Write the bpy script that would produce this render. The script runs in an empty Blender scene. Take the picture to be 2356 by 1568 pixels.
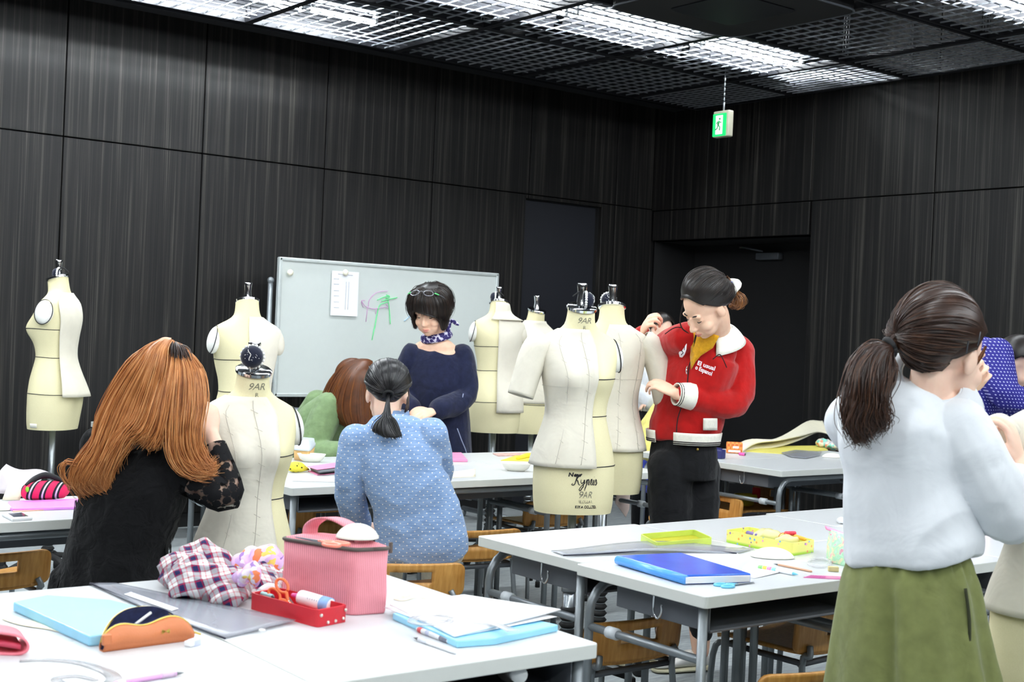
import bpy, bmesh, math, random
import numpy as np
from mathutils import Vector, Matrix, Quaternion
from math import sin, cos, pi, radians, sqrt, atan2, exp
random.seed(7)
SC = bpy.context.scene
COL = SC.collection

# ------------------------------------------------------------------ camera
EYE = Vector((0, 0, 1.37))
FPX = 3024.65
CXR = Vector((0.79206, -0.61043, -0.04317))
CAM = bpy.data.cameras.new('camera')
cam = bpy.data.objects.new('camera', CAM); COL.objects.link(cam)
def _basis():
    a = Vector((5100 - 1178, -(930 - 784), -FPX)).normalized()
    b = Vector((-1150 - 1178, -(660 - 784), -FPX)).normalized()
    c = a.cross(b)
    return Matrix((a, b, c))
RC = _basis()                       # world = RC @ camera
cam.matrix_world = Matrix.Translation(EYE) @ RC.to_4x4()
CAM.sensor_width = 36.0; CAM.lens = FPX / 2356 * 36
CAM.clip_start = 0.05; CAM.clip_end = 60
CAM.dof.use_dof = True; CAM.dof.focus_distance = 5.0; CAM.dof.aperture_fstop = 7.1
SC.camera = cam
# ------------------------------------------------------------------ world and exposure
W = bpy.data.worlds.new('world'); SC.world = W; W.use_nodes = True
W.node_tree.nodes['Background'].inputs[0].default_value = (0.75, 0.82, 1, 1)
W.node_tree.nodes['Background'].inputs[1].default_value = 0.02
SC.view_settings.view_transform = 'Standard'; SC.view_settings.look = 'None'
SC.view_settings.gamma = 1.0; SC.view_settings.exposure = 0.40
SC.view_settings.use_curve_mapping = False
TUBE_POWER = 100.0
SC.cycles.use_denoising = True
SC.cycles.max_bounces = 6; SC.cycles.diffuse_bounces = 4; SC.cycles.transparent_max_bounces = 16
SC.cycles.caustics_reflective = False; SC.cycles.caustics_refractive = False
SC.cycles.sample_clamp_indirect = 6.0

def ray(px, py):
    return RC @ Vector(((px - 1178) / FPX, -(py - 784) / FPX, -1.0))
def P(px, py, Z):
    return EYE + ray(px, py) * Z
TZ = 0.71
def T(px, py, z=TZ):                # point of the photograph on a level plane
    d = ray(px, py); return EYE + d * ((z - EYE.z) / d.z)
RIGHT = (RC @ Vector((1, 0, 0))); RIGHT.z = 0; RIGHT.normalize()
AWAY = (RC @ Vector((0, 0, -1))); AWAY.z = 0; AWAY.normalize()
UP = Vector((0, 0, 1))
V = Vector

# ------------------------------------------------------------------ materials
def lin(c):
    return tuple(((x / 255) / 12.92 if x / 255 <= 0.04045 else ((x / 255 + 0.055) / 1.055) ** 2.4) for x in c)
class NT:
    def __init__(s, name):
        s.m = bpy.data.materials.new(name); s.m.use_nodes = True
        s.t = s.m.node_tree; s.n = s.t.nodes; s.b = s.n['Principled BSDF']; s.out = s.n['Material Output']
    def add(s, typ, **kw):
        n = s.n.new(typ)
        for k, v in kw.items():
            if k.startswith('i_'): n.inputs[int(k[2:]) if k[2:].isdigit() else k[2:].replace('_', ' ')].default_value = v
            else: setattr(n, k, v)
        return n
    def link(s, a, b): s.t.links.new(a, b)
    def coord(s, kind='Object', scale=(1, 1, 1), rot=(0, 0, 0)):
        c = s.add('ShaderNodeTexCoord'); m = s.add('ShaderNodeMapping')
        m.inputs['Scale'].default_value = scale; m.inputs['Rotation'].default_value = rot
        s.link(c.outputs[kind], m.inputs[0]); return m.outputs[0]
    def noise(s, co, scale=5, detail=3, rough=0.5, dist=0):
        n = s.add('ShaderNodeTexNoise'); n.inputs['Scale'].default_value = scale
        n.inputs['Detail'].default_value = detail; n.inputs['Roughness'].default_value = rough
        n.inputs['Distortion'].default_value = dist
        if co is not None: s.link(co, n.inputs['Vector'])
        return n.outputs[0]
    def ramp(s, fac, stops, interp='LINEAR'):
        r = s.add('ShaderNodeValToRGB'); e = r.color_ramp; e.interpolation = interp
        while len(e.elements) < len(stops): e.elements.new(0.5)
        for i, (p, c) in enumerate(stops):
            e.elements[i].position = p; e.elements[i].color = (*c, 1) if len(c) == 3 else c
        s.link(fac, r.inputs[0]); return r.outputs[0]
    def math(s, op, a, b=None, c=None):
        n = s.add('ShaderNodeMath', operation=op)
        for i, v in enumerate((a, b, c)):
            if v is None: continue
            if isinstance(v, (int, float)): n.inputs[i].default_value = v
            else: s.link(v, n.inputs[i])
        return n.outputs[0]
    def dot(s, co, vec):
        n = s.add('ShaderNodeVectorMath', operation='DOT_PRODUCT'); s.link(co, n.inputs[0]); n.inputs[1].default_value = vec
        return n.outputs['Value']
    def mix(s, fac, a, b):
        n = s.add('ShaderNodeMix', data_type='RGBA')
        if isinstance(fac, (int, float)): n.inputs[0].default_value = fac
        else: s.link(fac, n.inputs[0])
        for i, v in ((6, a), (7, b)):
            if isinstance(v, tuple): n.inputs[i].default_value = (*v[:3], 1)
            else: s.link(v, n.inputs[i])
        return n.outputs[2]
    def col(s, v):
        if isinstance(v, tuple): s.b.inputs['Base Color'].default_value = (*v, 1)
        else: s.link(v, s.b.inputs['Base Color'])
    def bump(s, h, strength=0.3, dist=0.01):
        b = s.add('ShaderNodeBump'); b.inputs['Strength'].default_value = strength; b.inputs['Distance'].default_value = dist
        s.link(h, b.inputs['Height']); s.link(b.outputs[0], s.b.inputs['Normal'])
    def set(s, rough=0.5, metal=0.0, spec=None, **kw):
        s.b.inputs['Roughness'].default_value = rough; s.b.inputs['Metallic'].default_value = metal
        if spec is not None: s.b.inputs['Specular IOR Level'].default_value = spec
        for k, v in kw.items(): s.b.inputs[k.replace('_', ' ')].default_value = v
        return s
MATS = {}
def plain(name, rgb, rough=0.6, metal=0.0, var=0.06, scale=20, bump=0.0, bscale=200, spec=None, **kw):
    if name in MATS: return MATS[name]
    t = NT(name); c = lin(rgb); co = t.coord()
    if var: t.col(t.ramp(t.noise(co, scale), [(0.3, tuple(x * (1 - var) for x in c)), (0.7, tuple(min(1, x * (1 + var)) for x in c))]))
    else: t.col(c)
    if bump: t.bump(t.noise(co, bscale, 2), bump, 0.002)
    t.set(rough, metal, spec, **kw); MATS[name] = t.m; return t.m
def cloth(name, rgb, var=0.12, weave=900, fold=14, bump=0.25, rough=0.85, sheen=0.2):
    if name in MATS: return MATS[name]
    t = NT(name); c = lin(rgb); co = t.coord()
    t.col(t.ramp(t.noise(co, fold * 3, 4), [(0.25, tuple(x * (1 - var) for x in c)), (0.75, tuple(min(1, x * (1 + var)) for x in c))]))
    h = t.math('ADD', t.math('MULTIPLY', t.noise(co, fold, 3, 0.5, 0.6), 4.0), t.math('MULTIPLY', t.noise(co, weave, 1), 0.12))
    t.bump(h, bump, 0.01); t.set(rough, 0, 0.2, Sheen_Weight=sheen); MATS[name] = t.m; return t.m
def hairmat(name, root, mid, tip, axis_scale=3.0, rough=0.42):
    t = NT(name); co = t.coord()
    info = t.add('ShaderNodeNewGeometry')
    n = t.noise(co, 26, 3)
    f = t.math('ADD', t.math('MULTIPLY', info.outputs['Random Per Island'], 0.55), t.math('MULTIPLY', n, 0.5))
    t.col(t.ramp(f, [(0.15, lin(root)), (0.5, lin(mid)), (0.9, lin(tip))]))
    t.set(rough, 0, 0.45); MATS[name] = t.m; return t.m

# ------------------------------------------------------------------ geometry collector
def catmull(pts, sub):
    if sub <= 1 or len(pts) < 3: return [V(p) for p in pts]
    n = len(pts); out = []
    pts = [V(p) for p in pts]
    for i in range(n - 1):
        p0 = pts[max(i - 1, 0)]; p1 = pts[i]; p2 = pts[i + 1]; p3 = pts[min(i + 2, n - 1)]
        for k in range(sub):
            t = k / sub; t2 = t * t; t3 = t2 * t
            out.append(0.5 * ((2 * p1) + (p2 - p0) * t + (2 * p0 - 5 * p1 + 4 * p2 - p3) * t2 + (3 * p1 - p0 - 3 * p2 + p3) * t3))
    out.append(pts[-1]); return out
def lerpl(vals, n):
    m = len(vals); out = []
    for i in range(n):
        f = i / (n - 1) * (m - 1); k = min(int(f), m - 2); out.append(vals[k] + (vals[k + 1] - vals[k]) * (f - k))
    return out
class MB:
    def __init__(s): s.bm = bmesh.new(); s.uv = None
    def ringface(s, r0, r1, closed=True):
        n = len(r0)
        for i in range(n if closed else n - 1):
            j = (i + 1) % n
            try: s.bm.faces.new((r0[i], r0[j], r1[j], r1[i]))
            except ValueError: pass
    def loft(s, rings, cap=True, closed=True):
        vs = [[s.bm.verts.new(p) for p in r] for r in rings]
        for a, b in zip(vs, vs[1:]): s.ringface(a, b, closed)
        if cap and closed:
            try: s.bm.faces.new(list(reversed(vs[0]))); s.bm.faces.new(vs[-1])
            except ValueError: pass
        return vs
    def box(s, c, size, rot=None, bevel=0.0, seg=2, mat=0):
        M = Matrix.Translation(V(c)) @ ((rot.to_4x4() if rot is not None else Matrix.Identity(4))) @ Matrix.Diagonal((*size, 1))
        g = bmesh.ops.create_cube(s.bm, size=1, matrix=M)
        if mat:
            for f in {f for v in g['verts'] for f in v.link_faces}: f.material_index = mat
        if bevel:
            es = list({e for v in g['verts'] for e in v.link_edges})
            bmesh.ops.bevel(s.bm, geom=es, offset=bevel, segments=seg, affect='EDGES', profile=0.5)
        return s
    def prism(s, poly, z0, z1):
        """closed outline poly (x,y) extruded z0..z1 (z may be callables of x,y)"""
        f0 = z0 if callable(z0) else (lambda x, y: z0)
        f1 = z1 if callable(z1) else (lambda x, y: z1)
        a = [s.bm.verts.new((p[0], p[1], f0(p[0], p[1]))) for p in poly]
        b = [s.bm.verts.new((p[0], p[1], f1(p[0], p[1]))) for p in poly]
        s.ringface(a, b)
        s.bm.faces.new(list(reversed(a))); s.bm.faces.new(b); return s
    def tube(s, pts, r, n=8, sub=1, ry=None, cap=True, round_=False):
        pts = catmull(pts, sub); m = len(pts)
        rs = lerpl(r, m) if isinstance(r, (list, tuple)) else [r] * m
        rys = rs if ry is None else (lerpl(ry, m) if isinstance(ry, (list, tuple)) else [ry] * m)
        t0 = (pts[1] - pts[0]).normalized()
        ref = V((0, 0, 1)) if abs(t0.z) < 0.9 else V((1, 0, 0))
        u = t0.cross(ref).normalized(); rings = []
        for i, p in enumerate(pts):
            t = (pts[min(i + 1, m - 1)] - pts[max(i - 1, 0)])
            t = t.normalized() if t.length > 1e-9 else t0
            u = (u - t * u.dot(t)); u = u.normalized() if u.length > 1e-6 else t.orthogonal().normalized()
            w = t.cross(u)
            rings.append([p + u * (cos(2 * pi * k / n) * rs[i]) + w * (sin(2 * pi * k / n) * rys[i]) for k in range(n)])
        s.loft(rings, cap)
        if round_:
            s.ball(pts[0], rs[0]); s.ball(pts[-1], rs[-1])
        return s
    def ball(s, c, r, rot=None, u=14, v=9):
        r = (r, r, r) if isinstance(r, (int, float)) else r
        M = Matrix.Translation(V(c)) @ (rot.to_4x4() if rot is not None else Matrix.Identity(4)) @ Matrix.Diagonal((*r, 1))
        bmesh.ops.create_uvsphere(s.bm, u_segments=u, v_segments=v, radius=1, matrix=M); return s
    def lathe(s, prof, c=(0, 0, 0), n=20, rot=None, cap=True):
        M = Matrix.Translation(V(c)) @ (rot.to_4x4() if rot is not None else Matrix.Identity(4))
        s.loft([[M @ V((r * cos(2 * pi * k / n), r * sin(2 * pi * k / n), z)) for k in range(n)] for r, z in prof], cap); return s
    def grid(s, fn, nu, nv):
        vs = [[s.bm.verts.new(fn(i / nu, j / nv)) for j in range(nv + 1)] for i in range(nu + 1)]
        for i in range(nu):
            for j in range(nv): s.bm.faces.new((vs[i][j], vs[i + 1][j], vs[i + 1][j + 1], vs[i][j + 1]))
        return s
    def torso(s, pts, a, b, right, n=24, sub=4, p=2.4):
        pts = catmull(pts, sub); m = len(pts); A = lerpl(a, m); B = lerpl(b, m); rings = []
        for i, c in enumerate(pts):
            t = (pts[min(i + 1, m - 1)] - pts[max(i - 1, 0)]).normalized()
            r = (right - t * right.dot(t)).normalized(); f = t.cross(r)
            ring = []
            for k in range(n):
                th = 2 * pi * k / n; ct, st = cos(th), sin(th)
                ring.append(c + r * (A[i] * math.copysign(abs(ct) ** (2 / p), ct)) + f * (B[i] * math.copysign(abs(st) ** (2 / p), st)))
            rings.append(ring)
        s.loft(rings); return s
    def build(s, name, mat, parent=None, smooth=True, solid=0.0, subsurf=0, bevel=0.0, angle=None, loc=None):
        bmesh.ops.recalc_face_normals(s.bm, faces=s.bm.faces[:])
        me = bpy.data.meshes.new(name); s.bm.to_mesh(me); s.bm.free()
        for m in (mat if isinstance(mat, (list, tuple)) else [mat]): me.materials.append(m)
        if smooth:
            me.polygons.foreach_set('use_smooth', [True] * len(me.polygons))
        o = bpy.data.objects.new(name, me); COL.objects.link(o)
        if smooth and angle is not None:
            try: me.set_sharp_from_angle(angle=radians(angle))
            except Exception: pass
        if bevel:
            b = o.modifiers.new('bevel', 'BEVEL'); b.width = bevel; b.segments = 2; b.limit_method = 'ANGLE'
        if solid:
            m = o.modifiers.new('solid', 'SOLIDIFY'); m.thickness = solid; m.offset = 0
        if subsurf:
            m = o.modifiers.new('sub', 'SUBSURF'); m.levels = subsurf; m.render_levels = subsurf
        if parent is not None: adopt(o, parent)
        return o
def adopt(o, parent):
    o.parent = parent; o.matrix_parent_inverse = wm(parent).inverted()
def wm(o):
    m = o.matrix_basis.copy()
    if o.parent is not None: m = wm(o.parent) @ o.matrix_parent_inverse @ m
    return m
def bake(o):
    """turn the modifiers of o into real mesh"""
    bpy.context.view_layer.update()
    dg = bpy.context.evaluated_depsgraph_get()
    me = bpy.data.meshes.new_from_object(o.evaluated_get(dg))
    old = o.data; o.modifiers.clear(); o.data = me; bpy.data.meshes.remove(old)
    me.polygons.foreach_set('use_smooth', [True] * len(me.polygons)); return o
def melt(mb, name, mat, parent, voxel=0.006, smooth=6, fold=None, solid=0):
    """join overlapping pieces into one continuous skin"""
    o = mb.build(name, mat, None)
    m = o.modifiers.new('r', 'REMESH'); m.mode = 'VOXEL'; m.voxel_size = voxel; m.use_smooth_shade = True
    m = o.modifiers.new('s', 'SMOOTH'); m.factor = 0.5; m.iterations = smooth
    bake(o)
    if fold: folds(o, **fold)
    if parent is not None: adopt(o, parent)
    return o
# vectorised value noise for folds in cloth
_rs = np.random.RandomState(3); _tab = _rs.rand(4096)
def vnoise(p, seed=0):
    i = np.floor(p).astype(np.int64); f = p - i; f = f * f * (3 - 2 * f)
    def h(dx, dy, dz):
        return _tab[((i[:, 0] + dx) * 73 + (i[:, 1] + dy) * 1571 + (i[:, 2] + dz) * 613 + seed * 97) % 4096]
    x0 = h(0, 0, 0) * (1 - f[:, 0]) + h(1, 0, 0) * f[:, 0]; x1 = h(0, 1, 0) * (1 - f[:, 0]) + h(1, 1, 0) * f[:, 0]
    x2 = h(0, 0, 1) * (1 - f[:, 0]) + h(1, 0, 1) * f[:, 0]; x3 = h(0, 1, 1) * (1 - f[:, 0]) + h(1, 1, 1) * f[:, 0]
    y0 = x0 * (1 - f[:, 1]) + x1 * f[:, 1]; y1 = x2 * (1 - f[:, 1]) + x3 * f[:, 1]
    return y0 * (1 - f[:, 2]) + y1 * f[:, 2]
def folds(o, amp=0.006, axis=(0, 0, 1), along=4.0, across=22.0, seed=1, mask=None, warp=0.35):
    me = o.data; n = len(me.vertices); co = np.empty(n * 3, np.float64); no = np.empty(n * 3, np.float64)
    me.vertices.foreach_get('co', co); me.vertices.foreach_get('normal', no)
    co = co.reshape(-1, 3); no = no.reshape(-1, 3)
    ax = np.array(V(axis).normalized()); u = np.array(V(axis).orthogonal().normalized()); w = np.cross(ax, u)
    q = np.stack([co @ u * across, co @ w * across, co @ ax * along], 1)
    q[:, 0] += warp * across * 0.12 * np.sin(co @ ax * 9 + seed); q[:, 1] += warp * across * 0.12 * np.cos(co @ ax * 7 + seed)
    v = vnoise(q + 50, seed); r = 1 - np.abs(2 * v - 1) * 1.6
    r += 0.5 * (vnoise(q * 2.1 + 80, seed + 5) - 0.5)
    a = amp if mask is None else amp * mask(co)
    a = a if np.isscalar(a) else a[:, None]
    co += no * (r[:, None] - 0.35) * a
    me.vertices.foreach_set('co', co.ravel()); me.update()

# ------------------------------------------------------------------ naming
def tag(o, label, cat, group=None):
    o['label'] = label; o['category'] = cat
    if group: o['group'] = group
    return o
def thing(name, label, cat, loc=(0, 0, 0), rz=0.0, group=None):
    o = bpy.data.objects.new(name, None); COL.objects.link(o); o.empty_display_size = 0.05
    o.location = loc; o.rotation_euler = (0, 0, rz); return tag(o, label, cat, group)
def structure(o): o['kind'] = 'structure'; return o
def tree_copy(o, parent=None):
    c = o.copy(); COL.objects.link(c)
    if parent is not None: c.parent = parent
    for ch in list(o.children): tree_copy(ch, c)
    return c
def place(o, loc, rz=0.0, label=None, cat=None, group=None):
    o.location = loc; o.rotation_euler = (0, 0, rz)
    if label: o['label'] = label
    if group: o['group'] = group
    return o
def adopt_local(o, parent):          # mesh written in the parent's own frame
    o.parent = parent; return o
# ================================================================== setting
YL, XR, ZT = 8.05, 7.62, 3.95
def woodmat(name, ax):
    t = NT(name); c = t.coord('Object')
    m = t.add('ShaderNodeMapping'); t.link(c, m.inputs[0])
    m.inputs['Scale'].default_value = (150 if ax == 0 else 1, 150 if ax == 1 else 1, 0.9)
    a = t.noise(m.outputs[0], 1.0, 3, 0.65); m2 = t.add('ShaderNodeMapping'); t.link(c, m2.inputs[0])
    m2.inputs['Scale'].default_value = (38 if ax == 0 else 1, 38 if ax == 1 else 1, 0.5)
    b = t.noise(m2.outputs[0], 1.0, 2, 0.5)
    f = t.math('ADD', t.math('MULTIPLY', a, 0.52), t.math('MULTIPLY', b, 0.48))
    t.col(t.ramp(f, [(0.34, lin((6, 6, 7))), (0.46, lin((12, 11, 12))), (0.54, lin((26, 24, 23))), (0.64, lin((58, 56, 52)))]))
    t.set(0.55, 0, 0.3); MATS[name] = t.m; return t.m
M_woodL = woodmat('dark_laminate_left', 0); M_woodR = woodmat('dark_laminate_right', 1)
M_black = plain('matt_black', (12, 12, 14), 0.8, var=0.1)
M_ceil = plain('black_ceiling', (16, 16, 18), 0.9, var=0.2)
M_door = plain('dark_navy_door', (24, 26, 34), 0.55, var=0.04)
M_steel = plain('grey_painted_steel', (132, 138, 142), 0.38, 0.55, 0.04)
M_steeld = plain('dark_grey_steel', (84, 88, 94), 0.5, 0.3, 0.05)
M_grille = plain('grille_steel', (140, 144, 150), 0.4, 0.2, 0.04)
M_frame = plain('grille_frame_black', (26, 27, 32), 0.5, 0.2)
M_chrome = plain('chrome', (225, 228, 232), 0.12, 1.0, 0)
M_white = plain('white_enamel', (236, 238, 238), 0.45, var=0.01)
M_rubber = plain('black_rubber', (18, 18, 19), 0.7, var=0.1)
M_refl = plain('lamp_grey_enamel', (104, 110, 116), 0.5, var=0.01)
def emit(name, rgb, s):
    t = NT(name); t.n.remove(t.b); e = t.add('ShaderNodeEmission'); e.inputs[0].default_value = (*lin(rgb), 1); e.inputs[1].default_value = s
    t.link(e.outputs[0], t.out.inputs[0]); return t.m
M_tube = emit('fluorescent_tube', (246, 252, 255), TUBE_POWER)
M_tubew = emit('fluorescent_tube_bright', (244, 251, 255), TUBE_POWER * 1.9)

def carpet():
    t = NT('grey_carpet_tile'); co = t.coord('Object')
    m = t.add('ShaderNodeMapping'); t.link(co, m.inputs[0]); m.inputs['Scale'].default_value = (9, 70, 1)
    a = t.noise(m.outputs[0], 1.0, 4, 0.7); b = t.noise(co, 2.2, 3)
    f = t.math('ADD', t.math('MULTIPLY', a, 0.7), t.math('MULTIPLY', b, 0.3))
    t.col(t.ramp(f, [(0.3, lin((122, 128, 131))), (0.5, lin((154, 160, 162))), (0.72, lin((182, 187, 188)))]))
    t.bump(a, 0.4, 0.004); t.set(0.95, 0, 0.1); return t.m
b = MB(); b.box((2.3, 2.5, -0.05), (10.8, 11.3, 0.1)); structure(b.build('floor', carpet(), smooth=False))
b = MB(); b.box((2.3, 2.5, ZT + 0.05), (10.8, 11.3, 0.1)); structure(b.build('ceiling', M_ceil, smooth=False))

def panels(axis, pos, s0, s1, first, pitch, zs, holes, name, mat):
    """wall of laminate panels with open joints in front of a black backing; holes = (a, b, ztop)"""
    b = MB(); g = 0.004
    cuts = []; x = first
    while x > s0: x -= pitch
    while x < s1 + pitch: cuts.append(x); x += pitch
    def put(a0, a1, z0, z1):
        if a1 - a0 < 0.02 or z1 - z0 < 0.02: return
        c = ((a0 + a1) / 2, pos + 0.02, (z0 + z1) / 2); sz = (a1 - a0 - 2 * g, 0.04, z1 - z0 - 2 * g)
        if axis == 1: c = (pos + 0.02, c[0], c[2]); sz = (sz[1], sz[0], sz[2])
        b.box(c, sz, bevel=0.002, seg=1)
    for a0, a1 in zip(cuts, cuts[1:]):
        a0, a1 = max(a0, s0), min(a1, s1)
        for z0, z1 in zip(zs, zs[1:]):
            segs = [(a0, a1, z0, z1)]
            for h0, h1, hz in holes:
                out = []
                for (p, q, r, t_) in segs:
                    if q <= h0 + .001 or p >= h1 - .001 or r >= hz - .001: out.append((p, q, r, t_)); continue
                    if p < h0: out.append((p, h0, r, t_))
                    if q > h1: out.append((h1, q, r, t_))
                    if t_ > hz: out.append((max(p, h0), min(q, h1), hz, t_))
                segs = out
            for s in segs: put(*s)
    o = b.build(name, mat, smooth=False); structure(o)
    bk = MB(); segs = [(s0, s1, 0, ZT)]
    for h0, h1, hz in holes: 
        segs = [(s0, h0, 0, ZT), (h0, h1, hz, ZT), (h1, s1, 0, ZT)]
    for p, q, r, t_ in segs:
        c = ((p + q) / 2, pos + 0.08, (r + t_) / 2); sz = (max(q - p, .01), 0.08, t_ - r)
        if axis == 1: c = (c[1], c[0], c[2]); sz = (sz[1], sz[0], sz[2])
        bk.box(c, sz)
    k = bk.build('wall_backing', M_black, o, smooth=False)
    return o
panels(0, YL, -3.05, XR + 0.1, 2.69, 0.905, [0.09, 2.435, ZT], [(6.285, 7.065, 2.40)], 'wall_left', M_woodL)
panels(1, XR, -3.05, YL, 6.364, 1.057, [0.09, 2.42, ZT], [(6.35, YL - 0.02, 2.17)], 'wall_right', M_woodR)
b = MB(); b.box((1.6, YL + 0.025, 0.045), (9.35, 0.03, 0.09)); structure(b.build('baseboard_left', M_black, smooth=False))
b = MB(); b.box((XR + 0.025, 1.65, 0.045), (0.03, 9.35, 0.09)); structure(b.build('baseboard_right', M_black, smooth=False))
b = MB(); b.box((-3.1, 2.5, ZT / 2), (0.1, 11.3, ZT)); structure(b.build('wall_behind', M_woodR, smooth=False))
b = MB(); b.box((2.3, -3.1, ZT / 2), (10.8, 0.1, ZT)); structure(b.build('wall_near', M_woodL, smooth=False))
b = MB(); b.box((1.9, 7.645, 3.2 + (ZT - 3.2) / 2), (11.2, 0.13, ZT - 3.2)); structure(b.build('trim_2', M_frame, smooth=False))
# doors
b = MB(); b.box((6.675, YL + 0.10, 1.2), (0.80, 0.05, 2.4)); d1 = structure(b.build('door_1', M_door, smooth=False))
b = MB(); b.tube([(6.36, YL + 0.05, 1.0), (6.36, YL + 0.02, 1.0), (6.48, YL + 0.02, 1.0)], 0.009); b.build('door_handle', M_steeld, d1)
b = MB()
b.box((XR + 0.55, 7.2, 1.085), (0.05, 1.72, 2.17)); d2 = structure(b.build('door_2', M_black, smooth=False))
b = MB(); b.box((XR + 0.29, 6.34, 1.085), (0.5, 0.02, 2.17)); b.box((XR + 0.29, YL, 1.085), (0.5, 0.02, 2.17)); b.box((XR + 0.29, 7.2, 2.18), (0.5, 1.7, 0.02))
structure(b.build('trim_1', M_black, smooth=False))
b = MB(); b.box((XR + 0.49, 7.17, 2.06), (0.06, 0.24, 0.055), bevel=.006); b.tube([(XR + 0.47, 7.22, 2.10), (XR + 0.40, 7.36, 2.13), (XR + 0.5, 7.5, 2.14)], 0.008)
b.build('door_closer', M_steeld, d2)

# ------------------------------------------------------------------ ceiling grilles and lamps
GX = [3.63 + 1.09 * k for k in range(-3, 4)] + [7.60]
GY = [7.56, 6.52, 5.53, 4.50, 3.48]
GZ = 3.21
def topx(p):
    c = RC.transposed() @ (V(p) - EYE); return 1178 + FPX * c.x / -c.z, 784 - FPX * c.y / -c.z, -c.z
fb = MB(); w, d = 1.086, 1.012
for sx in (-1, 1): fb.box((sx * (w / 2 - 0.012), 0, 0.014), (0.024, d, 0.034))
for sy in (-1, 1): fb.box((0, sy * (d / 2 - 0.012), 0.014), (w - .05, 0.024, 0.034))
gb = MB()
for k in range(1, 11): gb.box((-w / 2 + w * k / 11, 0, 0.006), (0.005, d - .03, 0.009))
for k in range(1, 11): gb.box((0, -d / 2 + d * k / 11, 0.0135), (w - .03, 0.005, 0.006))
GL = 'open steel grille panels hung under the black ceiling'
gr0 = thing('ceiling_grille', 'x', 'ceiling grille', group=GL)
fo = fb.build('frame', M_frame, gr0, smooth=False); go = gb.build('grating', M_grille, gr0, smooth=False)
for sx in (-1, 1):
    for sy in (-1, 1):
        hb = MB(); hb.tube([(sx * (w / 2 - .012), sy * (d / 2 - .012), 0.03), (sx * (w / 2 - .012), sy * (d / 2 - .012), ZT - GZ)], 0.005, 6); hb.build('hanger_rod', M_frame, gr0)
used = False; lit_names = {}
for i in range(len(GX) - 1):
    for j in range(len(GY) - 1):
        x0, x1 = GX[i], GX[i + 1]; y1, y0 = GY[j], GY[j + 1]
        q = [topx((x, y, GZ)) for x in (x0, x1) for y in (y0, y1)]
        if not any(-60 < a < 2416 and b_ > -40 and z > 0 for a, b_, z in q): continue
        if i == 4 and j == 2: continue          # the air conditioner sits here
        g = tree_copy(gr0) if used else gr0; used = True
        g.location = ((x0 + x1) / 2, (y0 + y1) / 2, GZ); g.scale = ((x1 - x0) / 1.09, 1, 1)
        row = ['beside the left wall', 'second row from the left wall', 'third row from the left wall', 'fourth row from the left wall'][j]
        if j == 0 and i == 2: lab = 'lit steel ceiling grille near the left wall, left of the short tube'
        elif j == 0 and i == 3: lab = 'steel ceiling grille around the short glowing tube near the left wall'
        elif j == 1 and i == 3: lab = 'bright ceiling grille under the left end of the long lamp row'
        elif j == 1 and i == 4: lab = 'bright ceiling grille under the middle tube of the long lamp row'
        elif j == 1 and i == 5: lab = 'bright ceiling grille under the right end tube of the long lamp row'
        elif j == 3 and i >= 5: lab = 'lit ceiling grille at the top right corner of the picture'
        elif j == 2 and i == 5: lab = 'dark ceiling grille right of the black air conditioner'
        else: lab = 'dark unlit steel grille panel of the black ceiling, ' + row; 
        g['label'] = lab
def lamp(x0, x1, y, label, group='fluorescent lamps above the grilles', wings=(1,), strong=False):
    L = x1 - x0; o = thing('fluorescent_lamp', label, 'lamp', ((x0 + x1) / 2, y, 3.30), 0, group)
    b = MB(); b.box((0, 0, 0.062), (L + 0.05, 0.15, 0.012)); b.box((0, 0, 0.09), (L + .05, 0.08, 0.04))
    adopt_local(b.build('lamp_housing', M_refl, smooth=False), o)
    for sy in wings:
        b = MB(); q = [(sy * .075, .068), (sy * .13, -.075), (sy * .126, -.075), (sy * .071, .060)]
        b.loft([[V((s * (L / 2 + .025), a, c)) for a, c in q] for s in (-1, 1)]); adopt_local(b.build('light_shield', M_frame, smooth=False), o)  # dark wing added to cut the tube's light off the left wall
    b = MB(); b.tube([(-L / 2, 0, 0), (L / 2, 0, 0)], 0.017, 10); adopt_local(b.build('tube', M_tubew if strong else M_tube), o)
    for s in (-1, 1):
        b = MB(); b.box((s * (L / 2 + 0.012), 0, 0.025), (0.022, 0.035, 0.09), bevel=.004); adopt_local(b.build('socket', M_white, smooth=False), o)
        b = MB(); b.tube([(s * L * .4, 0, .11), (s * L * .4, 0, ZT - 3.30)], .005, 6); adopt_local(b.build('hanger_rod', M_frame), o)
    return o
lamp(3.91, 4.37, 7.26, 'short glowing ceiling tube near the left wall, last of its row', wings=(), strong=True)
lamp(2.86, 3.84, 7.26, 'glowing ceiling tube near the left wall, cut off by the top edge', wings=(), strong=True)
lamp(5.12, 6.09, 6.13, 'long glowing ceiling tube in the middle of the bright lamp row')
lamp(6.18, 7.13, 6.10, 'long glowing ceiling tube nearest the green exit sign')
lamp(4.06, 5.03, 6.16, 'long glowing ceiling tube at the top edge, first of the bright lamp row')
OFF = 'glowing ceiling tube outside the picture'
for k in range(4): lamp(1.80 - 1.06 * k, 2.78 - 1.06 * k, 7.26, OFF, 'ceiling tubes outside the picture', (), True)
for k in range(5): lamp(3.0 - 1.06 * k, 3.97 - 1.06 * k, 6.16, OFF, 'ceiling tubes outside the picture')
for y in (4.05, 2.0, -0.1, -2.0):
    for k in range(9):
        x = 6.18 - 1.06 * k
        lamp(x, x + 0.96, y, 'glowing ceiling tube over the grille at the top right corner' if (y == 4.05 and k < 2) else OFF, 'ceiling tubes outside the picture', (1,) if y > 3 else ())
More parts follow.
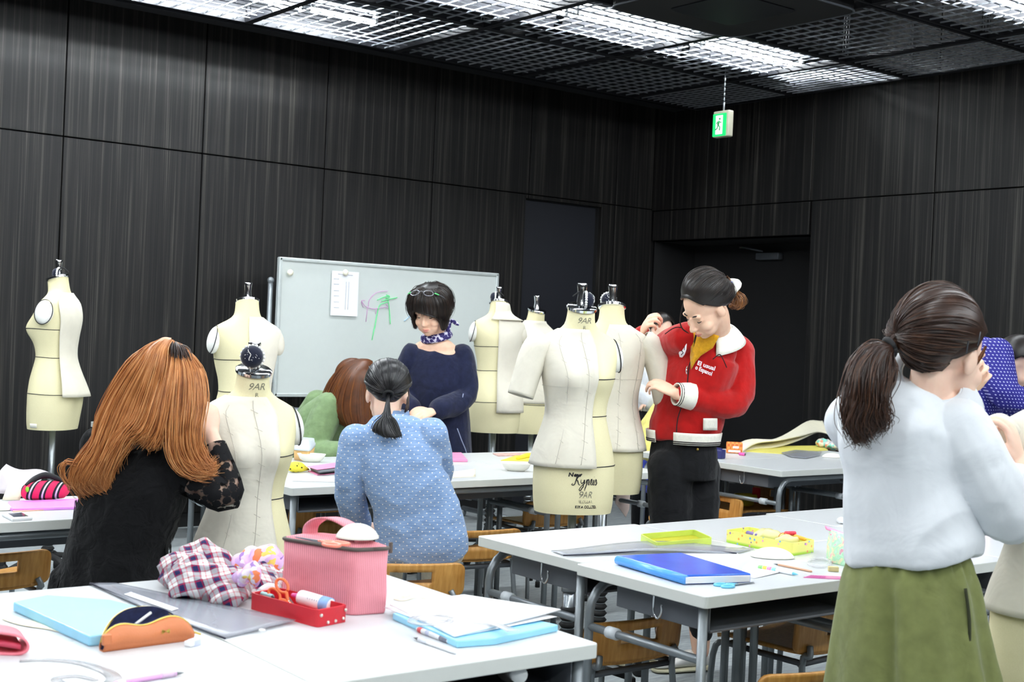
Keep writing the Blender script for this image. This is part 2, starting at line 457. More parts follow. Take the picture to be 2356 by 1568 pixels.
# air conditioner
c = T(1700, 22, 3.17)
o = thing('ceiling_air_conditioner', 'black square ceiling air conditioner with a rounded panel', 'air conditioner', (5.27, 5.0, 3.17))
def rrect(w, h, r, n=6):
    pts = []
    for cx, cy, a in ((w / 2 - r, h / 2 - r, 0), (-w / 2 + r, h / 2 - r, 90), (-w / 2 + r, -h / 2 + r, 180), (w / 2 - r, -h / 2 + r, 270)):
        for k in range(n + 1): pts.append((cx + r * cos(radians(a + 90 * k / n)), cy + r * sin(radians(a + 90 * k / n))))
    return pts
b = MB(); b.prism(rrect(1.0, 0.95, 0.10), 0, 0.06); adopt_local(b.build('panel', M_black, smooth=False), o)
b = MB(); b.tube([V((x, y, 0.0)) for x, y in rrect(1.0, 0.95, 0.10)] + [V((0.5, 0.375, 0))], 0.006, 6); adopt_local(b.build('panel_rim', M_steeld), o)
b = MB(); b.prism(rrect(0.5, 0.5, 0.05), -0.006, 0.0); adopt_local(b.build('intake_grid', M_frame, smooth=False), o)
b = MB(); b.box((0, 0, 0.42), (0.8, 0.8, 0.72)); adopt_local(b.build('casing', M_black, smooth=False), o)
# exit sign
M_green = emit('exit_green', (40, 235, 120), 1.1); M_exitw = emit('exit_white', (235, 255, 245), 1.5)
ex = thing('exit_sign', 'glowing green exit sign hanging on a chain from the ceiling', 'exit sign', (6.62, 6.32, 2.76))
b = MB(); b.box((0, 0, 0.09), (0.05, 0.145, 0.18), bevel=.008); adopt_local(b.build('housing', plain('sign_housing', (170, 168, 150), .5), smooth=False), ex)
b = MB(); b.box((-0.027, 0.008, 0.083), (0.006, 0.122, 0.155), bevel=.002); adopt_local(b.build('green_face', M_green, smooth=False), ex)
b = MB(); b.box((-0.0305, 0.008, 0.083), (0.003, 0.062, 0.128)); adopt_local(b.build('doorway_symbol', M_exitw, smooth=False), ex)
def E(u, v): return V((-0.034, 0.012 - u, 0.083 + v))
b = MB(); b.ball(E(0.012, .04), .008, u=8, v=6)
b.tube([E(.008, .028), E(-.002, .0)], .007, 6); b.tube([E(.006, .025), E(.022, .012), E(.028, .02)], .0035, 6); b.tube([E(.006, .025), E(-.012, .018), E(-.016, .005)], .0035, 6)
b.tube([E(-.002, 0), E(.014, -.016), E(.012, -.04)], .0045, 6); b.tube([E(-.002, 0), E(-.010, -.025), E(-.026, -.032)], .0045, 6)
adopt_local(b.build('running_figure', plain('exit_figure_green', (30, 150, 80), .5)), ex)
b = MB(); b.tube([(0, 0, .18), (0, 0, .24)], .007, 8)
for k in range(6): b.ball((0, 0, .26 + .034 * k), (.006, .006, .015), u=8, v=6)
b.tube([(0, 0, .24), (0, 0, GZ + .1 - 2.76)], .002, 6)
adopt_local(b.build('chain', M_steel), ex)

# ------------------------------------------------------------------ whiteboard
YB = 7.45
def WB(px, py, off=0.006):
    d = ray(px, py); return EYE + d * ((YB - off) / d.y)
p0, p1, p2 = WB(640, 591), WB(1148, 627), WB(636, 911)
bx0, bx1, bz0, bz1 = (p0.x + p2.x) / 2, p1.x, p2.z, p0.z
wb = thing('whiteboard', 'wide white board on a stand with pink and green marker drawings', 'whiteboard', ((bx0 + bx1) / 2, YB, 0))
bw, bh, bzc = bx1 - bx0, bz1 - bz0, (bz0 + bz1) / 2
b = MB(); b.box((0, 0.012, bzc), (bw - .02, 0.02, bh - .02)); adopt_local(b.build('board_surface', plain('board_white', (204, 211, 209), .35, var=.01), smooth=False), wb)
b = MB()
for s in (-1, 1): b.box((s * (bw / 2 - .008), .01, bzc), (.022, .034, bh), bevel=.004)
for s in (-1, 1): b.box((0, .01, bzc + s * (bh / 2 - .008)), (bw, .034, .022), bevel=.004)
adopt_local(b.build('frame', plain('board_frame', (206, 214, 214), .35, .4), smooth=False), wb)
for s in (-1, 1):
    b = MB(); b.tube([(s * (bw / 2 + .03), .05, .06), (s * (bw / 2 + .03), .05, bzc + .28)], .016, 10); b.ball((s * (bw / 2 + .03), .05, bzc + .29), .022)
    b.box((s * (bw / 2 + .02), .04, bzc - .33), (.05, .05, .05), bevel=.006); b.tube([(s * (bw / 2 + .03), -.25, .06), (s * (bw / 2 + .03), .35, .06)], .018, 8)
    for q in (-.25, .35): b.ball((s * (bw / 2 + .03), q, .028), .028, u=10, v=8)
    adopt_local(b.build('stand_post', M_steel), wb)
def strokes(lines, mat, name, r=.0035):
    b = MB()
    for l in lines: b.tube([WB(*q) for q in l], r, 5, 4 if len(l) > 2 else 1)
    return b.build(name, mat, wb)
Mg = plain('marker_green', (95, 225, 140), .6, var=0); Mp = plain('marker_pink', (205, 150, 200), .6, var=0)
strokes([[(862, 755), (872, 705), (884, 697), (893, 694)], [(856, 782), (862, 752)], [(893, 690), (896, 712), (898, 745)], [(878, 692), (890, 689), (914, 684)],
         [(868, 690), (880, 684), (895, 680)], [(889, 678), (897, 682), (888, 686)]], Mg, 'green_drawing', .003)
strokes([[(832, 692), (842, 705), (862, 710), (890, 705)], [(840, 691), (832, 692), (836, 707)], [(888, 700), (893, 705), (888, 709)], [(892, 669), (866, 673), (850, 690), (848, 705)],
         [(846, 705), (842, 740)], [(950, 690), (938, 695), (945, 702)], [(866, 708), (864, 722)]], Mp, 'pink_drawing', .0022)
strokes([[(930, 738), (945, 725), (952, 715)]], plain('marker_blue', (170, 205, 235), .6, var=0), 'blue_drawing', .003)
# sheet and magnets on the board
q = [WB(764, 622, .010), WB(826, 626, .010), WB(822, 728, .012), WB(760, 725, .012)]
ps = thing('paper_sheet', 'printed white paper sheet held on the whiteboard by a magnet', 'paper', ((q[0].x + q[1].x) / 2, YB - .011, (q[0].z + q[2].z) / 2))
b = MB(); b.loft([[v + V((0, -.0006, 0)) for v in q], [v + V((0, .0006, 0)) for v in q]]); b.build('sheet', plain('paper_white', (238, 240, 246), .7, var=0), ps, smooth=False)
b = MB()
for k, yy in enumerate((641, 653, 668, 680, 694, 707)): b.tube([WB(768, yy, .0125), WB(780, yy + .5, .0125)], .0012, 4)
for xx in (797, 803): b.tube([WB(xx, 648, .0125), WB(xx - 3, 712, .0125)], .0012, 4)
b.tube([WB(778, 630, .0125), WB(812, 633, .0125)], .0014, 4)
b.build('printed_lines', plain('print_grey', (150, 152, 165), .8, var=0), ps)
Mm = plain('magnet_cream', (228, 224, 205), .4)
for px, py, l in ((667, 627, 'round cream magnet alone at the top left of the whiteboard'), (794, 627, 'round cream magnet holding the paper sheet')):
    b = MB(); b.lathe([(.0, 0), (.019, 0), (.021, .006), (.018, .014), (.0, .015)], WB(px, py, .012), 16, Matrix.Rotation(pi / 2, 3, 'X')); tag(b.build('board_magnet', Mm), l, 'magnet', 'whiteboard magnets')
# ================================================================== school tables and chairs
M_top = plain('white_table_top', (206, 209, 211), 0.32, var=0.008)
M_edge = plain('table_edge', (214, 217, 212), 0.5, var=0.01)
M_tray = plain('table_tray_grey', (98, 102, 108), 0.55, 0.2, 0.04)
M_grip = plain('grey_rubber_clamp', (196, 202, 206), 0.6)
TW, TD = 0.686, 0.515
def make_table():
    o = thing('school_table', 'x', 'table')
    L = lambda b, n, m, **k: adopt_local(b.build(n, m, **k), o)
    b = MB(); b.prism(rrect(TW, TD, .012, 4), TZ - .032, TZ); L(b, 'tabletop', [M_top, M_edge], smooth=False, bevel=.0025)
    me = o.children[0].data
    for p in me.polygons:
        if abs(p.normal.z) < .5: p.material_index = 1
    R = .0135; zt = TZ - .032 - R - .004; yb = TD / 2 - .035; xl = TW / 2 - .03
    arc = [(-xl, yb, .02), (-xl, yb, zt - .09)] + [(-xl + .09 - .09 * cos(a), yb, zt - .09 + .09 * sin(a)) for a in (pi / 8, pi / 4, 3 * pi / 8, pi / 2)]
    full = arc + [(-x, y, z) for x, y, z in reversed(arc)]
    b = MB(); b.tube(full, R, 12); L(b, 'bent_leg_tube', M_steel)
    for s in (-1, 1):
        b = MB(); b.tube([(s * xl, -yb, .02), (s * xl, -yb, TZ - .034)], R, 12); L(b, 'leg', M_steel)
        b = MB(); b.tube([(s * xl, -yb, .535), (s * xl, yb, .535)], R * .85, 10); st = L(b, 'stretcher', M_steel)
        b = MB(); b.tube([(s * xl, .10, .535), (s * xl, .14, .535)], R * 1.25, 10); adopt_local(b.build('clamp', M_grip), st)
    b = MB(); h = .068; z1 = TZ - .033; z0 = z1 - h; yf = -TD / 2 + .03; y2 = .13; xw = TW / 2 - .05
    for s in (-1, 1): b.box((s * xw, (yf + y2) / 2, (z0 + z1) / 2), (.003, y2 - yf, h))
    b.box((0, y2, (z0 + z1) / 2), (2 * xw, .003, h)); b.box((0, (yf + y2) / 2, z0), (2 * xw, y2 - yf, .003)); b.tube([(-xw, yf, z0), (xw, yf, z0)], .004, 6)
    L(b, 'storage_tray', M_tray, smooth=False)
    for s in (-1, 1):
        x = s * (xw + .012)
        b = MB(); b.tube([(x, -.03, z1), (x, -.03, z1 - .05), (x, -.045, z1 - .068), (x, -.06, z1 - .05), (x, -.06, z1 - .028)], .0032, 6, 4); L(b, 'bag_hook', M_chrome)
    b = MB()
    for sx in (-1, 1):
        for sy in (-1, 1): b.lathe([(.0, 0), (.018, 0), (.016, .025), (.0, .025)], (sx * xl, sy * yb, 0), 10)
    L(b, 'feet', M_rubber)
    return o
tb0 = make_table(); _tf = [True]
TG = 'white school tables with grey steel legs'
def table(x0, y0, label, turn=False, rz=0.0, z=0):
    o = tb0 if _tf[0] else tree_copy(tb0); _tf[0] = False
    return place(o, (x0 + TW / 2, y0 + TD / 2, z), rz + (pi if turn else 0), label, group=TG)
table(1.20, 2.095, 'nearest white table, its bare right corner by the front edge, under the stacked papers')
table(0.51, 2.095, 'nearest white table at the lower left, under the brown pencil pouch')
table(1.20, 2.612, 'white table under the pink striped bag, behind the nearest table')
table(0.51, 2.612, 'white table under the light blue folder at the left')
table(2.47, 2.345, 'white table with the blue binder and light blue scissors on its left end')
table(3.158, 2.33, 'white table beside the woman in olive culottes, under the pink and green pouch')
table(3.846, 2.35, 'white table hidden behind the woman in the white blouse, seen past her elbow')
table(2.50, 2.868, 'white table with an empty left corner behind the blue binder table')
table(3.188, 2.85, 'white table under the yellow patterned tin box')
table(3.88, 2.88, 'white table right of the tin box table, with a crumpled tissue')
table(2.505, 4.64, 'white table in front of the seated woman in the light blue dotted top')
table(3.195, 4.64, 'white table with an ivory pin dish, left of the middle lettered dress form', True)
table(3.885, 4.64, 'white table end seen between the two centre dress forms and the black jeans', True)
table(2.505, 5.16, 'white table under the leaning woman in the green jacket')
table(3.195, 5.16, 'white table in front of the standing woman in navy with the pink folder', True)
table(3.885, 5.16, 'white table with the yellow folder near the centre dress form', True)
table(5.245, 4.49, 'white table with a bare near corner behind the woman in the red jacket', True)
table(5.93, 4.49, 'white table behind the white blouse woman, right of the cream cloth table', True)
table(5.20, 5.01, 'white table under the orange box and navy pouch')
table(5.89, 5.01, 'white table under the pile of cream cloth')
table(0.985, 4.16, 'white table at the left edge with the phone and striped pouch', True, radians(1.5))
table(2.86, 7.35, 'white table near the left wall behind the long haired woman', True)
table(3.56, 7.33, 'white table standing below the whiteboard', True)

def plywood(name, a, b_, rot=(0, 0, 0)):
    t = NT(name); co = t.coord('Object', (6, 6, 90) if rot else (90, 6, 6)); n = t.noise(co, 1.0, 3, .6)
    t.col(t.ramp(n, [(0.3, lin(a)), (0.7, lin(b_))])); t.set(.38, 0, .4); MATS[name] = t.m; return t.m
def veneer():
    t = NT('beech_veneer'); co = t.coord('Object', (70, 70, 5)); n = t.noise(co, 1.0, 3, .6)
    t.col(t.ramp(n, [(0.3, lin((172, 118, 52))), (0.7, lin((206, 154, 84)))])); t.set(.36, 0, .4); return t.m
M_ply = veneer()
M_hole = plain('inner_ply_edge', (214, 170, 110), .5)
def make_chair():
    o = thing('school_chair', 'x', 'chair'); L = lambda b, n, m, **k: adopt_local(b.build(n, m, **k), o)
    # seat: curved plywood shell
    pts = rrect(.38, .37, .05, 5); b = MB()
    zf = lambda x, y: .395 + .012 * (x / .19) ** 2 - (.02 * max(0, (y - .10) / .09) ** 2)
    n = 14
    def seat(u, v):
        x = (u - .5); y = (v - .5); k = .5
        sx, sy = .38 * x, .37 * y
        e = max(abs(x), abs(y)) * 2
        if e > .8:
            f = 1 - .10 * (abs(x) * 2) ** 6 * (abs(y) * 2) ** 6; sx *= f; sy *= f
        return V((sx, sy, zf(sx, sy)))
    b.grid(seat, n, n); L(b, 'seat', M_ply, solid=.012)
    # backrest: curved plate with a hand hole, open grid
    W_, H_ = .40, .122; NX, NZ = 26, 10
    def inh(x, z):          # the hand hole
        return abs(x) < .072 and abs(z - .012) < .0205
    bm = MB(); yc = -.185; R = .62
    xs = [-W_ / 2 + W_ * i / NX for i in range(NX + 1)]
    zs = [-H_ / 2, -H_ / 2 + .008, -H_ / 2 + .02, -.03, -.0085, .0, .0245, .0325, .045, H_ / 2 - .008, H_ / 2]
    def bp(x, z):
        c = .03; ex = max(0, abs(x) - (W_ / 2 - c)); ez = max(0, abs(z) - (H_ / 2 - c)); l = sqrt(ex * ex + ez * ez)
        if ex > 0 and ez > 0 and l > c: x -= math.copysign(ex - ex * c / l, x); z -= math.copysign(ez - ez * c / l, z)
        return V((x, yc - .012 + .9 * x * x - .10 * z, .462 + z))
    grid = {}
    for i, x in enumerate(xs):
        for j, z in enumerate(zs): grid[i, j] = bm.bm.verts.new(bp(x, z))
    for i in range(NX):
        for j in range(len(zs) - 1):
            if inh((xs[i] + xs[i + 1]) / 2, (zs[j] + zs[j + 1]) / 2): continue
            bm.bm.faces.new((grid[i, j], grid[i + 1, j], grid[i + 1, j + 1], grid[i, j + 1]))
    L(bm, 'backrest', M_ply, solid=.013)
    r = .0105
    for s in (-1, 1):
        b = MB(); b.tube([(s * .165, .14, .375), (s * .185, .17, .33), (s * .19, .18, .01)], r, 8, 4); L(b, 'leg', M_steel)
        b = MB(); b.tube([(s * .15, -.186, .425), (s * .162, -.195, .395), (s * .165, -.17, .36), (s * .19, -.21, .01)], r, 8, 4); L(b, 'leg', M_steel)
        b = MB(); b.tube([(s * .165, .14, .375), (s * .16, 0, .37), (s * .165, -.17, .37)], r, 8, 3); L(b, 'seat_rail', M_steeld)
    b = MB(); b.tube([(-.165, -.16, .365), (.165, -.16, .365)], r, 8); L(b, 'cross_rail', M_steeld)
    b = MB(); b.tube([(-.165, .13, .37), (.165, .13, .37)], r, 8); L(b, 'cross_rail', M_steeld)
    b = MB()
    for sx in (-1, 1):
        for y in (.18, -.21): b.tube([(sx * .19, y, 0), (sx * .19, y, .03)], .0135, 8)
    L(b, 'feet', M_rubber); return o
ch0 = make_chair(); _cf = [True]
def chair(px, py, Z, rz, label):
    """backrest centre at the given point, standing on the floor; rz turns the chair, 0 = facing +y"""
    o = ch0 if _cf[0] else tree_copy(ch0); _cf[0] = False
    p = P(px, py, Z); off = Matrix.Rotation(rz, 3, 'Z') @ V((0, -.195, 0))
    return place(o, (p.x - off.x, p.y - off.y, 0), rz, label, group='low wooden school chairs with steel legs')
chair(946, 1312, 4.70, radians(-24), 'wooden chair under the seated woman in the light blue dotted top')
chair(1108, 1245, 5.55, radians(-10), 'wooden chair with an open hand hole, left behind the bare table corner')
chair(1472, 1458, 3.95, radians(0), 'wooden chair tucked under the end of the blue binder table')
chair(1935, 1444, 4.2, radians(4), 'wooden chair tucked under the table beside the olive culottes')
chair(1898, 1562, 3.42, radians(-8), 'wooden chair at the bottom edge in front of the olive culottes')
chair(-10, 1315, 4.55, radians(2), 'wooden chair under the table at the left edge')
chair(1285, 1172, 6.65, radians(0), 'wooden chair under the far table behind the centre dress form')
chair(1790, 1122, 7.75, radians(75), 'wooden chair with yellow things on its seat, under the cream cloth table')
chair(1660, 1145, 7.15, radians(85), 'wooden chair half hidden by the black jeans')
chair(760, 1175, 6.1, radians(0), 'wooden chair under the far table left of the light blue dotted top')
# ================================================================== dress forms
def canvas():
    t = NT('cream_canvas'); co = t.coord(); n = t.noise(co, 700, 2)
    t.col(t.ramp(n, [(.3, lin((222, 214, 172))), (.7, lin((232, 225, 186)))])); t.bump(n, .15, .001); t.set(.75, 0, .25); return t.m
M_canvas = canvas()
M_muslin = cloth('muslin', (220, 215, 200), var=.03, fold=9, bump=.22, sheen=.05)
M_plate = plain('white_arm_plate', (240, 241, 236), .55, var=.01)
M_tape = plain('black_style_tape', (24, 24, 26), .7)
M_thread = plain('thread_grey', (196, 190, 178), .8, var=0)
M_ink = plain('printed_black', (28, 28, 30), .7, var=0); M_ink2 = plain('printed_grey', (120, 118, 100), .7, var=0)
M_paper_tag = plain('paper_tag', (236, 234, 222), .7)
M_pole = plain('stand_pole', (150, 156, 160), .3, .8, .03)
SEC = [(0, .152, .113, 0), (.02, .159, .119, 0), (.10, .164, .123, -.002), (.19, .163, .124, -.004), (.26, .150, .114, -.003), (.33, .130, .098, 0), (.385, .117, .087, .002),
       (.44, .121, .092, .005), (.50, .135, .104, .010), (.54, .143, .110, .012), (.585, .149, .106, .008), (.63, .158, .093, -.001), (.66, .164, .080, -.007), (.685, .158, .066, -.012),
       (.703, .132, .058, -.014), (.716, .100, .054, -.014), (.73, .072, .053, -.011), (.747, .060, .053, -.006), (.78, .055, .051, .000), (.81, .053, .050, .005)]
def sec(z):
    z = max(0, min(.81, z))
    for a, b in zip(SEC, SEC[1:]):
        if z <= b[0]:
            f = (z - a[0]) / (b[0] - a[0]); return [a[i] + (b[i] - a[i]) * f for i in (1, 2, 3)]
    return list(SEC[-1][1:])
def fsec(z):                               # smoothed section
    v = [0, 0, 0]; w = 0
    for d, k in ((-.02, 1), (-.01, 2), (0, 3), (.01, 2), (.02, 1)):
        if not 0 <= z + d <= .81: continue
        s = sec(z + d); w += k
        for i in range(3): v[i] += s[i] * k
    return [x / w for x in v]
def fpt(z, th, off=0.0):
    """point of the form's skin; th = 0 is the form's right-hand (+x) side, pi/2 its front (+y)"""
    a, b, yc = fsec(z); p = 2.25
    ct, st = cos(th), sin(th)
    x = (a + off) * math.copysign(abs(ct) ** (2 / p), ct); y = (b + off) * math.copysign(abs(st) ** (2 / p), st)
    if y > 0:
        y += .030 * exp(-((abs(x) - .068) / .048) ** 2 - ((z - .535) / .055) ** 2)
        y += .010 * exp(-(x / .09) ** 2 - ((z - .27) / .08) ** 2)
    else:
        y -= .016 * exp(-((abs(x) - .06) / .06) ** 2 - ((z - .17) / .09) ** 2) + .010 * exp(-((abs(x) - .07) / .06) ** 2 - ((z - .60) / .06) ** 2)
    zz = z + (max(0, z - .74) / .07) * (-.016) * (y / .05)       # the neck top tips forward
    return V((x, y + yc, zz))
def text_mesh(s, size, shear=0.0, space=1.0, bold=0.0):
    c = bpy.data.curves.new('t', 'FONT'); c.body = s; c.size = size; c.shear = shear; c.align_x = 'CENTER'; c.space_character = space; c.offset = bold; c.resolution_u = 3
    o = bpy.data.objects.new('t', c); COL.objects.link(o); bpy.context.view_layer.update()
    me = bpy.data.meshes.new_from_object(o.evaluated_get(bpy.context.evaluated_depsgraph_get()))
    vs = [v.co.copy() for v in me.vertices]; fs = [list(p.vertices) for p in me.polygons]
    bpy.data.objects.remove(o); bpy.data.curves.remove(c); bpy.data.meshes.remove(me); return vs, fs
def th_of(z, x0, arc):
    """walk arc metres around the front from x0"""
    th = pi / 2 - x0; step = 1e-2; s = 0; q = fpt(z, th); sg = 1 if arc > 0 else -1
    while s < abs(arc):
        th += sg * step; n = fpt(z, th); s += (n - q).length; q = n
    return th
def wrap_text(b, s, size, zc, x_off=0.0, shear=0, space=1, bold=0, off=.0012, sx=1.0, rot=0.0):
    vs, fs = text_mesh(s, size, shear, space, bold); new = []
    rc = sqrt(fsec(zc)[0] * fsec(zc)[1])
    tbl = {}
    for v in vs:
        x = v.x * sx; y = v.y; x, y = x * cos(rot) - y * sin(rot), x * sin(rot) + y * cos(rot)
        ar = x + x_off; key = round(ar, 4)
        if key not in tbl: tbl[key] = th_of(zc, 0, ar)
        p = fpt(zc + y, tbl[key], off); new.append(b.bm.verts.new(p))
    for f in fs:
        try: b.bm.faces.new([new[i] for i in f])
        except ValueError: pass
def wrap_strokes(b, lines, size, zc, x_off, r=.0012, off=.001):
    for l in lines:
        pts = []
        for x, y in catmull([V((q[0], q[1], 0)) for q in l], 4 if len(l) > 2 else 1) and [(v.x, v.y) for v in catmull([V((q[0], q[1], 0)) for q in l], 4 if len(l) > 2 else 1)]:
            pts.append(fpt(zc + y * size, th_of(zc, 0, x * size + x_off), off))
        b.tube(pts, [r * .5, r, r * 1.2, r, r * .5], 5)
def ring(b, z, r=.0018, th0=0, th1=2 * pi, off=.001, n=48, wob=0):
    pts = [fpt(z + wob * sin(3 * t_), t_, off) for t_ in [th0 + (th1 - th0) * k / n for k in range(n + 1)]]
    b.tube(pts, r, 5)
def toile_sheet(b, z0, z1, ta, tb_, off=.006, flare=.0, nz=30, nt=26, hole=True, pe=1.0):
    """cloth laid over the form: angle from ta to tb_, hem at z0"""
    def f(u, v):
        z = z0 + (z1 - z0) * u
        th = ta + (tb_ - ta) * v
        o = off + flare * max(0, 1 - u * 2.2) ** 1.3 + .0025 * sin(9 * v + 5 * u) * (1 - u) + .004 * exp(-((z - .40) / .09) ** 2)
        p = fpt(z, th, o); return p
    b.grid(f, nz, nt)
def dress_form(px_hem, py_hem, Z, px_ax, turn, label, toile=None, text=True, tape='bwh', scale=.95, pin=None):
    """hem centre seen at (px_hem, py_hem) at depth Z; turn = degrees the front is turned from facing the lens towards picture right"""
    hem = P(px_hem, py_hem, Z); d = ray(px_hem, py_hem); d.z = 0; d.normalize()
    rt = V((-d.y, d.x, 0)) * -1
    fw = (-d) * cos(radians(turn)) + rt * sin(radians(turn))
    rz = atan2(fw.y, fw.x) - pi / 2; hz = hem.z
    o = thing('dress_form', label, 'dress form', (hem.x, hem.y, 0), rz, 'cream canvas dress forms on stands')
    L = lambda b, n, m, par=None, **k: adopt_local(b.build(n, m, **k), par or o)
    S = V((0, 0, hz)); up = lambda v: v * scale + S
    b = MB(); n = 56; rings = [[up(fpt(0, 2 * pi * k / n) * .9 + V((0, 0, .0))) for k in range(n)]]
    for i in range(64):
        z = .81 * i / 63; rings.append([up(fpt(z, 2 * pi * k / n)) for k in range(n)])
    b.loft(rings); L(b, 'torso', M_canvas, angle=50)
    # arm plates with their black armhole tape
    for s in (-1, 1):
        c = up(V((s * .150, -.006, .625))); R = Matrix.Rotation(s * radians(-12), 3, 'Y')
        b = MB(); b.ball(c, (.034 * scale, .050 * scale, .066 * scale), R, 20, 14); L(b, 'arm_plate' if (s < 0 or not toile) else 'muslin_shoulder', M_plate if (s < 0 or not toile) else M_muslin)
        if s > 0 and toile: continue
        b = MB(); b.tube([c + R @ V((s * .008 * scale, .0515 * scale * cos(t_), .0675 * scale * sin(t_))) for t_ in [2 * pi * k / 28 for k in range(29)]], .0022, 5); L(b, 'armhole_tape', M_tape)
    b = MB()
    for ch, z in (('b', .535), ('w', .385), ('h', .19)):
        if ch in tape: ring(b, z, wob=.0015)
    b.bm.verts.ensure_lookup_table()
    for v in b.bm.verts: v.co = up(v.co)
    if len(b.bm.verts): L(b, 'style_tape', M_tape)
    # neck cap and chrome handle
    tip = Matrix.Rotation(radians(-17), 3, 'X'); c = up(V((0, .005, .812)))
    b = MB(); b.lathe([(.0, -.008), (.050, -.008), (.058, -.004), (.059, .006), (.053, .011), (.0, .012)], c, 32, tip); L(b, 'neck_cap', M_chrome, angle=40)
    b = MB(); b.lathe([(.0, 0), (.021, 0), (.020, .012), (.0155, .042), (.019, .07), (.0205, .083), (.019, .086), (.0, .086)], c + V((0, -.002, .008)), 24); L(b, 'neck_handle', M_chrome, angle=40)
    # stand
    b = MB(); b.tube([(0, 0, .20), (0, 0, hz + .05)], .0165, 14); b.tube([(0, 0, .10), (0, 0, .40)], .024, 14)
    b.lathe([(.0, .39), (.03, .39), (.03, .41), (.0, .41)], (0, 0, 0), 14); L(b, 'pole', M_pole)
    b = MB()
    for k in range(7): b.lathe([(.024, -.012), (.034, 0), (.024, .012)], (0, 0, .32 - .028 * k), 16)
    L(b, 'pole_bellows', M_rubber)
    for k in range(5):
        a = 2 * pi * k / 5 + .3; e = V((.25 * cos(a), .25 * sin(a), 0))
        b = MB(); b.tube([V((0, 0, .12)), e * .5 + V((0, 0, .11)), e + V((0, 0, .075))], [.022, .018, .014], 8, ry=[.016, .014, .012]); lg = L(b, 'base_arm', M_rubber)
        b = MB(); b.tube([e + V((-.012 * sin(a), .012 * cos(a), .028)), e + V((.012 * sin(a), -.012 * cos(a), .028))], .028, 12); b.box(e + V((0, 0, .062)), (.03, .03, .035), bevel=.006)
        adopt_local(b.build('caster', M_rubber), lg)
    if text:
        b = MB(); wrap_text(b, '9AR', .043, .755, 0, shear=.28, space=.95, sx=.82)
        wrap_text(b, 'R', .021, .727, .004)
        for v in b.bm.verts: v.co = up(v.co)
        L(b, 'neck_lettering', M_ink2, smooth=False)
    if text == 'full':
        b = MB(); wrap_text(b, 'New', .0215, .152, -.032, shear=.15, bold=.0009, space=1.1, sx=1.2)
        wrap_strokes(b, [[(.35, 1.45), (.2, 1.35), (.3, 1.2), (.5, 1.35), (.45, .9), (.25, .2), (0, .0), (-.15, .12), (0, .25)], [(1.05, 1.5), (.8, 1.2), (.45, .75), (.62, .5), (.75, .1), (.95, .05)],
                         [(1.0, .75), (1.05, .35), (1.2, .25), (1.42, .7), (1.3, .0), (1.05, -.65), (.85, -.55), (1.2, .02), (1.6, .35)],
                         [(1.6, .35), (1.8, .75), (1.62, -.1), (1.45, -.7)], [(1.72, .35), (1.92, .78), (2.02, .5), (1.92, .1), (2.1, .1)], [(2.1, .1), (2.3, .72), (2.42, .7), (2.3, .1), (2.5, .15)],
                         [(2.5, .15), (2.68, .72), (2.58, .1), (2.75, .12)], [(2.72, 1.05), (2.75, 1.1)], [(2.75, .12), (2.98, .78), (3.08, .3), (2.95, .05), (2.8, .12)]], .031, .118, -.038, r=.0019)
        wrap_text(b, 'KIIYA CO.,LTD.', .0145, .028, .018, bold=.0006, sx=.88)
        for v in b.bm.verts: v.co = up(v.co)
        L(b, 'hip_lettering', M_ink, smooth=False)
        b = MB(); wrap_text(b, '9AR', .038, .068, .012, shear=.28, sx=.8); wrap_text(b, 'REGULAR', .0165, .0475, .014, sx=.78)
        for v in b.bm.verts: v.co = up(v.co)
        L(b, 'size_lettering', M_ink2, smooth=False)
    if toile:
        toile(o, L, up)
    return o
def seam(b, pts, up, r=.0012):
    b.tube([up(p) for p in pts], r, 4)
HP = pi / 2
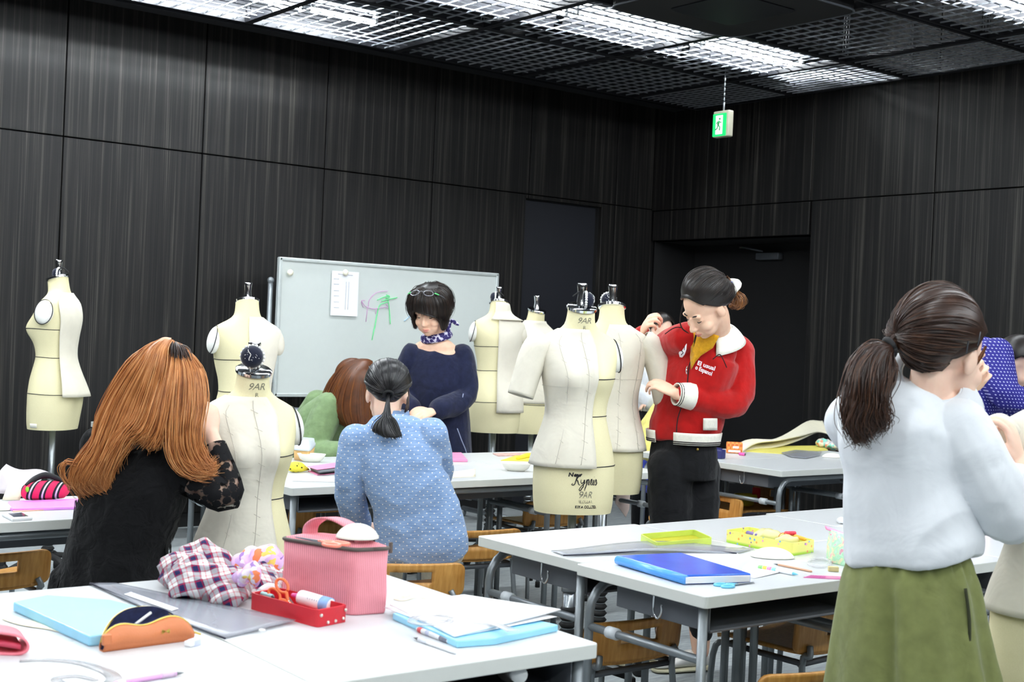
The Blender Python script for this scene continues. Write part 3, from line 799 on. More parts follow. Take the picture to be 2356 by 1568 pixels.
def mk_toile(z0=.2, z1=.735, ta=-HP, tb_=HP, off=.007, flare=.01, sleeve=None, seams=(), collar=False, zz=None, pins=0, label=None):
    def f(o, L, up):
        b = MB(); toile_sheet(b, z0, z1, ta, tb_, off, flare)
        for v in b.bm.verts: v.co = up(v.co)
        t = L(b, 'muslin_toile', M_muslin, solid=.0022)
        t['label'] = label or 'half bodice of pinned muslin'
        if sleeve:
            s, bend, ln = sleeve; b = MB(); n = 26
            c0 = V((s * .150, -.010, .655)); path = [c0 + V((s * -.012, 0, .022)), c0 + V((s * .025, .0, -.01)), c0 + V((s * (.045 + bend * .4), .004, -.10)), c0 + V((s * (.055 + bend), .010, -ln))]
            path = catmull(path, 6); rings = []
            RR = lerpl([.040, .054, .056, .053, .051], len(path)); RY = lerpl([.056, .070, .068, .064, .062], len(path))
            for i, p in enumerate(path):
                tt = (path[min(i + 1, len(path) - 1)] - path[max(0, i - 1)]).normalized(); y = V((0, 1, 0)); y = (y - tt * y.dot(tt)).normalized(); x = tt.cross(y)
                rings.append([up(p + x * RR[i] * cos(2 * pi * k / n) + y * RY[i] * sin(2 * pi * k / n)) for k in range(n)])
            b.loft(rings, cap=False); L(b, 'muslin_sleeve', M_muslin, t, solid=.002)
        if seams or pins:
            b = MB()
            for kind, v, za, zb in seams:
                n = 24
                if kind == 'v':            # princess line at angle v
                    seam(b, [fpt(za + (zb - za) * k / n, v + .10 * sin(pi * k / n), off + .0045 + flare * max(0, 1 - (za + (zb - za) * k / n - z0) / (z1 - z0) * 2.2) ** 1.3) for k in range(n + 1)], up, .0009)
                else:                       # level grain line at height v
                    seam(b, [fpt(v, za + (zb - za) * k / n, off + .0045) for k in range(n + 1)], up, .0006)
            for kind, v, za, zb in seams:
                if kind != 'v': continue
                for k in range(pins):
                    z = za + (zb - za) * (k + .5) / pins; th = v + .10 * sin(pi * (k + .5) / pins)
                    a = fpt(z, th - .05, off + .0055 + flare * max(0, 1 - (z - z0) / (z1 - z0) * 2.2) ** 1.3); c = fpt(z - .012, th + .06, off + .0055 + flare * max(0, 1 - (z - z0) / (z1 - z0) * 2.2) ** 1.3)
                    b.tube([up(a), up(c)], .0006, 4)
            L(b, 'seams_and_pins', M_thread, t)
        if collar:
            b = MB(); b.grid(lambda u, v: up(fpt(.735 + .062 * u, -1.9 + 3.6 * v, .008 + .018 * (1 - u) * u + .012 * (1 - v))), 6, 26); L(b, 'muslin_collar', M_muslin, t, solid=.002)
            b = MB(); b.grid(lambda u, v: up(fpt(.79 - .085 * u, -1.9 + 2.4 * v, .012 + .022 * u)), 6, 20); L(b, 'muslin_collar_fall', M_muslin, t, solid=.002)
    return f
# angles: form's own right is +x?  facing +y, its right hand is +x -> th 0
PR = [('v', .95, .2, .70), ('v', 1.50, .2, .715), ('h', .50, -.6, 1.45), ('h', .385, -.6, 1.5)]
PRB = [('v', -.85, .2, .70), ('v', -1.45, .2, .70), ('h', .50, -1.5, .5), ('h', .385, -1.5, .5)]
forms = {}
forms[1] = dress_form(121, 985, 6.75, 0, -118, 'dress form standing alone at the far left in front of the wall',
    mk_toile(.18, .735, -2.35, .9, .010, .030, pins=0), text=False)
forms[2] = dress_form(553, 1086, 6.5, 0, 195, 'dress form behind the lettered one at left, half bare with a white arm plate',
    mk_toile(.14, .74, -1.62, 1.0, .006, .0), text=False, scale=1.04)
forms[3] = dress_form(560, 1402, 4.25, 0, 15, 'dress form being pinned by the woman with long orange hair',
    mk_toile(.05, .728, -.6, 1.95, .008, .034, seams=PR, pins=9), text=True)
forms[4] = dress_form(1135, 993, 7.85, 0, 188, 'dress form with a draped muslin collar, right of the woman in navy',
    mk_toile(.13, .74, -1.60, .9, .010, .012, collar=True), text=False)
forms[5] = dress_form(1222, 995, 8.3, 0, 40, 'dress form half hidden behind the two forms right of the whiteboard',
    mk_toile(.20, .745, -.8, 2.4, .008, .0), text=False)
forms[6] = dress_form(1317, 1175, 5.0, 0, 17, 'lettered dress form in the middle with one short muslin sleeve',
    mk_toile(.185, .728, -.9, 1.80, .007, .012, sleeve=(1, .03, .20), seams=PR, pins=8), text='full')
forms[7] = dress_form(1390, 1130, 5.5, 0, 187, 'dress form whose sleeve the woman in the red jacket is pinning',
    mk_toile(.19, .735, -1.75, 1.2, .007, .010, sleeve=(1, .05, .25), seams=PRB, pins=9), text=False)
forms[8] = dress_form(2420, 1572, 3.32, 0, 25, 'dress form cut off by the right edge beside the woman in the white blouse',
    mk_toile(.19, .728, -.9, 1.7, .008, .010, sleeve=(1, .0, .17), seams=PR, pins=8), text=False)
for k, a0 in ((1, 0.9), (4, -1.9)):
    o = forms[k]; hz = [c for c in o.children if c.name.startswith('torso')][0].data.vertices; z0 = min(v.co.z for v in hz)
    b = MB(); b.grid(lambda u, v: fpt(.012 + .022 * u, (pi - .2 if k == 1 else pi + .15) + .34 * (v - .5), .002) * .95 + V((0, 0, z0)), 2, 8); adopt_local(b.build('hem_label', M_paper_tag, solid=.001), o)
# pincushions hung on the chrome handles
M_navy = cloth('pincushion_navy', (26, 30, 48), var=.2, bump=.2)
M_cord = plain('white_cord', (225, 225, 222), .8)
def pincushion(px, py, Z, view, label, r=.027):
    c = P(px, py, Z); rt = RIGHT; o = thing('pincushion', label, 'pincushion', c, 0, 'pincushions tied on the neck handles')
    ax = {'front': -AWAY, 'side': rt, 'left': -rt}[view]; q = ax.to_track_quat('Z', 'Y').to_matrix()
    b = MB(); b.lathe([(0, 0), (r, 0), (r * .98, r * .5), (r * .75, r * .85), (r * .4, r), (0, r * 1.05)], (0, 0, 0), 24, q); adopt_local(b.build('cushion', M_navy), o)
    b = MB()
    for k in range(20):
        a = 2 * pi * k / 20; b.ball(q @ V((r * 1.02 * cos(a), r * 1.02 * sin(a), 0)), .0055, u=8, v=6)
    adopt_local(b.build('cord_edge', M_cord), o)
    b = MB(); rng = random.Random(int(px))
    for k in range(16):
        a = rng.uniform(0, 2 * pi); d = rng.uniform(.2, .8) * r; z = r * (1.02 - .3 * (d / r) ** 2)
        p = q @ V((d * cos(a), d * sin(a), z)); b.ball(p, .0014, u=6, v=4)
    b.tube([q @ V(v) for v in ((-.3 * r, r, .4 * r), (-.2 * r, .5 * r, r), (.05 * r, .2 * r, 1.05 * r), (-.1 * r, -.2 * r, 1.05 * r), (-.1 * r, -r, .5 * r), (-.1 * r, -1.4 * r, .2 * r))], .0012, 5, 3)
    adopt_local(b.build('pin_heads', M_cord), o)
    b = MB(); b.tube([q @ V((0, 0, -.001)) + V((.0, 0, .022)), q @ V((0, .01, -.02)) + V((0, 0, .024)), q @ V((0, 0, -.05)) + V((0, 0, .012))], .003, 6, 4); adopt_local(b.build('elastic_band', M_tape), o)
pincushion(581, 820, 4.19, 'front', 'round navy pincushion stuck with threads on the lettered form at left', .0355)
pincushion(1348, 690, 4.98, 'side', 'navy pincushion with white cord edge on the middle lettered form', .030)
pincushion(135, 630, 6.72, 'left', 'navy pincushion on the dress form at the far left', .030)
pincushion(1140, 684, 7.83, 'left', 'navy pincushion on the form right of the woman in navy', .030)
pincushion(1400, 690, 5.52, 'front', 'pincushion seen from behind on the form beside the red jacket', .030)
# ================================================================== people
def skinmat(name, rgb):
    t = NT(name); co = t.coord(); c = lin(rgb)
    t.col(t.ramp(t.noise(co, 30, 3), [(.3, tuple(x * f for x, f in zip(c, (.96, .90, .88)))), (.7, c)])); t.set(.5, 0, .35)
    t.b.inputs['Subsurface Weight'].default_value = .12; t.b.inputs['Subsurface Radius'].default_value = (.012, .005, .003); t.b.inputs['Subsurface Scale'].default_value = .6
    return t.m
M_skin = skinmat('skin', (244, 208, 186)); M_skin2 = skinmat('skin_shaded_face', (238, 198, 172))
M_lip = plain('lips', (204, 126, 116), .45, var=0); M_brow = plain('brow_dark', (44, 34, 30), .8, var=0); M_lash = plain('eye_dark', (30, 24, 22), .5, var=0)

def frame(fwd, up=UP):
    f = V(fwd).normalized(); r = f.cross(V(up)).normalized(); u = r.cross(f)
    return Matrix((r, f, u)).transposed()
class Head:
    """adult head; local x = own right, y = face, z = up, origin between the ears"""
    def __init__(s, c, fwd, up=UP, k=1.0):
        s.R = frame(fwd, up); s.c = V(c); s.k = k
    def w(s, *v): return s.c + s.R @ (V(v) * s.k)
    def add(s, b, detail=True):
        k = s.k
        def e(c, r, rot=None): b.ball(s.w(*c), tuple(x * k for x in r), s.R if rot is None else s.R @ rot, 20, 14)
        e((0, -.012, .030), (.072, .092, .085)); e((0, .022, -.022), (.062, .066, .078)); e((0, .036, -.070), (.045, .048, .040)); e((0, .052, -.092), (.022, .028, .018))
        for sx in (-1, 1):
            e((sx * .073, -.008, -.012), (.010, .019, .031), Matrix.Rotation(radians(-14), 3, 'X')); e((sx * .076, -.014, .002), (.006, .012, .016)); e((sx * .036, .052, -.036), (.026, .030, .026)); e((sx * .028, .046, -.058), (.027, .032, .032))
            if detail: e((sx * .031, .066, .000), (.0148, .0125, .011)); e((sx * .029, .073, .020), (.022, .011, .010)); e((sx * .009, .094, -.036), (.008, .009, .007))
        if detail:
            b.tube([s.w(0, .082, .014), s.w(0, .092, -.012), s.w(0, .104, -.033), s.w(0, .086, -.042)], [.007 * k, .008 * k, .0105 * k, .007 * k], 10, 3)
            b.tube([s.w(-.020, .076, -.066), s.w(0, .088, -.0635), s.w(.020, .076, -.066)], [.004 * k, .0062 * k, .004 * k], 8, 3)
            b.tube([s.w(-.017, .076, -.072), s.w(0, .087, -.0735), s.w(.017, .076, -.072)], [.004 * k, .007 * k, .004 * k], 8, 3)
        return s
    def face(s, parent, mouth=0):
        k = s.k; b = MB()
        for sx in (-1, 1): b.tube([s.w(sx * .015, .0825, .023), s.w(sx * .029, .0805, .028), s.w(sx * .042, .0695, .025)], [.0012 * k, .002 * k, .001 * k], 6, 4, ry=[.0024 * k, .0032 * k, .0016 * k])
        b.build('eyebrows', M_brow, parent)
        b = MB()
        for sx in (-1, 1): b.tube([s.w(sx * .0185, .0765, .000), s.w(sx * .031, .0795, -.0055), s.w(sx * .042, .0715, -.001)], [.0012 * k, .0022 * k, .0014 * k], 6, 4)
        b.build('closed_eyelashes', M_lash, parent)
        b = MB()
        b.tube([s.w(-.018, .0795, -.0665), s.w(-.007, .0915, -.064), s.w(0, .0915, -.065), s.w(.007, .0915, -.064), s.w(.018, .0795, -.0665)], [.0015 * k, .0034 * k, .003 * k, .0034 * k, .0015 * k], 8, 3)
        b.tube([s.w(-.016, .0790, -.0705), s.w(0, .0915, -.073), s.w(.016, .0790, -.0705)], [.0015 * k, .0042 * k, .0015 * k], 8, 4)
        b.build('lips', M_lip, parent)
    def neck(s, b, base, r=.05):
        b.tube([s.w(0, -.028, -.02), s.w(0, -.026, -.085), V(base)], [.048 * s.k, .046 * s.k, r * 1.15], 16, 4, ry=[.052 * s.k, .050 * s.k, r * 1.15])
    def on(s, az, el, grow=0.0, c=(0, -.012, .028), r=(.077, .098, .090)):
        a, e = radians(az), radians(el)   # az 0 = face, 90 = own right
        d = V((sin(a) * cos(e), cos(a) * cos(e), sin(e)))
        return s.w(c[0] + d.x * (r[0] + grow), c[1] + d.y * (r[1] + grow), c[2] + d.z * (r[2] + grow))
    def arcp(s, a0, a1, n=7, grow=0.0, lift=.006):
        """path on the scalp between two (az, el) directions"""
        def d(a):
            x, e = radians(a[0]), radians(a[1]); return V((sin(x) * cos(e), cos(x) * cos(e), sin(e)))
        p, q = d(a0), d(a1); out = []; w = p.angle(q) if p.angle(q) > 1e-4 else 1e-4
        for i in range(n):
            t = i / (n - 1); v = (p * sin((1 - t) * w) + q * sin(t * w)) / sin(w) if w > 1e-3 else p
            g = grow * min(1, .15 + 2.2 * t) + lift * sin(pi * t); c = (0, -.012, .028)
            out.append(s.w(c[0] + v.x * (.077 + g), c[1] + v.y * (.098 + g), c[2] + v.z * (.090 + g)))
        return out
def hand(b, wrist, d, back, side=1, curl=(.5, .5, .55, .6), k=.92, thumb=(.6, .3), spread=.10):
    x = V(d).normalized(); z = V(back); z = (z - x * z.dot(x)).normalized(); y = z.cross(x) * side
    w = V(wrist); L = lambda a, c, e: w + (x * a + y * c + z * e) * k
    # palm
    rings = []
    for px_, hw, ht, zo in ((-.035, .024, .019, 0), (0, .026, .017, 0), (.02, .033, .0155, .001), (.05, .041, .0145, .002), (.075, .042, .0125, .002), (.090, .038, .010, 0)):
        rings.append([L(px_, hw * cos(2 * pi * i / 16) + .002, zo + ht * sin(2 * pi * i / 16)) for i in range(16)])
    b.loft(rings)
    for i, (yo, ln, r, xo) in enumerate(((.031, .070, .0085, .084), (.011, .079, .0088, .090), (-.010, .073, .0084, .087), (-.029, .057, .0075, .079))):
        p = [V((xo - .012, yo, .001)), V((xo + .004, yo, .002))]; a = 0; sp = spread * (1.5 - i) * .5; c = curl[i]
        for f, m in ((.46, .75), (.31, 1.25), (.23, .8)):
            a += c * m; q = p[-1] + V((cos(a) * cos(sp), sin(sp) * cos(a), -sin(a))) * ln * f; p.append(q)
        b.tube([L(*v) for v in p], [r * k * 1.05, r * k * 1.05, r * k, r * k * .92, r * k * .78], 10, 3); b.ball(L(*p[-1]), r * k * .78, u=10, v=8)
    ta, tc = thumb; p = [V((.012, .022, -.004)), V((.034, .040, -.009))]; a = ta
    for ln, m in ((.034, 0), (.027, tc)):
        a -= m; p.append(p[-1] + V((cos(a) * .88, sin(a) * .8, -.38)) * ln)
    b.tube([L(*v) for v in p], [.014 * k, .0125 * k, .0100 * k, .0085 * k], 10, 3); b.ball(L(*p[-1]), .0085 * k, u=10, v=8)
def strandpack(b, guides, n, r, jit, sub=3, wave=.0, seed=0, short=.0, sides=4, taper=.35):
    rng = random.Random(seed); G = [catmull(g, sub) for g in guides]; m = min(len(g) for g in G)
    G = [[g[int(i * (len(g) - 1) / (m - 1) + .5)] for i in range(m)] for g in G]
    for k in range(n):
        u = rng.random() * (len(G) - 1); i = min(int(u), len(G) - 2); f = u - i
        o = V((rng.gauss(0, 1), rng.gauss(0, 1), rng.gauss(0, 1))) * jit; ph = rng.uniform(0, 6.28); am = wave * rng.uniform(.4, 1.3); ax = V((rng.gauss(0, 1), rng.gauss(0, 1), rng.gauss(0, 1))).normalized()
        end = m - int(rng.random() * short * m); st = 0
        pts = [G[i][j] * (1 - f) + G[i + 1][j] * f + o * (.25 + .75 * min(1, j / (m * .35))) + ax * am * sin(ph + j * 9.0 / m) * (j / m) for j in range(st, max(end, st + 4))]
        rr = r * rng.uniform(.7, 1.3); b.tube(pts, [rr * .8, rr * 1.1, rr, rr * taper], sides, cap=False)
def sheet(b, guides, sub=3, across=3):
    G = [catmull(g, sub) for g in guides]; m = min(len(g) for g in G)
    G = [[g[int(i * (len(g) - 1) / (m - 1) + .5)] for i in range(m)] for g in G]
    cols = [catmull([g[j] for g in G], across) for j in range(m)]
    b.grid(lambda u, v: cols[min(m - 1, int(u * (m - 1) + .5))][min(len(cols[0]) - 1, int(v * (len(cols[0]) - 1) + .5))], m - 1, len(cols[0]) - 1)
def hair(name, parent, mat, guides, n=700, r=.0016, jit=.004, wave=.004, short=.1, seed=1, thick=.010, base=True, sub=3, scalp=None):
    if base:
        b = MB(); sheet(b, guides, sub); o = b.build(name, mat, parent, solid=thick)
        b = MB(); strandpack(b, guides, n, r, jit, sub, wave, seed, short); s = b.build('strands', mat, o)
    else:
        b = MB(); strandpack(b, guides, n, r, jit, sub, wave, seed, short); o = b.build(name, mat, parent)
    return o
def scalp(h, parent, mat, name='hair', face=58, grow=.0, low=-42):
    """cap of hair over the skull leaving the face free"""
    b = MB()
    def f(u, v):
        az = -180 + 360 * u; fr = max(0, cos(radians(az))); lo = low + (48 - low) * fr ** .75; lo += max(0, -6 - low) * exp(-((abs(az) - 88) / 24) ** 2) * (1 if fr < .5 else 0)
        el = lo + (90 - lo) * v; return h.on(az, el, grow)
    b.grid(f, 40, 18); return b.build(name, mat, parent, solid=.008)
def limb(b, pts, r, n=14, sub=5, ry=None):
    b.tube(pts, r, n, sub, ry); b.ball(pts[0], r[0] if isinstance(r, (list, tuple)) else r); b.ball(pts[-1], r[-1] if isinstance(r, (list, tuple)) else r)
def collar(name, mat, parent, h, base, r, f, r0=.074, r1=.060, hgt=.045, drop=.05, gap=0.0, flare=.03, up=0.0):
    """stand-and-fall collar around the neck; gap in radians is left open at the front"""
    ax = ((h.w(0, -.03, -.06) - V(base)).normalized() + UP * up).normalized(); R = (r - ax * r.dot(ax)).normalized(); F = ax.cross(R)
    if F.dot(f) < 0: F = -F
    def p(th, rad, z): return V(base) + ax * z + R * (rad * cos(th)) + F * (rad * sin(th))
    a0, a1 = pi / 2 + gap / 2, pi / 2 + 2 * pi - gap / 2
    b = MB(); b.grid(lambda u, v: p(a0 + (a1 - a0) * u, r0 + (r1 - r0) * v, -.01 + hgt * v), 36, 3); o = b.build(name, mat, parent, solid=.003)
    b = MB(); b.grid(lambda u, v: p(a0 + (a1 - a0) * u, r1 + .004 + (r0 + flare - r1) * v ** .8, hgt - .01 + .004 * sin(pi * v) - drop * v * (1 + .35 * abs(2 * u - 1) ** 3)), 36, 5); b.build('collar_fall', mat, o, solid=.003)
    return o
def person(label, loc): return thing('person', label, 'person', loc)
def shoe(parent, heel, d, mat_u, mat_s, L=.235):
    x = V(d).normalized(); y = V((-x.y, x.x, 0)); h = V(heel)
    def ring(t_, w, z0, z1, n=16): return [h + x * (t_ * L) + y * (w * math.copysign(abs(cos(2 * pi * k / n)) ** .8, cos(2 * pi * k / n))) + V((0, 0, (z0 + z1) / 2 + (z1 - z0) / 2 * sin(2 * pi * k / n))) for k in range(n)]
    b = MB(); b.loft([ring(-.02, .022, .022, .07), ring(.03, .033, .018, .088), ring(.2, .037, .018, .090), ring(.38, .038, .018, .088), ring(.5, .041, .018, .074), ring(.66, .046, .018, .058), ring(.85, .045, .018, .046), ring(.97, .034, .018, .036), ring(1.01, .014, .02, .03)])
    u = b.build('shoe', mat_u, parent, subsurf=1)
    b = MB(); b.loft([ring(-.035, .024, 0, .024), ring(.03, .037, 0, .024), ring(.35, .040, 0, .024), ring(.66, .049, 0, .024), ring(.88, .047, 0, .024), ring(1.02, .026, 0, .022)]); b.build('sole', mat_s, u, subsurf=1)
    b = MB()
    for k in range(5): 
        t_ = .50 + .075 * k; zz = .078 - .0066 * k; b.tube([h + x * (t_ * L) + y * .022 + V((0, 0, zz - .012)), h + x * ((t_ + .02) * L) + V((0, 0, zz)), h + x * (t_ * L) - y * .022 + V((0, 0, zz - .012))], .003, 5, 3)
    b.build('laces', mat_u, u)
    return u
M_orange = hairmat('hair_orange', (120, 64, 28), (190, 122, 66), (226, 168, 112))
M_roots = hairmat('hair_dark_roots', (26, 20, 20), (52, 40, 38), (92, 62, 44))
M_brownh = hairmat('hair_brown', (44, 24, 12), (96, 52, 22), (138, 82, 36))
M_blackh = hairmat('hair_black', (12, 11, 12), (26, 25, 27), (58, 58, 62), rough=.32)
M_dkbrown = hairmat('hair_dark_brown', (26, 15, 11), (52, 32, 22), (92, 60, 40), rough=.36)
M_dkblack = hairmat('hair_soft_black', (12, 9, 8), (28, 21, 18), (58, 42, 34), rough=.38)

# ---------------------------------------------------------------- woman with long orange hair
def lace():
    t = NT('black_lace'); co = t.coord(); v = t.add('ShaderNodeTexVoronoi'); v.inputs['Scale'].default_value = 46; v.feature = 'F1'
    m = t.add('ShaderNodeMapping'); t.link(co, m.inputs[0]); t.link(m.outputs[0], v.inputs[0])
    n = t.noise(co, 55, 3, .6, 1.2); f = t.math('ADD', t.math('MULTIPLY', v.outputs['Distance'], .9), t.math('MULTIPLY', n, .55))
    a = t.ramp(f, [(.84, (1, 1, 1)), (.88, (.4, .4, .4)), (1.0, (.3, .3, .3))]); net = t.math('MAXIMUM', a, .25)
    t.link(net, t.b.inputs['Alpha']); t.col(lin((14, 14, 17))); t.set(.8, 0, .2); return t.m
M_lace = lace()
M_blackcloth = cloth('black_crepe', (13, 13, 15), var=.3, fold=20, bump=.5, sheen=.05, rough=.9)
def P1():
    o = person('woman with long orange hair in a black lace top pinning a dress form', (P(270, 1345, 3.98).x, P(270, 1345, 3.98).y, 0))
    f = (AWAY * .85 + RIGHT * .52).normalized(); r = f.cross(UP)
    hip, wst, chs, nck = P(262, 1350, 4.0), P(275, 1235, 3.99), P(318, 1110, 3.99), P(352, 1010, 4.0)
    H = Head(P(392, 893, 3.98), AWAY * .75 + RIGHT * .75 + UP * -.25, UP)
    shr, elr, wrr = P(418, 1085, 3.93), P(524, 1140, 3.95), P(487, 1000, 4.03)
    shl, ell, wrl = P(232, 1025, 4.12), P(290, 1130, 4.35), P(470, 1010, 4.25)
    b = MB(); H.add(b, False); H.neck(b, nck)
    b.torso([hip, wst, chs, nck], [.15, .115, .13, .06], [.11, .09, .10, .05], r)
    limb(b, [shr, elr, wrr], [.048, .041, .036, .036, .028, .0225]); limb(b, [shl, ell, wrl], [.048, .04, .036, .034, .027, .022])
    hand(b, wrr, P(476, 915, 4.06) - wrr, -AWAY + RIGHT * .8, 1, (.9, 1.0, 1.0, 1.0)); hand(b, wrl, P(500, 935, 4.22) - wrl, AWAY * -.3 + UP, -1, (.6, .6, .7, .7))
    th = f * .40
    for s, kn in ((1, r * .10), (-1, r * -.12)):
        k = hip + kn + th + V((0, 0, -.10)); k.z = .44; limb(b, [hip + kn, k, V((k.x, k.y, .25)) + f * .02, V((k.x, k.y, .06)) - f * .02], [.085, .065, .05, .04])
    melt(b, 'body', M_skin, o, .006, 5)
    b = MB(); b.torso([P(246, 1440, 3.99), hip, wst, chs, P(345, 1040, 4.0), nck], [.205, .172, .158, .168, .130, .07], [.17, .14, .115, .125, .10, .06], r)
    b.ball(shr, .062); b.ball(shl, .062)
    for kn in (r * .10, r * -.12):
        k = hip + kn + th; k.z = .45; limb(b, [hip + kn + V((0, 0, -.03)), k], [.12, .085])
    melt(b, 'black_top', M_blackcloth, o, .008, 5, fold=dict(amp=.007, axis=(0, .3, 1), across=16, along=3, seed=4))
    for nm, a in (('lace_sleeve', [shr, elr, wrr]), ('lace_sleeve', [shl, ell, wrl])):
        a = a[:2] + [a[1] + (a[2] - a[1]) * .82]
        b = MB(); b.tube(a, [.060, .055, .050, .046, .040, .036], 18, 6, cap=False); s = b.build(nm, M_lace, o); s['label'] = 'sheer floral lace sleeve'
    # hem of lace at both sides of the waist
    b = MB()
    b.grid(lambda u, v: P(400 + 14 * v - 22 * u + 6 * sin(8 * u), 1165 + 150 * u, 3.93 + .12 * v), 12, 4); b.grid(lambda u, v: P(172 - 52 * u ** 1.4 + 8 * v, 1150 + 210 * u, 4.0 - .05 * v), 12, 3)
    b.build('lace_hem', M_lace, o)
    # hair
    c = (398, 800)
    def g(*q): return [P(x, y, 3.98 + d) for x, y, d in q]
    back = [g((376, 783, -.01), (340, 803, -.03), (300, 838, -.02), (258, 910, .0), (232, 965, .0), (222, 1012, -.02), (184, 1062, -.03), (168, 1105, -.03), (184, 1136, -.03)),
            g((380, 782, -.02), (346, 802, -.06), (315, 845, -.07), (275, 915, -.05), (248, 975, -.06), (228, 1035, -.07), (204, 1075, -.07), (190, 1112, -.06), (212, 1134, -.06)),
            g((385, 782, -.03), (355, 802, -.075), (335, 848, -.095), (300, 920, -.09), (275, 980, -.10), (252, 1035, -.10), (232, 1080, -.10), (218, 1112, -.09), (248, 1130, -.08)),
            g((390, 783, -.03), (368, 804, -.085), (352, 850, -.11), (328, 925, -.115), (306, 975, -.125), (278, 1010, -.13), (258, 1055, -.13), (245, 1090, -.12), (252, 1118, -.10)),
            g((394, 784, -.03), (380, 806, -.09), (372, 852, -.12), (352, 925, -.12), (336, 970, -.13), (320, 992, -.13), (300, 1003, -.13), (285, 1018, -.12), (276, 1040, -.11))]
    mid = [g((396, 787, -.03), (375, 850, -.105), (358, 920, -.13), (345, 965, -.14), (335, 985, -.14), (325, 998, -.14), (312, 1003, -.13), (302, 1008, -.12)),
           g((400, 788, -.03), (396, 850, -.10), (386, 925, -.13), (378, 975, -.14), (372, 1000, -.14), (366, 1014, -.14), (362, 1020, -.14), (360, 1026, -.14))]
    frt = [g((400, 788, -.03), (402, 850, -.10), (396, 925, -.13), (392, 985, -.14), (392, 1035, -.14), (408, 1072, -.13), (436, 1090, -.12), (470, 1092, -.11)),
           g((404, 790, -.02), (422, 850, -.09), (420, 930, -.12), (414, 985, -.13), (418, 1035, -.13), (440, 1072, -.12), (466, 1085, -.11), (490, 1084, -.10)),
           g((410, 792, -.01), (442, 850, -.06), (446, 925, -.09), (438, 980, -.11), (442, 1028, -.11), (458, 1062, -.10), (474, 1082, -.10), (492, 1074, -.09)),
           g((414, 795, .0), (458, 850, -.02), (468, 905, -.04), (458, 965, -.07), (452, 1010, -.09), (462, 1048, -.09), (478, 1072, -.09), (498, 1062, -.08))]
    sc = scalp(H, o, M_orange, grow=.008)
    hair('back_hair', sc, M_orange, back, 1700, .0012, .009, .014, .16, 1, .02)
    hair('middle_hair', sc, M_orange, mid, 900, .0012, .009, .010, .14, 2, .02)
    hair('front_lock', sc, M_orange, frt, 1300, .0011, .009, .013, .2, 3, .014)
    loose = [g((250, 985, -.05), (205, 1060, -.05), (160, 1062, -.05), (140, 1078, -.05), (148, 1105, -.05), (172, 1118, -.05)), g((250, 985, -.05), (200, 1070, -.05), (150, 1066, -.05), (144, 1090, -.05), (160, 1115, -.05), (185, 1128, -.05))]
    hair('loose_curl', sc, M_orange, loose, 22, .0012, .004, .006, .2, 5, base=False)
    root = [g((376, 783, -.018), (366, 790, -.045), (358, 806, -.07)), g((392, 784, -.03), (388, 800, -.07), (384, 822, -.095)), g((405, 787, -.03), (410, 806, -.07), (412, 828, -.09)), g((418, 796, -.01), (434, 812, -.035), (444, 836, -.055))]
    hair('dark_roots', sc, M_roots, root, 130, .0016, .004, .002, .45, 6, base=False)
P1()

# ---------------------------------------------------------------- seated woman in the dotted top
def dots():
    t = NT('blue_dotted_knit'); co = t.coord(); u = t.dot(co, tuple(RIGHT)); z = t.dot(co, (0, 0, 1)); sp = .027
    def cell(off):
        a = t.math('ADD', t.math('DIVIDE', u, sp), off); c = t.math('ADD', t.math('DIVIDE', z, sp), off)
        a = t.math('SUBTRACT', t.math('FRACT', a), .5); c = t.math('SUBTRACT', t.math('FRACT', c), .5)
        return t.math('SQRT', t.math('ADD', t.math('MULTIPLY', a, a), t.math('MULTIPLY', c, c)))
    d = t.math('MINIMUM', cell(0.0), cell(.5)); k = t.math('LESS_THAN', d, .085)
    m = t.add('ShaderNodeMapping'); t.link(co, m.inputs[0]); m.inputs['Scale'].default_value = (30, 30, 240)
    base = t.ramp(t.noise(m.outputs[0], 1, 3, .6), [(.3, lin((112, 142, 186))), (.7, lin((152, 178, 214)))])
    t.col(t.mix(k, base, lin((236, 232, 222)))); t.bump(t.noise(co, 11, 3, .5, .6), .35, .02); t.set(.9, 0, .15, Sheen_Weight=.2); return t.m
M_dots = dots(); M_beige = cloth('beige_trousers', (214, 206, 188)); M_tie = plain('hair_tie_black', (20, 20, 22), .8)
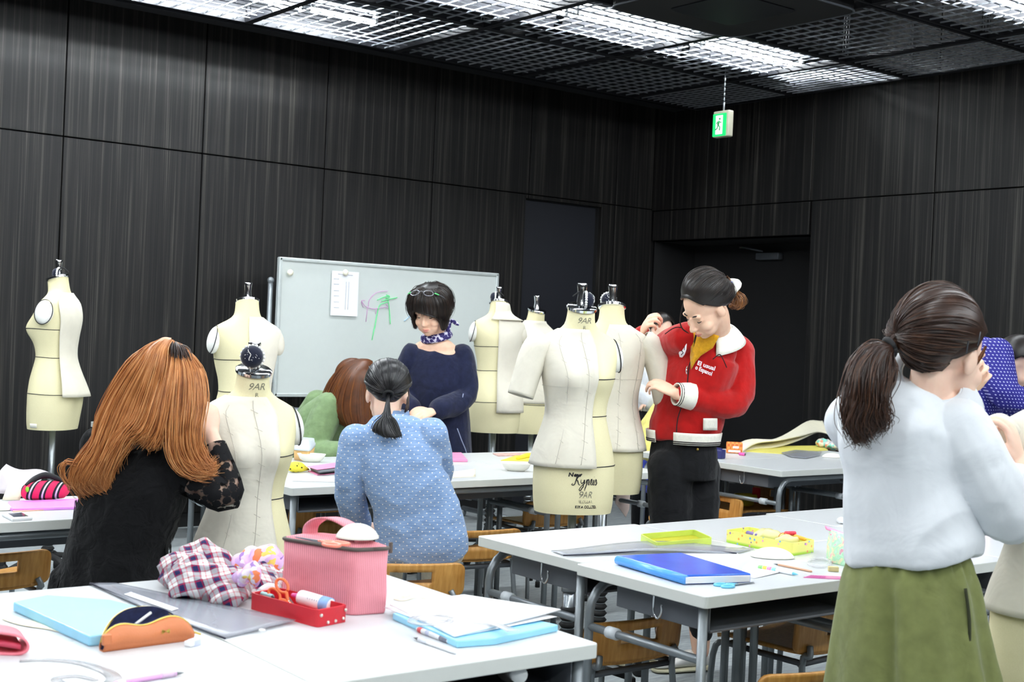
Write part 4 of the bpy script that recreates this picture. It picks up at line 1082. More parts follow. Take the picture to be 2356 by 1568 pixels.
def P3():
    o = person('seated woman in a light blue dotted top with a short black ponytail', (P(975, 1300, 4.72).x, P(975, 1300, 4.72).y, 0))
    f = (AWAY * .95 + RIGHT * -.15).normalized(); r = f.cross(UP)
    hip, wst, chs, nck = P(976, 1240, 4.98), P(955, 1165, 4.92), P(918, 1055, 4.90), P(906, 972, 4.95)
    H = Head(P(890, 907, 5.0), f + UP * -.35, UP + f * .3, .98)
    shl, ell, wrl = P(822, 1012, 4.88), P(804, 1130, 4.90), P(832, 1212, 5.08); shr, err, wrr = P(990, 1000, 4.90), P(1008, 1090, 5.08), P(960, 1105, 5.33)
    b = MB(); H.add(b, False); H.neck(b, nck); b.torso([hip, wst, chs, nck], [.125, .115, .13, .06], [.10, .085, .095, .05], r)
    limb(b, [shr, err, wrr], [.045, .04, .036, .03, .022]); limb(b, [shl, ell, wrl], [.045, .04, .036, .03, .022]); hand(b, wrr, f, UP, 1); hand(b, wrl, f + r * .4, UP, -1)
    legs = []
    for s in (-1, 1):
        k = hip + r * (s * .10) + f * .42; k.z = .44; an = V((k.x, k.y, .06)) + f * .02; legs.append((hip + r * s * .09 + V((0, 0, -.03)), k, an)); limb(b, [legs[-1][0], k, an], [.062, .06, .055, .045, .036])
    melt(b, 'body', M_skin, o, .006, 5)
    b = MB(); b.torso([P(974, 1268, 4.97), P(968, 1230, 4.94), wst, P(934, 1110, 4.90), chs, P(908, 1000, 4.92), nck], [.176, .172, .160, .150, .150, .142, .075], [.125, .12, .105, .108, .112, .10, .062], r, sub=5)
    limb(b, [shl, ell, ell + (wrl - ell) * .9], [.066, .062, .056, .054, .046]); limb(b, [shr, err, err + (wrr - err) * .9], [.066, .062, .056, .052, .044])
    t = melt(b, 'dotted_top', M_dots, o, .006, 7, fold=dict(amp=.007, axis=(.6, .5, .25), across=13, along=4, seed=8))
    b = MB(); n = 26; c0 = nck + V((0, 0, .012)); b.grid(lambda u, v: c0 + (r * cos(2 * pi * u) * (.062 - .008 * v) + f * sin(2 * pi * u) * (.058 - .008 * v)) + (UP * .035 + f * .018) * v, n, 3); b.build('collar', M_dots, t, solid=.004)
    b = MB(); b.torso([hip + V((0, 0, -.10)), hip], [.115, .12], [.09, .09], r); 
    for a, k, an in legs: limb(b, [a + V((0, 0, -.01)), k, an], [.07, .07, .068, .06, .05])
    melt(b, 'trousers', M_beige, o, .008, 5)
    for s, (a, k, an) in zip((-1, 1), legs): shoe(o, V((an.x, an.y, 0)) - f * .05, f, M_white, M_white)
    # hair
    sc = scalp(H, o, M_blackh, grow=.001, low=-30); tie = (180, -34)
    tp = H.on(180, -34, .010)
    st = [(-100, 8), (-80, 25), (-55, 52), (-30, 62), (0, 66), (30, 62), (55, 52), (80, 25), (100, 8)]
    hair('pulled_back_hair', sc, M_blackh, [H.arcp(a, tie, 9, .008, .014) for a in st], 700, .0014, .002, .001, 0, 2, .006)
    nape = [(-110, -18), (-135, -44), (-160, -58), (160, -58), (135, -44), (110, -18)]
    hair('nape_hair', sc, M_blackh, [H.arcp(a, tie, 6, .004, .004) for a in nape], 220, .0013, .002, 0, 0, 3, .006)
    tail = [[tp, P(885, 952, 4.80), P(866, 972, 4.78), P(858, 988, 4.77), P(866, 989, 4.77)], [tp, P(887, 952, 4.79), P(880, 975, 4.76), P(880, 995, 4.75), P(886, 1003, 4.75)],
            [tp, P(892, 952, 4.79), P(896, 972, 4.76), P(905, 994, 4.75), P(912, 1006, 4.75)], [tp, P(896, 952, 4.80), P(908, 968, 4.78), P(916, 987, 4.77), P(922, 1003, 4.77)]]
    hair('ponytail', sc, M_blackh, tail, 420, .0014, .004, .002, .12, 4, .012)
    b = MB(); d = (P(888, 958, 4.79) - tp).normalized(); q = d.to_track_quat('Z', 'Y').to_matrix(); b.tube([tp + q @ V((.017 * cos(a), .017 * sin(a), .004)) for a in [2 * pi * k / 18 for k in range(19)]], .0055, 8); b.build('hair_tie', M_tie, sc)
    lk = [[H.on(80, 15, .008), H.on(84, -15, .01), P(936, 935, 4.9), P(931, 948, 4.9)], [H.on(75, 15, .008), H.on(78, -15, .01), P(940, 930, 4.92), P(936, 946, 4.92)]]
    hair('side_lock', sc, M_dkbrown, lk, 60, .0012, .002, .001, .1, 5, base=False)
P3()
# ---------------------------------------------------------------- teacher in the navy dress
M_navyd = cloth('navy_linen', (27, 32, 58), var=.3, fold=12, bump=.3, sheen=.15)
def scarfmat():
    t = NT('navy_print_scarf'); co = t.coord(); v = t.add('ShaderNodeTexVoronoi'); v.inputs['Scale'].default_value = 62; t.link(co, v.inputs[0])
    t.col(t.ramp(t.math('ADD', v.outputs['Distance'], t.math('MULTIPLY', t.noise(co, 40, 2), .4)), [(.70, lin((40, 30, 96))), (.80, lin((58, 44, 124))), (.84, lin((214, 212, 232)))])); t.set(.7); return t.m
M_scarf = scarfmat(); M_lens = plain('spectacle_lens', (150, 152, 160), .2, .6, var=0); M_spring = plain('green_temple_tip', (110, 235, 140), .4, var=0)
M_zip = plain('zip_grey', (150, 160, 190), .5, var=0)
def P4():
    f = (-AWAY * .93 + RIGHT * -.30).normalized(); r = f.cross(UP)
    hip, wst, chs, nck = P(1003, 1045, 7.42), P(1003, 950, 7.42), P(1003, 860, 7.39), P(1003, 788, 7.37)
    o = person('standing woman in a navy dress with a short black bob, looking down', (hip.x, hip.y, 0))
    H = Head(P(990, 716, 7.25), f + UP * -.42, UP + f * .35, 1.10)
    shr, elr, wrr = P(949, 818, 7.38), P(917, 895, 7.38), P(948, 945, 7.18); shl, ell, wrl = P(1059, 818, 7.36), P(1073, 910, 7.32), P(1000, 945, 7.14)
    b = MB(); H.add(b); H.neck(b, nck + V((0, 0, -.02)), .055)
    b.torso([hip, wst, chs, P(1003, 806, 7.37), P(1003, 793, 7.36), P(1003, 781, 7.36)], [.15, .13, .14, .132, .110, .065], [.11, .09, .10, .082, .072, .056], r)
    limb(b, [shr, elr, wrr], [.046, .04, .036, .03, .0235]); limb(b, [shl, ell, wrl], [.046, .04, .036, .03, .0235])
    hand(b, wrr, P(975, 958, 7.06) - wrr, UP * .6 + f, 1, (.5, .6, .7, .7), .95); hand(b, wrl, P(968, 955, 7.08) - wrl, UP * .8 + f, -1, (.4, .5, .6, .6), .95)
    feet = []
    for s in (-1, 1):
        a = hip + r * s * .085; k = V((a.x, a.y, .46)) + f * .02; an = V((a.x, a.y, .08)); feet.append(an); limb(b, [a + V((0, 0, -.08)), k, an], [.085, .065, .055, .05, .038])
    melt(b, 'body', M_skin2, o, .0042, 4); H.face(o)
    b = MB(); lo = V((hip.x, hip.y, .42))
    b.torso([lo, V((hip.x, hip.y, .6)), hip, wst, chs, P(1003, 818, 7.38), P(1003, 801, 7.37)], [.20, .205, .200, .185, .178, .162, .128], [.17, .165, .155, .14, .125, .104, .086], r)
    limb(b, [shr, elr, elr + (wrr - elr) * .85], [.066, .068, .064, .062, .056]); limb(b, [shl, ell, ell + (wrl - ell) * .85], [.066, .070, .066, .062, .056])
    d = melt(b, 'navy_dress', M_navyd, o, .0065, 6, fold=dict(amp=.014, axis=(.25, .1, 1), across=10, along=2.0, seed=11))
    b = MB(); b.tube([P(1052, 985, 7.23), P(1062, 1012, 7.22), P(1073, 1040, 7.22), P(1075, 1065, 7.23)], .0028, 6, 4); b.tube([P(1066, 905, 7.22), P(1063, 920, 7.22)], .0026, 6); b.build('side_zip', M_zip, d)
    for s, an in zip((-1, 1), feet): shoe(o, V((an.x, an.y, 0)) - f * .05, f, M_black, M_rubber)
    # scarf
    b = MB(); c = (H.w(0, -.03, -.115) + nck) * .5; c = P(1004, 773, 7.35); 
    b.tube([c + r * (.072 * cos(a)) + f * (.072 * sin(a)) + UP * (-.018 * sin(a) - .012 * cos(a)) for a in [2 * pi * k / 20 for k in range(21)]], .017, 10, ry=.024)
    b.tube([c + r * -.066 + UP * .022, P(1036, 738, 7.34), P(1050, 744, 7.33), P(1056, 748, 7.33)], [.014, .012, .011, .004], 8, 3); b.ball(P(1030, 738, 7.33), .019)
    b.build('neck_scarf', M_scarf, o)
    # bob
    sc = scalp(H, o, M_dkblack, grow=.022, low=-22)
    G = []
    for az, e2, ln in ((-176, -30, 0), (-150, -30, .0), (-125, -30, .01), (-100, -36, .03), (-78, -38, .04), (-62, -34, .035), (-48, -18, .0), (-34, -7, 0), (-20, 0, 0), (-6, 5, 0), (8, 8, 0), (20, 10, 0), (32, 6, 0), (46, -10, 0), (62, -32, .03), (78, -38, .04), (100, -36, .03), (125, -30, .01), (150, -30, 0), (176, -30, 0)):
        p = H.arcp((az * .3 if abs(az) < 90 else az, 84), (az, e2), 7, .024, .010); p.append(p[-1] + (UP * -1) * (.012 + ln)); G.append(p)
    hair('bob', sc, M_dkblack, G, 1800, .0011, .005, .004, .16, 7, .010)
    # spectacles pushed up on the head
    t = thing('spectacles', 'dark rimmed spectacles pushed up on the head of the woman in navy', 'glasses', H.on(0, 55, .04))
    b = MB()
    for s in (-1, 1):
        c0 = H.on(s * 24, 46, .050); n = (c0 - H.c).normalized(); x = (H.R @ V((1, 0, 0))); x = (x - n * x.dot(n)).normalized(); y = n.cross(x)
        b.tube([c0 + x * (.027 * cos(a)) + y * (.017 * sin(a)) for a in [2 * pi * k / 20 for k in range(21)]], .0022, 6)
    b.tube([H.on(8, 49, .050), H.on(0, 51, .054), H.on(-8, 49, .050)], .0016, 6, 3); b.build('rims', M_lens, t)
    b = MB()
    for s in (-1, 1): b.tube([H.on(s * 44, 42, .050), H.on(s * 62, 32, .046), H.on(s * 82, 14, .036)], .0018, 6, 3)
    b.build('temples', M_lens, t)
    b = MB()
    for s in (-1, 1): b.tube([H.on(s * 42, 43, .053), H.on(s * 52, 37, .053)], .0032, 6)
    b.build('green_tips', M_spring, t)
P4()

# ---------------------------------------------------------------- woman in the red jacket
M_red = cloth('red_jersey', (172, 12, 10), var=.15, fold=10, bump=.25, sheen=.25); M_rib = cloth('cream_rib', (236, 234, 222), var=.05, fold=30, bump=.15)
M_mustard = cloth('mustard_knit', (204, 150, 26), var=.15, fold=30); M_jeans = cloth('black_denim', (17, 18, 21), var=.25, fold=14, bump=.3, sheen=.1); M_pipe = plain('black_piping', (26, 14, 18), .8)
M_shoew = plain('white_leather', (226, 226, 222), .4, var=.03); M_sole = plain('cream_sole', (214, 208, 178), .6); M_logo = plain('white_print', (238, 232, 238), .7, var=0)
def P5():
    f = (-RIGHT * .72 - AWAY * .70).normalized(); r = f.cross(UP)
    hip, wst, chs, nck = P(1572, 1060, 5.50), P(1582, 965, 5.50), P(1612, 850, 5.46), P(1648, 765, 5.43)
    o = person('woman in a red track jacket pinning a muslin sleeve', (hip.x, hip.y, 0))
    H = Head(P(1623, 706, 5.25), (-RIGHT * .80 - AWAY * .42 + UP * -.86), UP * .9 + f * .45 + RIGHT * .15, 1.02)
    shl, ell, wrl = P(1694, 812, 5.52), P(1690, 925, 5.42), P(1556, 906, 5.33); shr, elr, wrr = P(1566, 782, 5.42), P(1500, 808, 5.66), P(1474, 770, 5.62)
    b = MB(); H.add(b); H.neck(b, nck + V((0, 0, -.02)))
    b.torso([hip, wst, chs, nck + V((0, 0, -.04)), nck], [.14, .115, .125, .085, .055], [.10, .085, .09, .06, .05], r)
    limb(b, [shl, ell, wrl], [.045, .04, .036, .03, .0235]); limb(b, [shr, elr, wrr], [.045, .04, .036, .03, .0235])
    hand(b, wrl, P(1512, 884, 5.36) - wrl, UP + f * .5, -1, (.5, .6, .6, .7), .95)
    hand(b, wrr, P(1494, 738, 5.56) - wrr, UP * .7 + RIGHT * -.1 - AWAY * .6, 1, (1.0, 1.0, 1.0, 1.05), 1.0, (1.1, .2))
    legs = []
    for s, a, k, an in ((1, P(1542, 1080, 5.46), P(1542, 1290, 5.44), P(1530, 1490, 5.5)), (-1, P(1604, 1085, 5.54), P(1606, 1300, 5.46), P(1612, 1496, 5.42))):
        legs.append((a, k, an)); limb(b, [a, k, an], [.085, .075, .055, .05, .036])
    melt(b, 'body', M_skin2, o, .0042, 4); H.face(o)
    b = MB(); b.torso([P(1572, 1012, 5.50), P(1574, 985, 5.50), wst, P(1594, 910, 5.48), chs, P(1626, 805, 5.45), P(1642, 782, 5.44), P(1650, 764, 5.43)], [.140, .150, .150, .148, .152, .146, .118, .070], [.112, .122, .122, .122, .125, .102, .085, .062], r)
    limb(b, [shl, ell, ell + (wrl - ell) * .86], [.074, .070, .062, .056, .044]); limb(b, [P(1590, 778, 5.42), shr, elr, elr + (wrr - elr) * .9], [.066, .066, .066, .060, .05, .044])
    j = melt(b, 'red_jacket', M_red, o, .006, 6, fold=dict(amp=.008, axis=(.3, .3, .9), across=12, along=4, seed=21))
    # opening with the mustard top
    def fr(px, py, off=0.0): return P(px, py, 0) , off
    def surf(px, py, c, a, bb, lift=.004):      # nearest point of the torso cylinder on that line of sight
        d = ray(px, py); ax = (nck - wst).normalized(); best = None
        for i in range(400):
            z = 5.15 + .001 * i; p = EYE + d * z; t_ = (p - wst).dot(ax); q = p - wst - ax * t_; rr = r - ax * r.dot(ax); rr.normalize(); ff = ax.cross(rr)
            if (abs(q.dot(rr)) / a) ** 2.4 + (abs(q.dot(ff)) / bb) ** 2.4 < 1: return EYE + d * (z - lift)
        return EYE + d * 5.36
    Sf = lambda px, py, l=.004: surf(px, py, None, .157, .131, l)
    b = MB(); q = [(1594, 755), (1630, 765), (1655, 772), (1640, 800), (1612, 818), (1600, 832), (1590, 850), (1588, 820)]
    c = b.bm.verts.new(Sf(1608, 795, .010)); vs = [b.bm.verts.new(Sf(x, y, .008)) for x, y in q]
    for k in range(len(vs)): b.bm.faces.new((c, vs[k], vs[(k + 1) % len(vs)]))
    bmesh.ops.subdivide_edges(b.bm, edges=b.bm.edges[:], cuts=2); b.build('mustard_top', M_mustard, o, solid=.003)
    b = MB()
    b.bm.free(); collar('white_collar', M_rib, j, H, nck + f * .012 + V((0, 0, -.012)), r, f, .080, .068, .05, .06, 1.4, .045, 1.6)
    # ribbed hem with stripes, panel and cuffs
    b = MB(); ax = (wst - hip).normalized(); hc = P(1572, 1010, 5.50); wc = P(1573, 994, 5.50)
    def hb(th, v, g=.002): 
        c = hc + (wc - hc) * v; return c + r * ((.144 + .004 * v + g) * math.copysign(abs(cos(th)) ** .85, cos(th))) + f * ((.116 + .004 * v + g) * math.copysign(abs(sin(th)) ** .85, sin(th)))
    b.grid(lambda u, v: hb(pi / 2 + .25 + (2 * pi - .5) * u, v * 1.7 - .45, .012), 50, 4); w = b.build('ribbed_hem', M_rib, j, solid=.004)
    b = MB()
    for z in (-.28, -.02): b.tube([hb(pi / 2 + .25 + (2 * pi - .5) * k / 50, z, .0145) for k in range(51)], .0022, 5)
    b.build('hem_stripes', M_pipe, w)
    b = MB(); b.grid(lambda u, v: Sf(1618 + 32 * u, 962 + 27 * v, .012), 5, 4); b.build('white_pocket_panel', M_rib, j, solid=.004)
    for e, wq in ((ell, wrl), (elr, wrr)):
        d = (wq - e).normalized(); b = MB(); b.tube([wq - d * .07, wq - d * .02, wq + d * .002], [.056, .047, .044], 18, cap=False); cf = b.build('ribbed_cuff', M_rib, j, solid=.004)
        b = MB()
        for t_ in (-.002, -.012): b.tube([wq + d * t_ + d.orthogonal().normalized().lerp(V((0, 0, 0)), 0) * (.0475 * cos(a)) + d.cross(d.orthogonal()).normalized() * (.0475 * sin(a)) for a in [2 * pi * k / 20 for k in range(21)]], .0016, 5)
        b.build('cuff_stripes', M_pipe, cf)
    b = MB(); b.tube([Sf(1588, 832, .008), Sf(1584, 850, .007), Sf(1578, 905, .006), Sf(1560, 960, .006), Sf(1556, 1000, .006)], .0022, 6, 5)
    b.tube([Sf(1530, 768, .006), Sf(1545, 757, .008), Sf(1560, 752, .01), Sf(1576, 757, .01)], .0022, 6, 4); b.tube([Sf(1640, 826, .008), Sf(1655, 815, .008), Sf(1663, 825, .01), Sf(1672, 845, .012)], .0022, 6, 4)
    b.build('piping', M_pipe, j)
    b = MB(); b.tube([Sf(1581, 842, .013), Sf(1579, 852, .014), Sf(1580, 860, .014)], .003, 6); b.build('zip_pull', M_chrome, j)
    # print on the chest
    def word(s, x0, y0, dx, dy, size):
        vs, fs = text_mesh(s, 1.0, 0, 1.0, .03); mn = min(v.x for v in vs); mx = max(v.x for v in vs); vv = []
        for v in vs:
            t_ = (v.x - mn) / (mx - mn); vv.append(b.bm.verts.new(Sf(x0 + dx * t_ + v.y * size * .30, y0 + dy * t_ - v.y * size + 8 * t_ * t_ * 0, .012)))
        for q in fs:
            try: b.bm.faces.new([vv[i] for i in q])
            except ValueError: pass
    b = MB(); word('El usual', 1604, 838, 40, 14, 13); word('o Espanol', 1599, 848, 38, 16, 13); b.build('chest_lettering', M_logo, j, smooth=False)
    b = MB(); b.grid(lambda u, v: Sf(1553 + 17 * u + 9 * (1 - v), 790 + 32 * v - 4 * u, .010) if True else None, 3, 4); b.bm.free(); b.bm = bmesh.new()
    q = [(x + 9, y) for x, y in [(1568, 788), (1571, 790), (1570, 803), (1566, 815), (1560, 822), (1555, 821), (1553, 812), (1557, 802), (1563, 797)]]; vs = [b.bm.verts.new(Sf(x, y, .030)) for x, y in q]; b.bm.faces.new(vs); em = b.build('hand_emblem', M_logo, j, solid=.002)
    b = MB(); b.tube([Sf(1568, 806, .033), Sf(1572, 811, .033), Sf(1567, 816, .033)], .0018, 5); b.tube([Sf(1575, 796, .033), Sf(1574, 805, .033)], .0012, 5); b.build('emblem_lines', M_pipe, em)
    b = MB(); b.torso([hip + V((0, 0, -.07)), hip, P(1574, 1005, 5.50)], [.148, .148, .132], [.118, .118, .10], r)
    for a, k, an in legs: limb(b, [a, k, an + V((0, 0, .075))], [.098, .092, .072, .062, .044])
    jn = melt(b, 'black_jeans', M_jeans, o, .0065, 6, fold=dict(amp=.006, axis=(1, .3, .1), across=12, along=4, seed=5)); b = MB(); b.ball(P(1605, 1033, 5.36), .006); b.build('rivet', plain('brass', (190, 160, 80), .3, .9), jn)
    for a, k, an in legs: shoe(o, V((an.x, an.y, 0)) - f * .045, (f * .55 - RIGHT * .8), M_shoew, M_sole, .245)
    # hair up in a scrunchie
    sc = scalp(H, o, M_dkblack, grow=.003, low=-34); tie = (-160, 12)
    st = [(-105, -22), (-80, 5), (-58, 26), (-40, 42), (-20, 50), (0, 54), (20, 50), (42, 42), (60, 26), (82, 5), (105, -22)]
    hair('gathered_hair', sc, M_dkblack, [H.arcp(a, tie, 9, .012, .022) for a in st], 1500, .0010, .003, .002, 0, 9, .007)
    st = [(-114, -30), (-98, -16), (-82, -2), (-66, 14), (-52, 27), (-38, 38), (-22, 47)]
    hair('side_hair', sc, M_dkblack, [H.arcp(a, tie, 9, .010, .016) for a in st], 900, .0010, .003, .002, 0, 19, .006)
    tp = H.on(-160, 12, .03); dd = (P(1706, 690, 5.30) - tp).normalized()
    hair('bun_tail', sc, hairmat('hair_bun_brown', (58, 34, 18), (112, 68, 30), (150, 98, 48)), [[tp, P(1698, 672, 5.36), P(1712, 684, 5.35), P(1714, 698, 5.35), P(1705, 704, 5.35)], [tp, P(1692, 676, 5.33), P(1700, 690, 5.32), P(1698, 704, 5.32), P(1690, 706, 5.32)], [tp, P(1688, 680, 5.34), P(1690, 694, 5.33), P(1684, 702, 5.33), P(1678, 700, 5.33)]], 420, .0014, .005, .004, .2, 10, .014)
    b = MB(); x = dd.orthogonal().normalized(); y = dd.cross(x); tq = P(1678, 662, 5.25)
    ring_ = [tq + (x * cos(a) + y * sin(a)) * .036 for a in [2 * pi * k / 24 for k in range(25)]]; b.tube(ring_, [.016, .013, .017, .012, .016, .013, .017, .013, .016], 10); scr = b.build('scrunchie', M_rib, o)
    b = MB(); b.ball(tq + P(1684, 656, 5.30) - P(1680, 660, 5.33), (.012, .008, .02)); b.build('navy_patch', plain('navy_satin', (40, 58, 150), .4), scr)
    lk = [[P(1573, 690, 5.27), P(1566, 715, 5.27), P(1563, 738, 5.28), P(1568, 755, 5.28), P(1582, 766, 5.29)], [P(1575, 690, 5.27), P(1569, 715, 5.27), P(1566, 740, 5.28), P(1573, 757, 5.28), P(1586, 766, 5.29)]]
    hair('front_lock', sc, M_dkblack, lk, 26, .0009, .001, .002, .2, 11, base=False)
    lk = [[P(1596, 690, 5.24), P(1605, 712, 5.24), P(1606, 735, 5.25), P(1601, 765, 5.28), P(1594, 790, 5.30)], [P(1600, 690, 5.24), P(1609, 712, 5.24), P(1609, 740, 5.25), P(1603, 770, 5.28), P(1596, 800, 5.30)]]
    hair('front_lock', sc, M_dkblack, lk, 26, .0009, .001, .002, .2, 12, base=False)
P5()
# ---------------------------------------------------------------- woman in the white blouse and olive culottes
M_blouse = cloth('white_blouse', (222, 226, 230), var=.02, fold=9, bump=.22, sheen=.1); M_olive = cloth('olive_twill', (118, 124, 74), var=.14, weave=1200, fold=10, bump=.2)
def P6():
    f = (AWAY * .82 + RIGHT * .57).normalized(); r = f.cross(UP)
    hip, wst, chs, nck = P(2092, 1370, 3.12), P(2092, 1262, 3.12), P(2080, 1080, 3.12), P(2132, 905, 3.12)
    o = person('woman in a white blouse and olive culottes with a curly brown ponytail', (hip.x, hip.y, 0))
    H = Head(P(2174, 816, 3.12), f * .9 + RIGHT * .45 + UP * -.22, UP + RIGHT * .1, 1.08)
    shr, elr, wrr = P(2205, 990, 3.06), P(2322, 1195, 3.10), P(2345, 1060, 3.22); shl, ell, wrl = P(1968, 965, 3.22), P(2080, 1090, 3.42), P(2205, 905, 3.50)
    b = MB(); H.add(b); H.neck(b, nck + V((0, 0, -.03)))
    b.torso([hip, wst, chs, nck + V((0, 0, -.04)), nck], [.14, .115, .125, .085, .055], [.10, .09, .095, .065, .05], r)
    limb(b, [shr, elr, wrr], [.047, .042, .037, .033, .024]); limb(b, [shl, ell, wrl], [.046, .04, .036, .03, .0235])
    hand(b, wrr, P(2322, 985, 3.22) - wrr, -AWAY * .5 + RIGHT * .7 + UP * .2, 1, (.75, .9, 1.0, 1.0), .95, (.35, .5)); hand(b, wrl, P(2246, 858, 3.46) - wrl, UP * .8 + RIGHT * .6, -1, (.8, .85, .85, .85), .95)
    legs = []
    for s in (-1, 1):
        a = hip + r * s * .09; k = V((a.x, a.y, .46)); an = V((a.x, a.y, .08)); legs.append(an); limb(b, [a - r * s * .02 + V((0, 0, -.05)), k, an], [.07, .065, .055, .05, .038])
    melt(b, 'body', M_skin, o, .0045, 4)
    b = MB(); b.torso([P(2100, 1280, 3.12), P(2096, 1248, 3.12), P(2090, 1200, 3.12), chs, P(2072, 985, 3.12), P(2092, 948, 3.12), P(2116, 928, 3.12), P(2130, 912, 3.12)], [.156, .160, .152, .136, .140, .128, .100, .070], [.134, .138, .132, .118, .115, .096, .080, .064], r)
    limb(b, [shr, P(2258, 1085, 3.04), elr, elr + (wrr - elr) * .55], [.070, .074, .072, .068, .058, .050]); limb(b, [shl, ell, ell + (wrl - ell) * .6], [.074, .07, .064, .056])
    t = melt(b, 'white_blouse', M_blouse, o, .006, 6, fold=dict(amp=.013, axis=(.7, -.3, .5), across=10, along=3, seed=31))
    collar('shirt_collar', M_blouse, t, H, nck + V((0, 0, .012)), r, f, .094, .070, .045, .052, .9, .046)
    d = (wrr - elr).normalized(); b = MB(); b.tube([elr + (wrr - elr) * .42, elr + (wrr - elr) * .52, elr + (wrr - elr) * .68], [.066, .062, .056], 20, cap=False); b.build('rolled_cuff', M_blouse, t, solid=.006)
    # culottes with gathers
    b = MB(); n = 96; R_ = []
    zs = [(P(2096, 1258, 3.12), .128, .108, .004), (P(2095, 1285, 3.12), .142, .120, .008), (P(2094, 1330, 3.12), .158, .135, .008), (P(2095, 1400, 3.12), .172, .150, .007), (P(2098, 1480, 3.12), .186, .162, .010), (P(2102, 1570, 3.12), .200, .172, .014), (V((P(2102, 1570, 3.12).x, P(2102, 1570, 3.12).y, .35)), .225, .19, .018)]
    for i, (c, a, bb, g) in enumerate(zs):
        ring_ = []
        for k in range(n):
            th = 2 * pi * k / n; w = g * (sin(th * (23 if i < 2 else 9) + i * .2 + 1.3 * sin(3 * th)) * .6 + .5 * sin(th * (31 if i < 2 else 14) + 2)); notch = -.020 * exp(-((cos(th)) / .09) ** 2) * (1 if i > 2 else .2) * (1 if sin(th) < 0 else 1)
            ring_.append(c + r * ((a + w) * cos(th)) + f * ((bb + w + notch) * sin(th)))
        R_.append(ring_)
    cols = [catmull([q[k] for q in R_], 5) for k in range(n)]
    b.loft([[cols[k][j] for k in range(n)] for j in range(len(cols[0]))]); cu = b.build('olive_culottes', M_olive, o)
    b = MB(); b.tube([hip + r * .150 - f * .075 + UP * v + r * w_ for v, w_ in ((.05, .0), (-.02, .012), (-.09, .014), (-.12, .006))], .004, 6, 4); b.build('pocket_seam', plain('olive_seam', (48, 52, 30), .9), cu)
    for s, an in zip((-1, 1), legs): shoe(o, V((an.x, an.y, 0)) - f * .05, f, M_black, M_rubber)
    sc = scalp(H, o, M_dkbrown, grow=.005, low=-30); tp = P(2046, 800, 3.045)
    st = [(128, -38), (114, -12), (100, 0), (86, 6), (74, 18), (62, 34), (40, 50), (10, 60), (-20, 60), (-50, 52), (-80, 30), (-105, 5), (-125, -25)]
    G = [H.arcp(a, (-148, -8), 10, .014, .022) + [tp] for a in st]
    hair('gathered_hair', sc, M_dkbrown, G, 2600, .0008, .004, .004, .02, 13, .008)
    G = [H.arcp(a, (-148, -10), 7, .008, .006) + [tp] for a in ((122, -34), (130, -48), (140, -58), (165, -60), (-165, -58))]
    hair('nape_hair', sc, M_dkbrown, G, 600, .0008, .003, .002, .02, 14, .006)
    def g(*q): return [P(x, y, 3.04 + d) for x, y, d in q]
    tail = [g((2046, 800, 0), (2005, 796, .0), (1972, 835, 0), (1958, 885, 0), (1950, 930, -.02), (1956, 975, -.02), (1975, 1005, -.02), (1962, 1012, -.02)),
            g((2046, 801, -.01), (2012, 806, -.03), (1985, 845, -.05), (1978, 895, -.06), (1974, 935, -.06), (1966, 970, -.06), (1976, 1000, -.05), (1995, 1008, -.05)),
            g((2047, 803, -.015), (2024, 815, -.04), (2005, 850, -.07), (2000, 890, -.08), (2000, 930, -.08), (1990, 965, -.08), (1998, 985, -.07), (2002, 1003, -.07)),
            g((2048, 806, -.01), (2038, 826, -.03), (2030, 855, -.05), (2022, 880, -.06), (2014, 915, -.07), (2018, 945, -.07), (2030, 965, -.06), (2014, 985, -.06)),
            g((2048, 808, 0), (2048, 832, -.01), (2050, 855, -.02), (2038, 885, -.03), (2022, 915, -.05), (2030, 945, -.05), (2026, 968, -.05), (2006, 985, -.05))]
    hair('ponytail', sc, M_dkbrown, tail, 1700, .0009, .010, .016, .25, 15, .02)
    b = MB(); d = (P(2030, 806, 3.04) - tp).normalized(); q = d.to_track_quat('Z', 'Y').to_matrix(); b.tube([tp + q @ V((.020 * cos(a), .020 * sin(a), 0)) for a in [2 * pi * k / 18 for k in range(19)]], .007, 8); b.build('hair_tie', M_tie, sc)
    b = MB(); b.tube([H.on(116, 10, .026), H.on(114, -2, .025), H.on(111, -14, .021)], .0018, 5); b.build('hair_pin', M_steeld, sc); b = MB(); b.tube([H.on(98, 14, .020), H.on(97, 6, .018), H.on(96, -2, .015)], .0018, 5); b.build('hair_pin', M_steeld, sc)
    sb = [[H.on(72, 2, .010), H.on(75, -14, .008), H.on(78, -30, .006), H.on(80, -42, .004)], [H.on(76, 2, .010), H.on(79, -14, .008), H.on(81, -28, .006), H.on(82, -38, .004)]]
    hair('sideburn_wisp', sc, M_brownh, sb, 40, .0010, .002, .001, .2, 16, base=False)
P6()

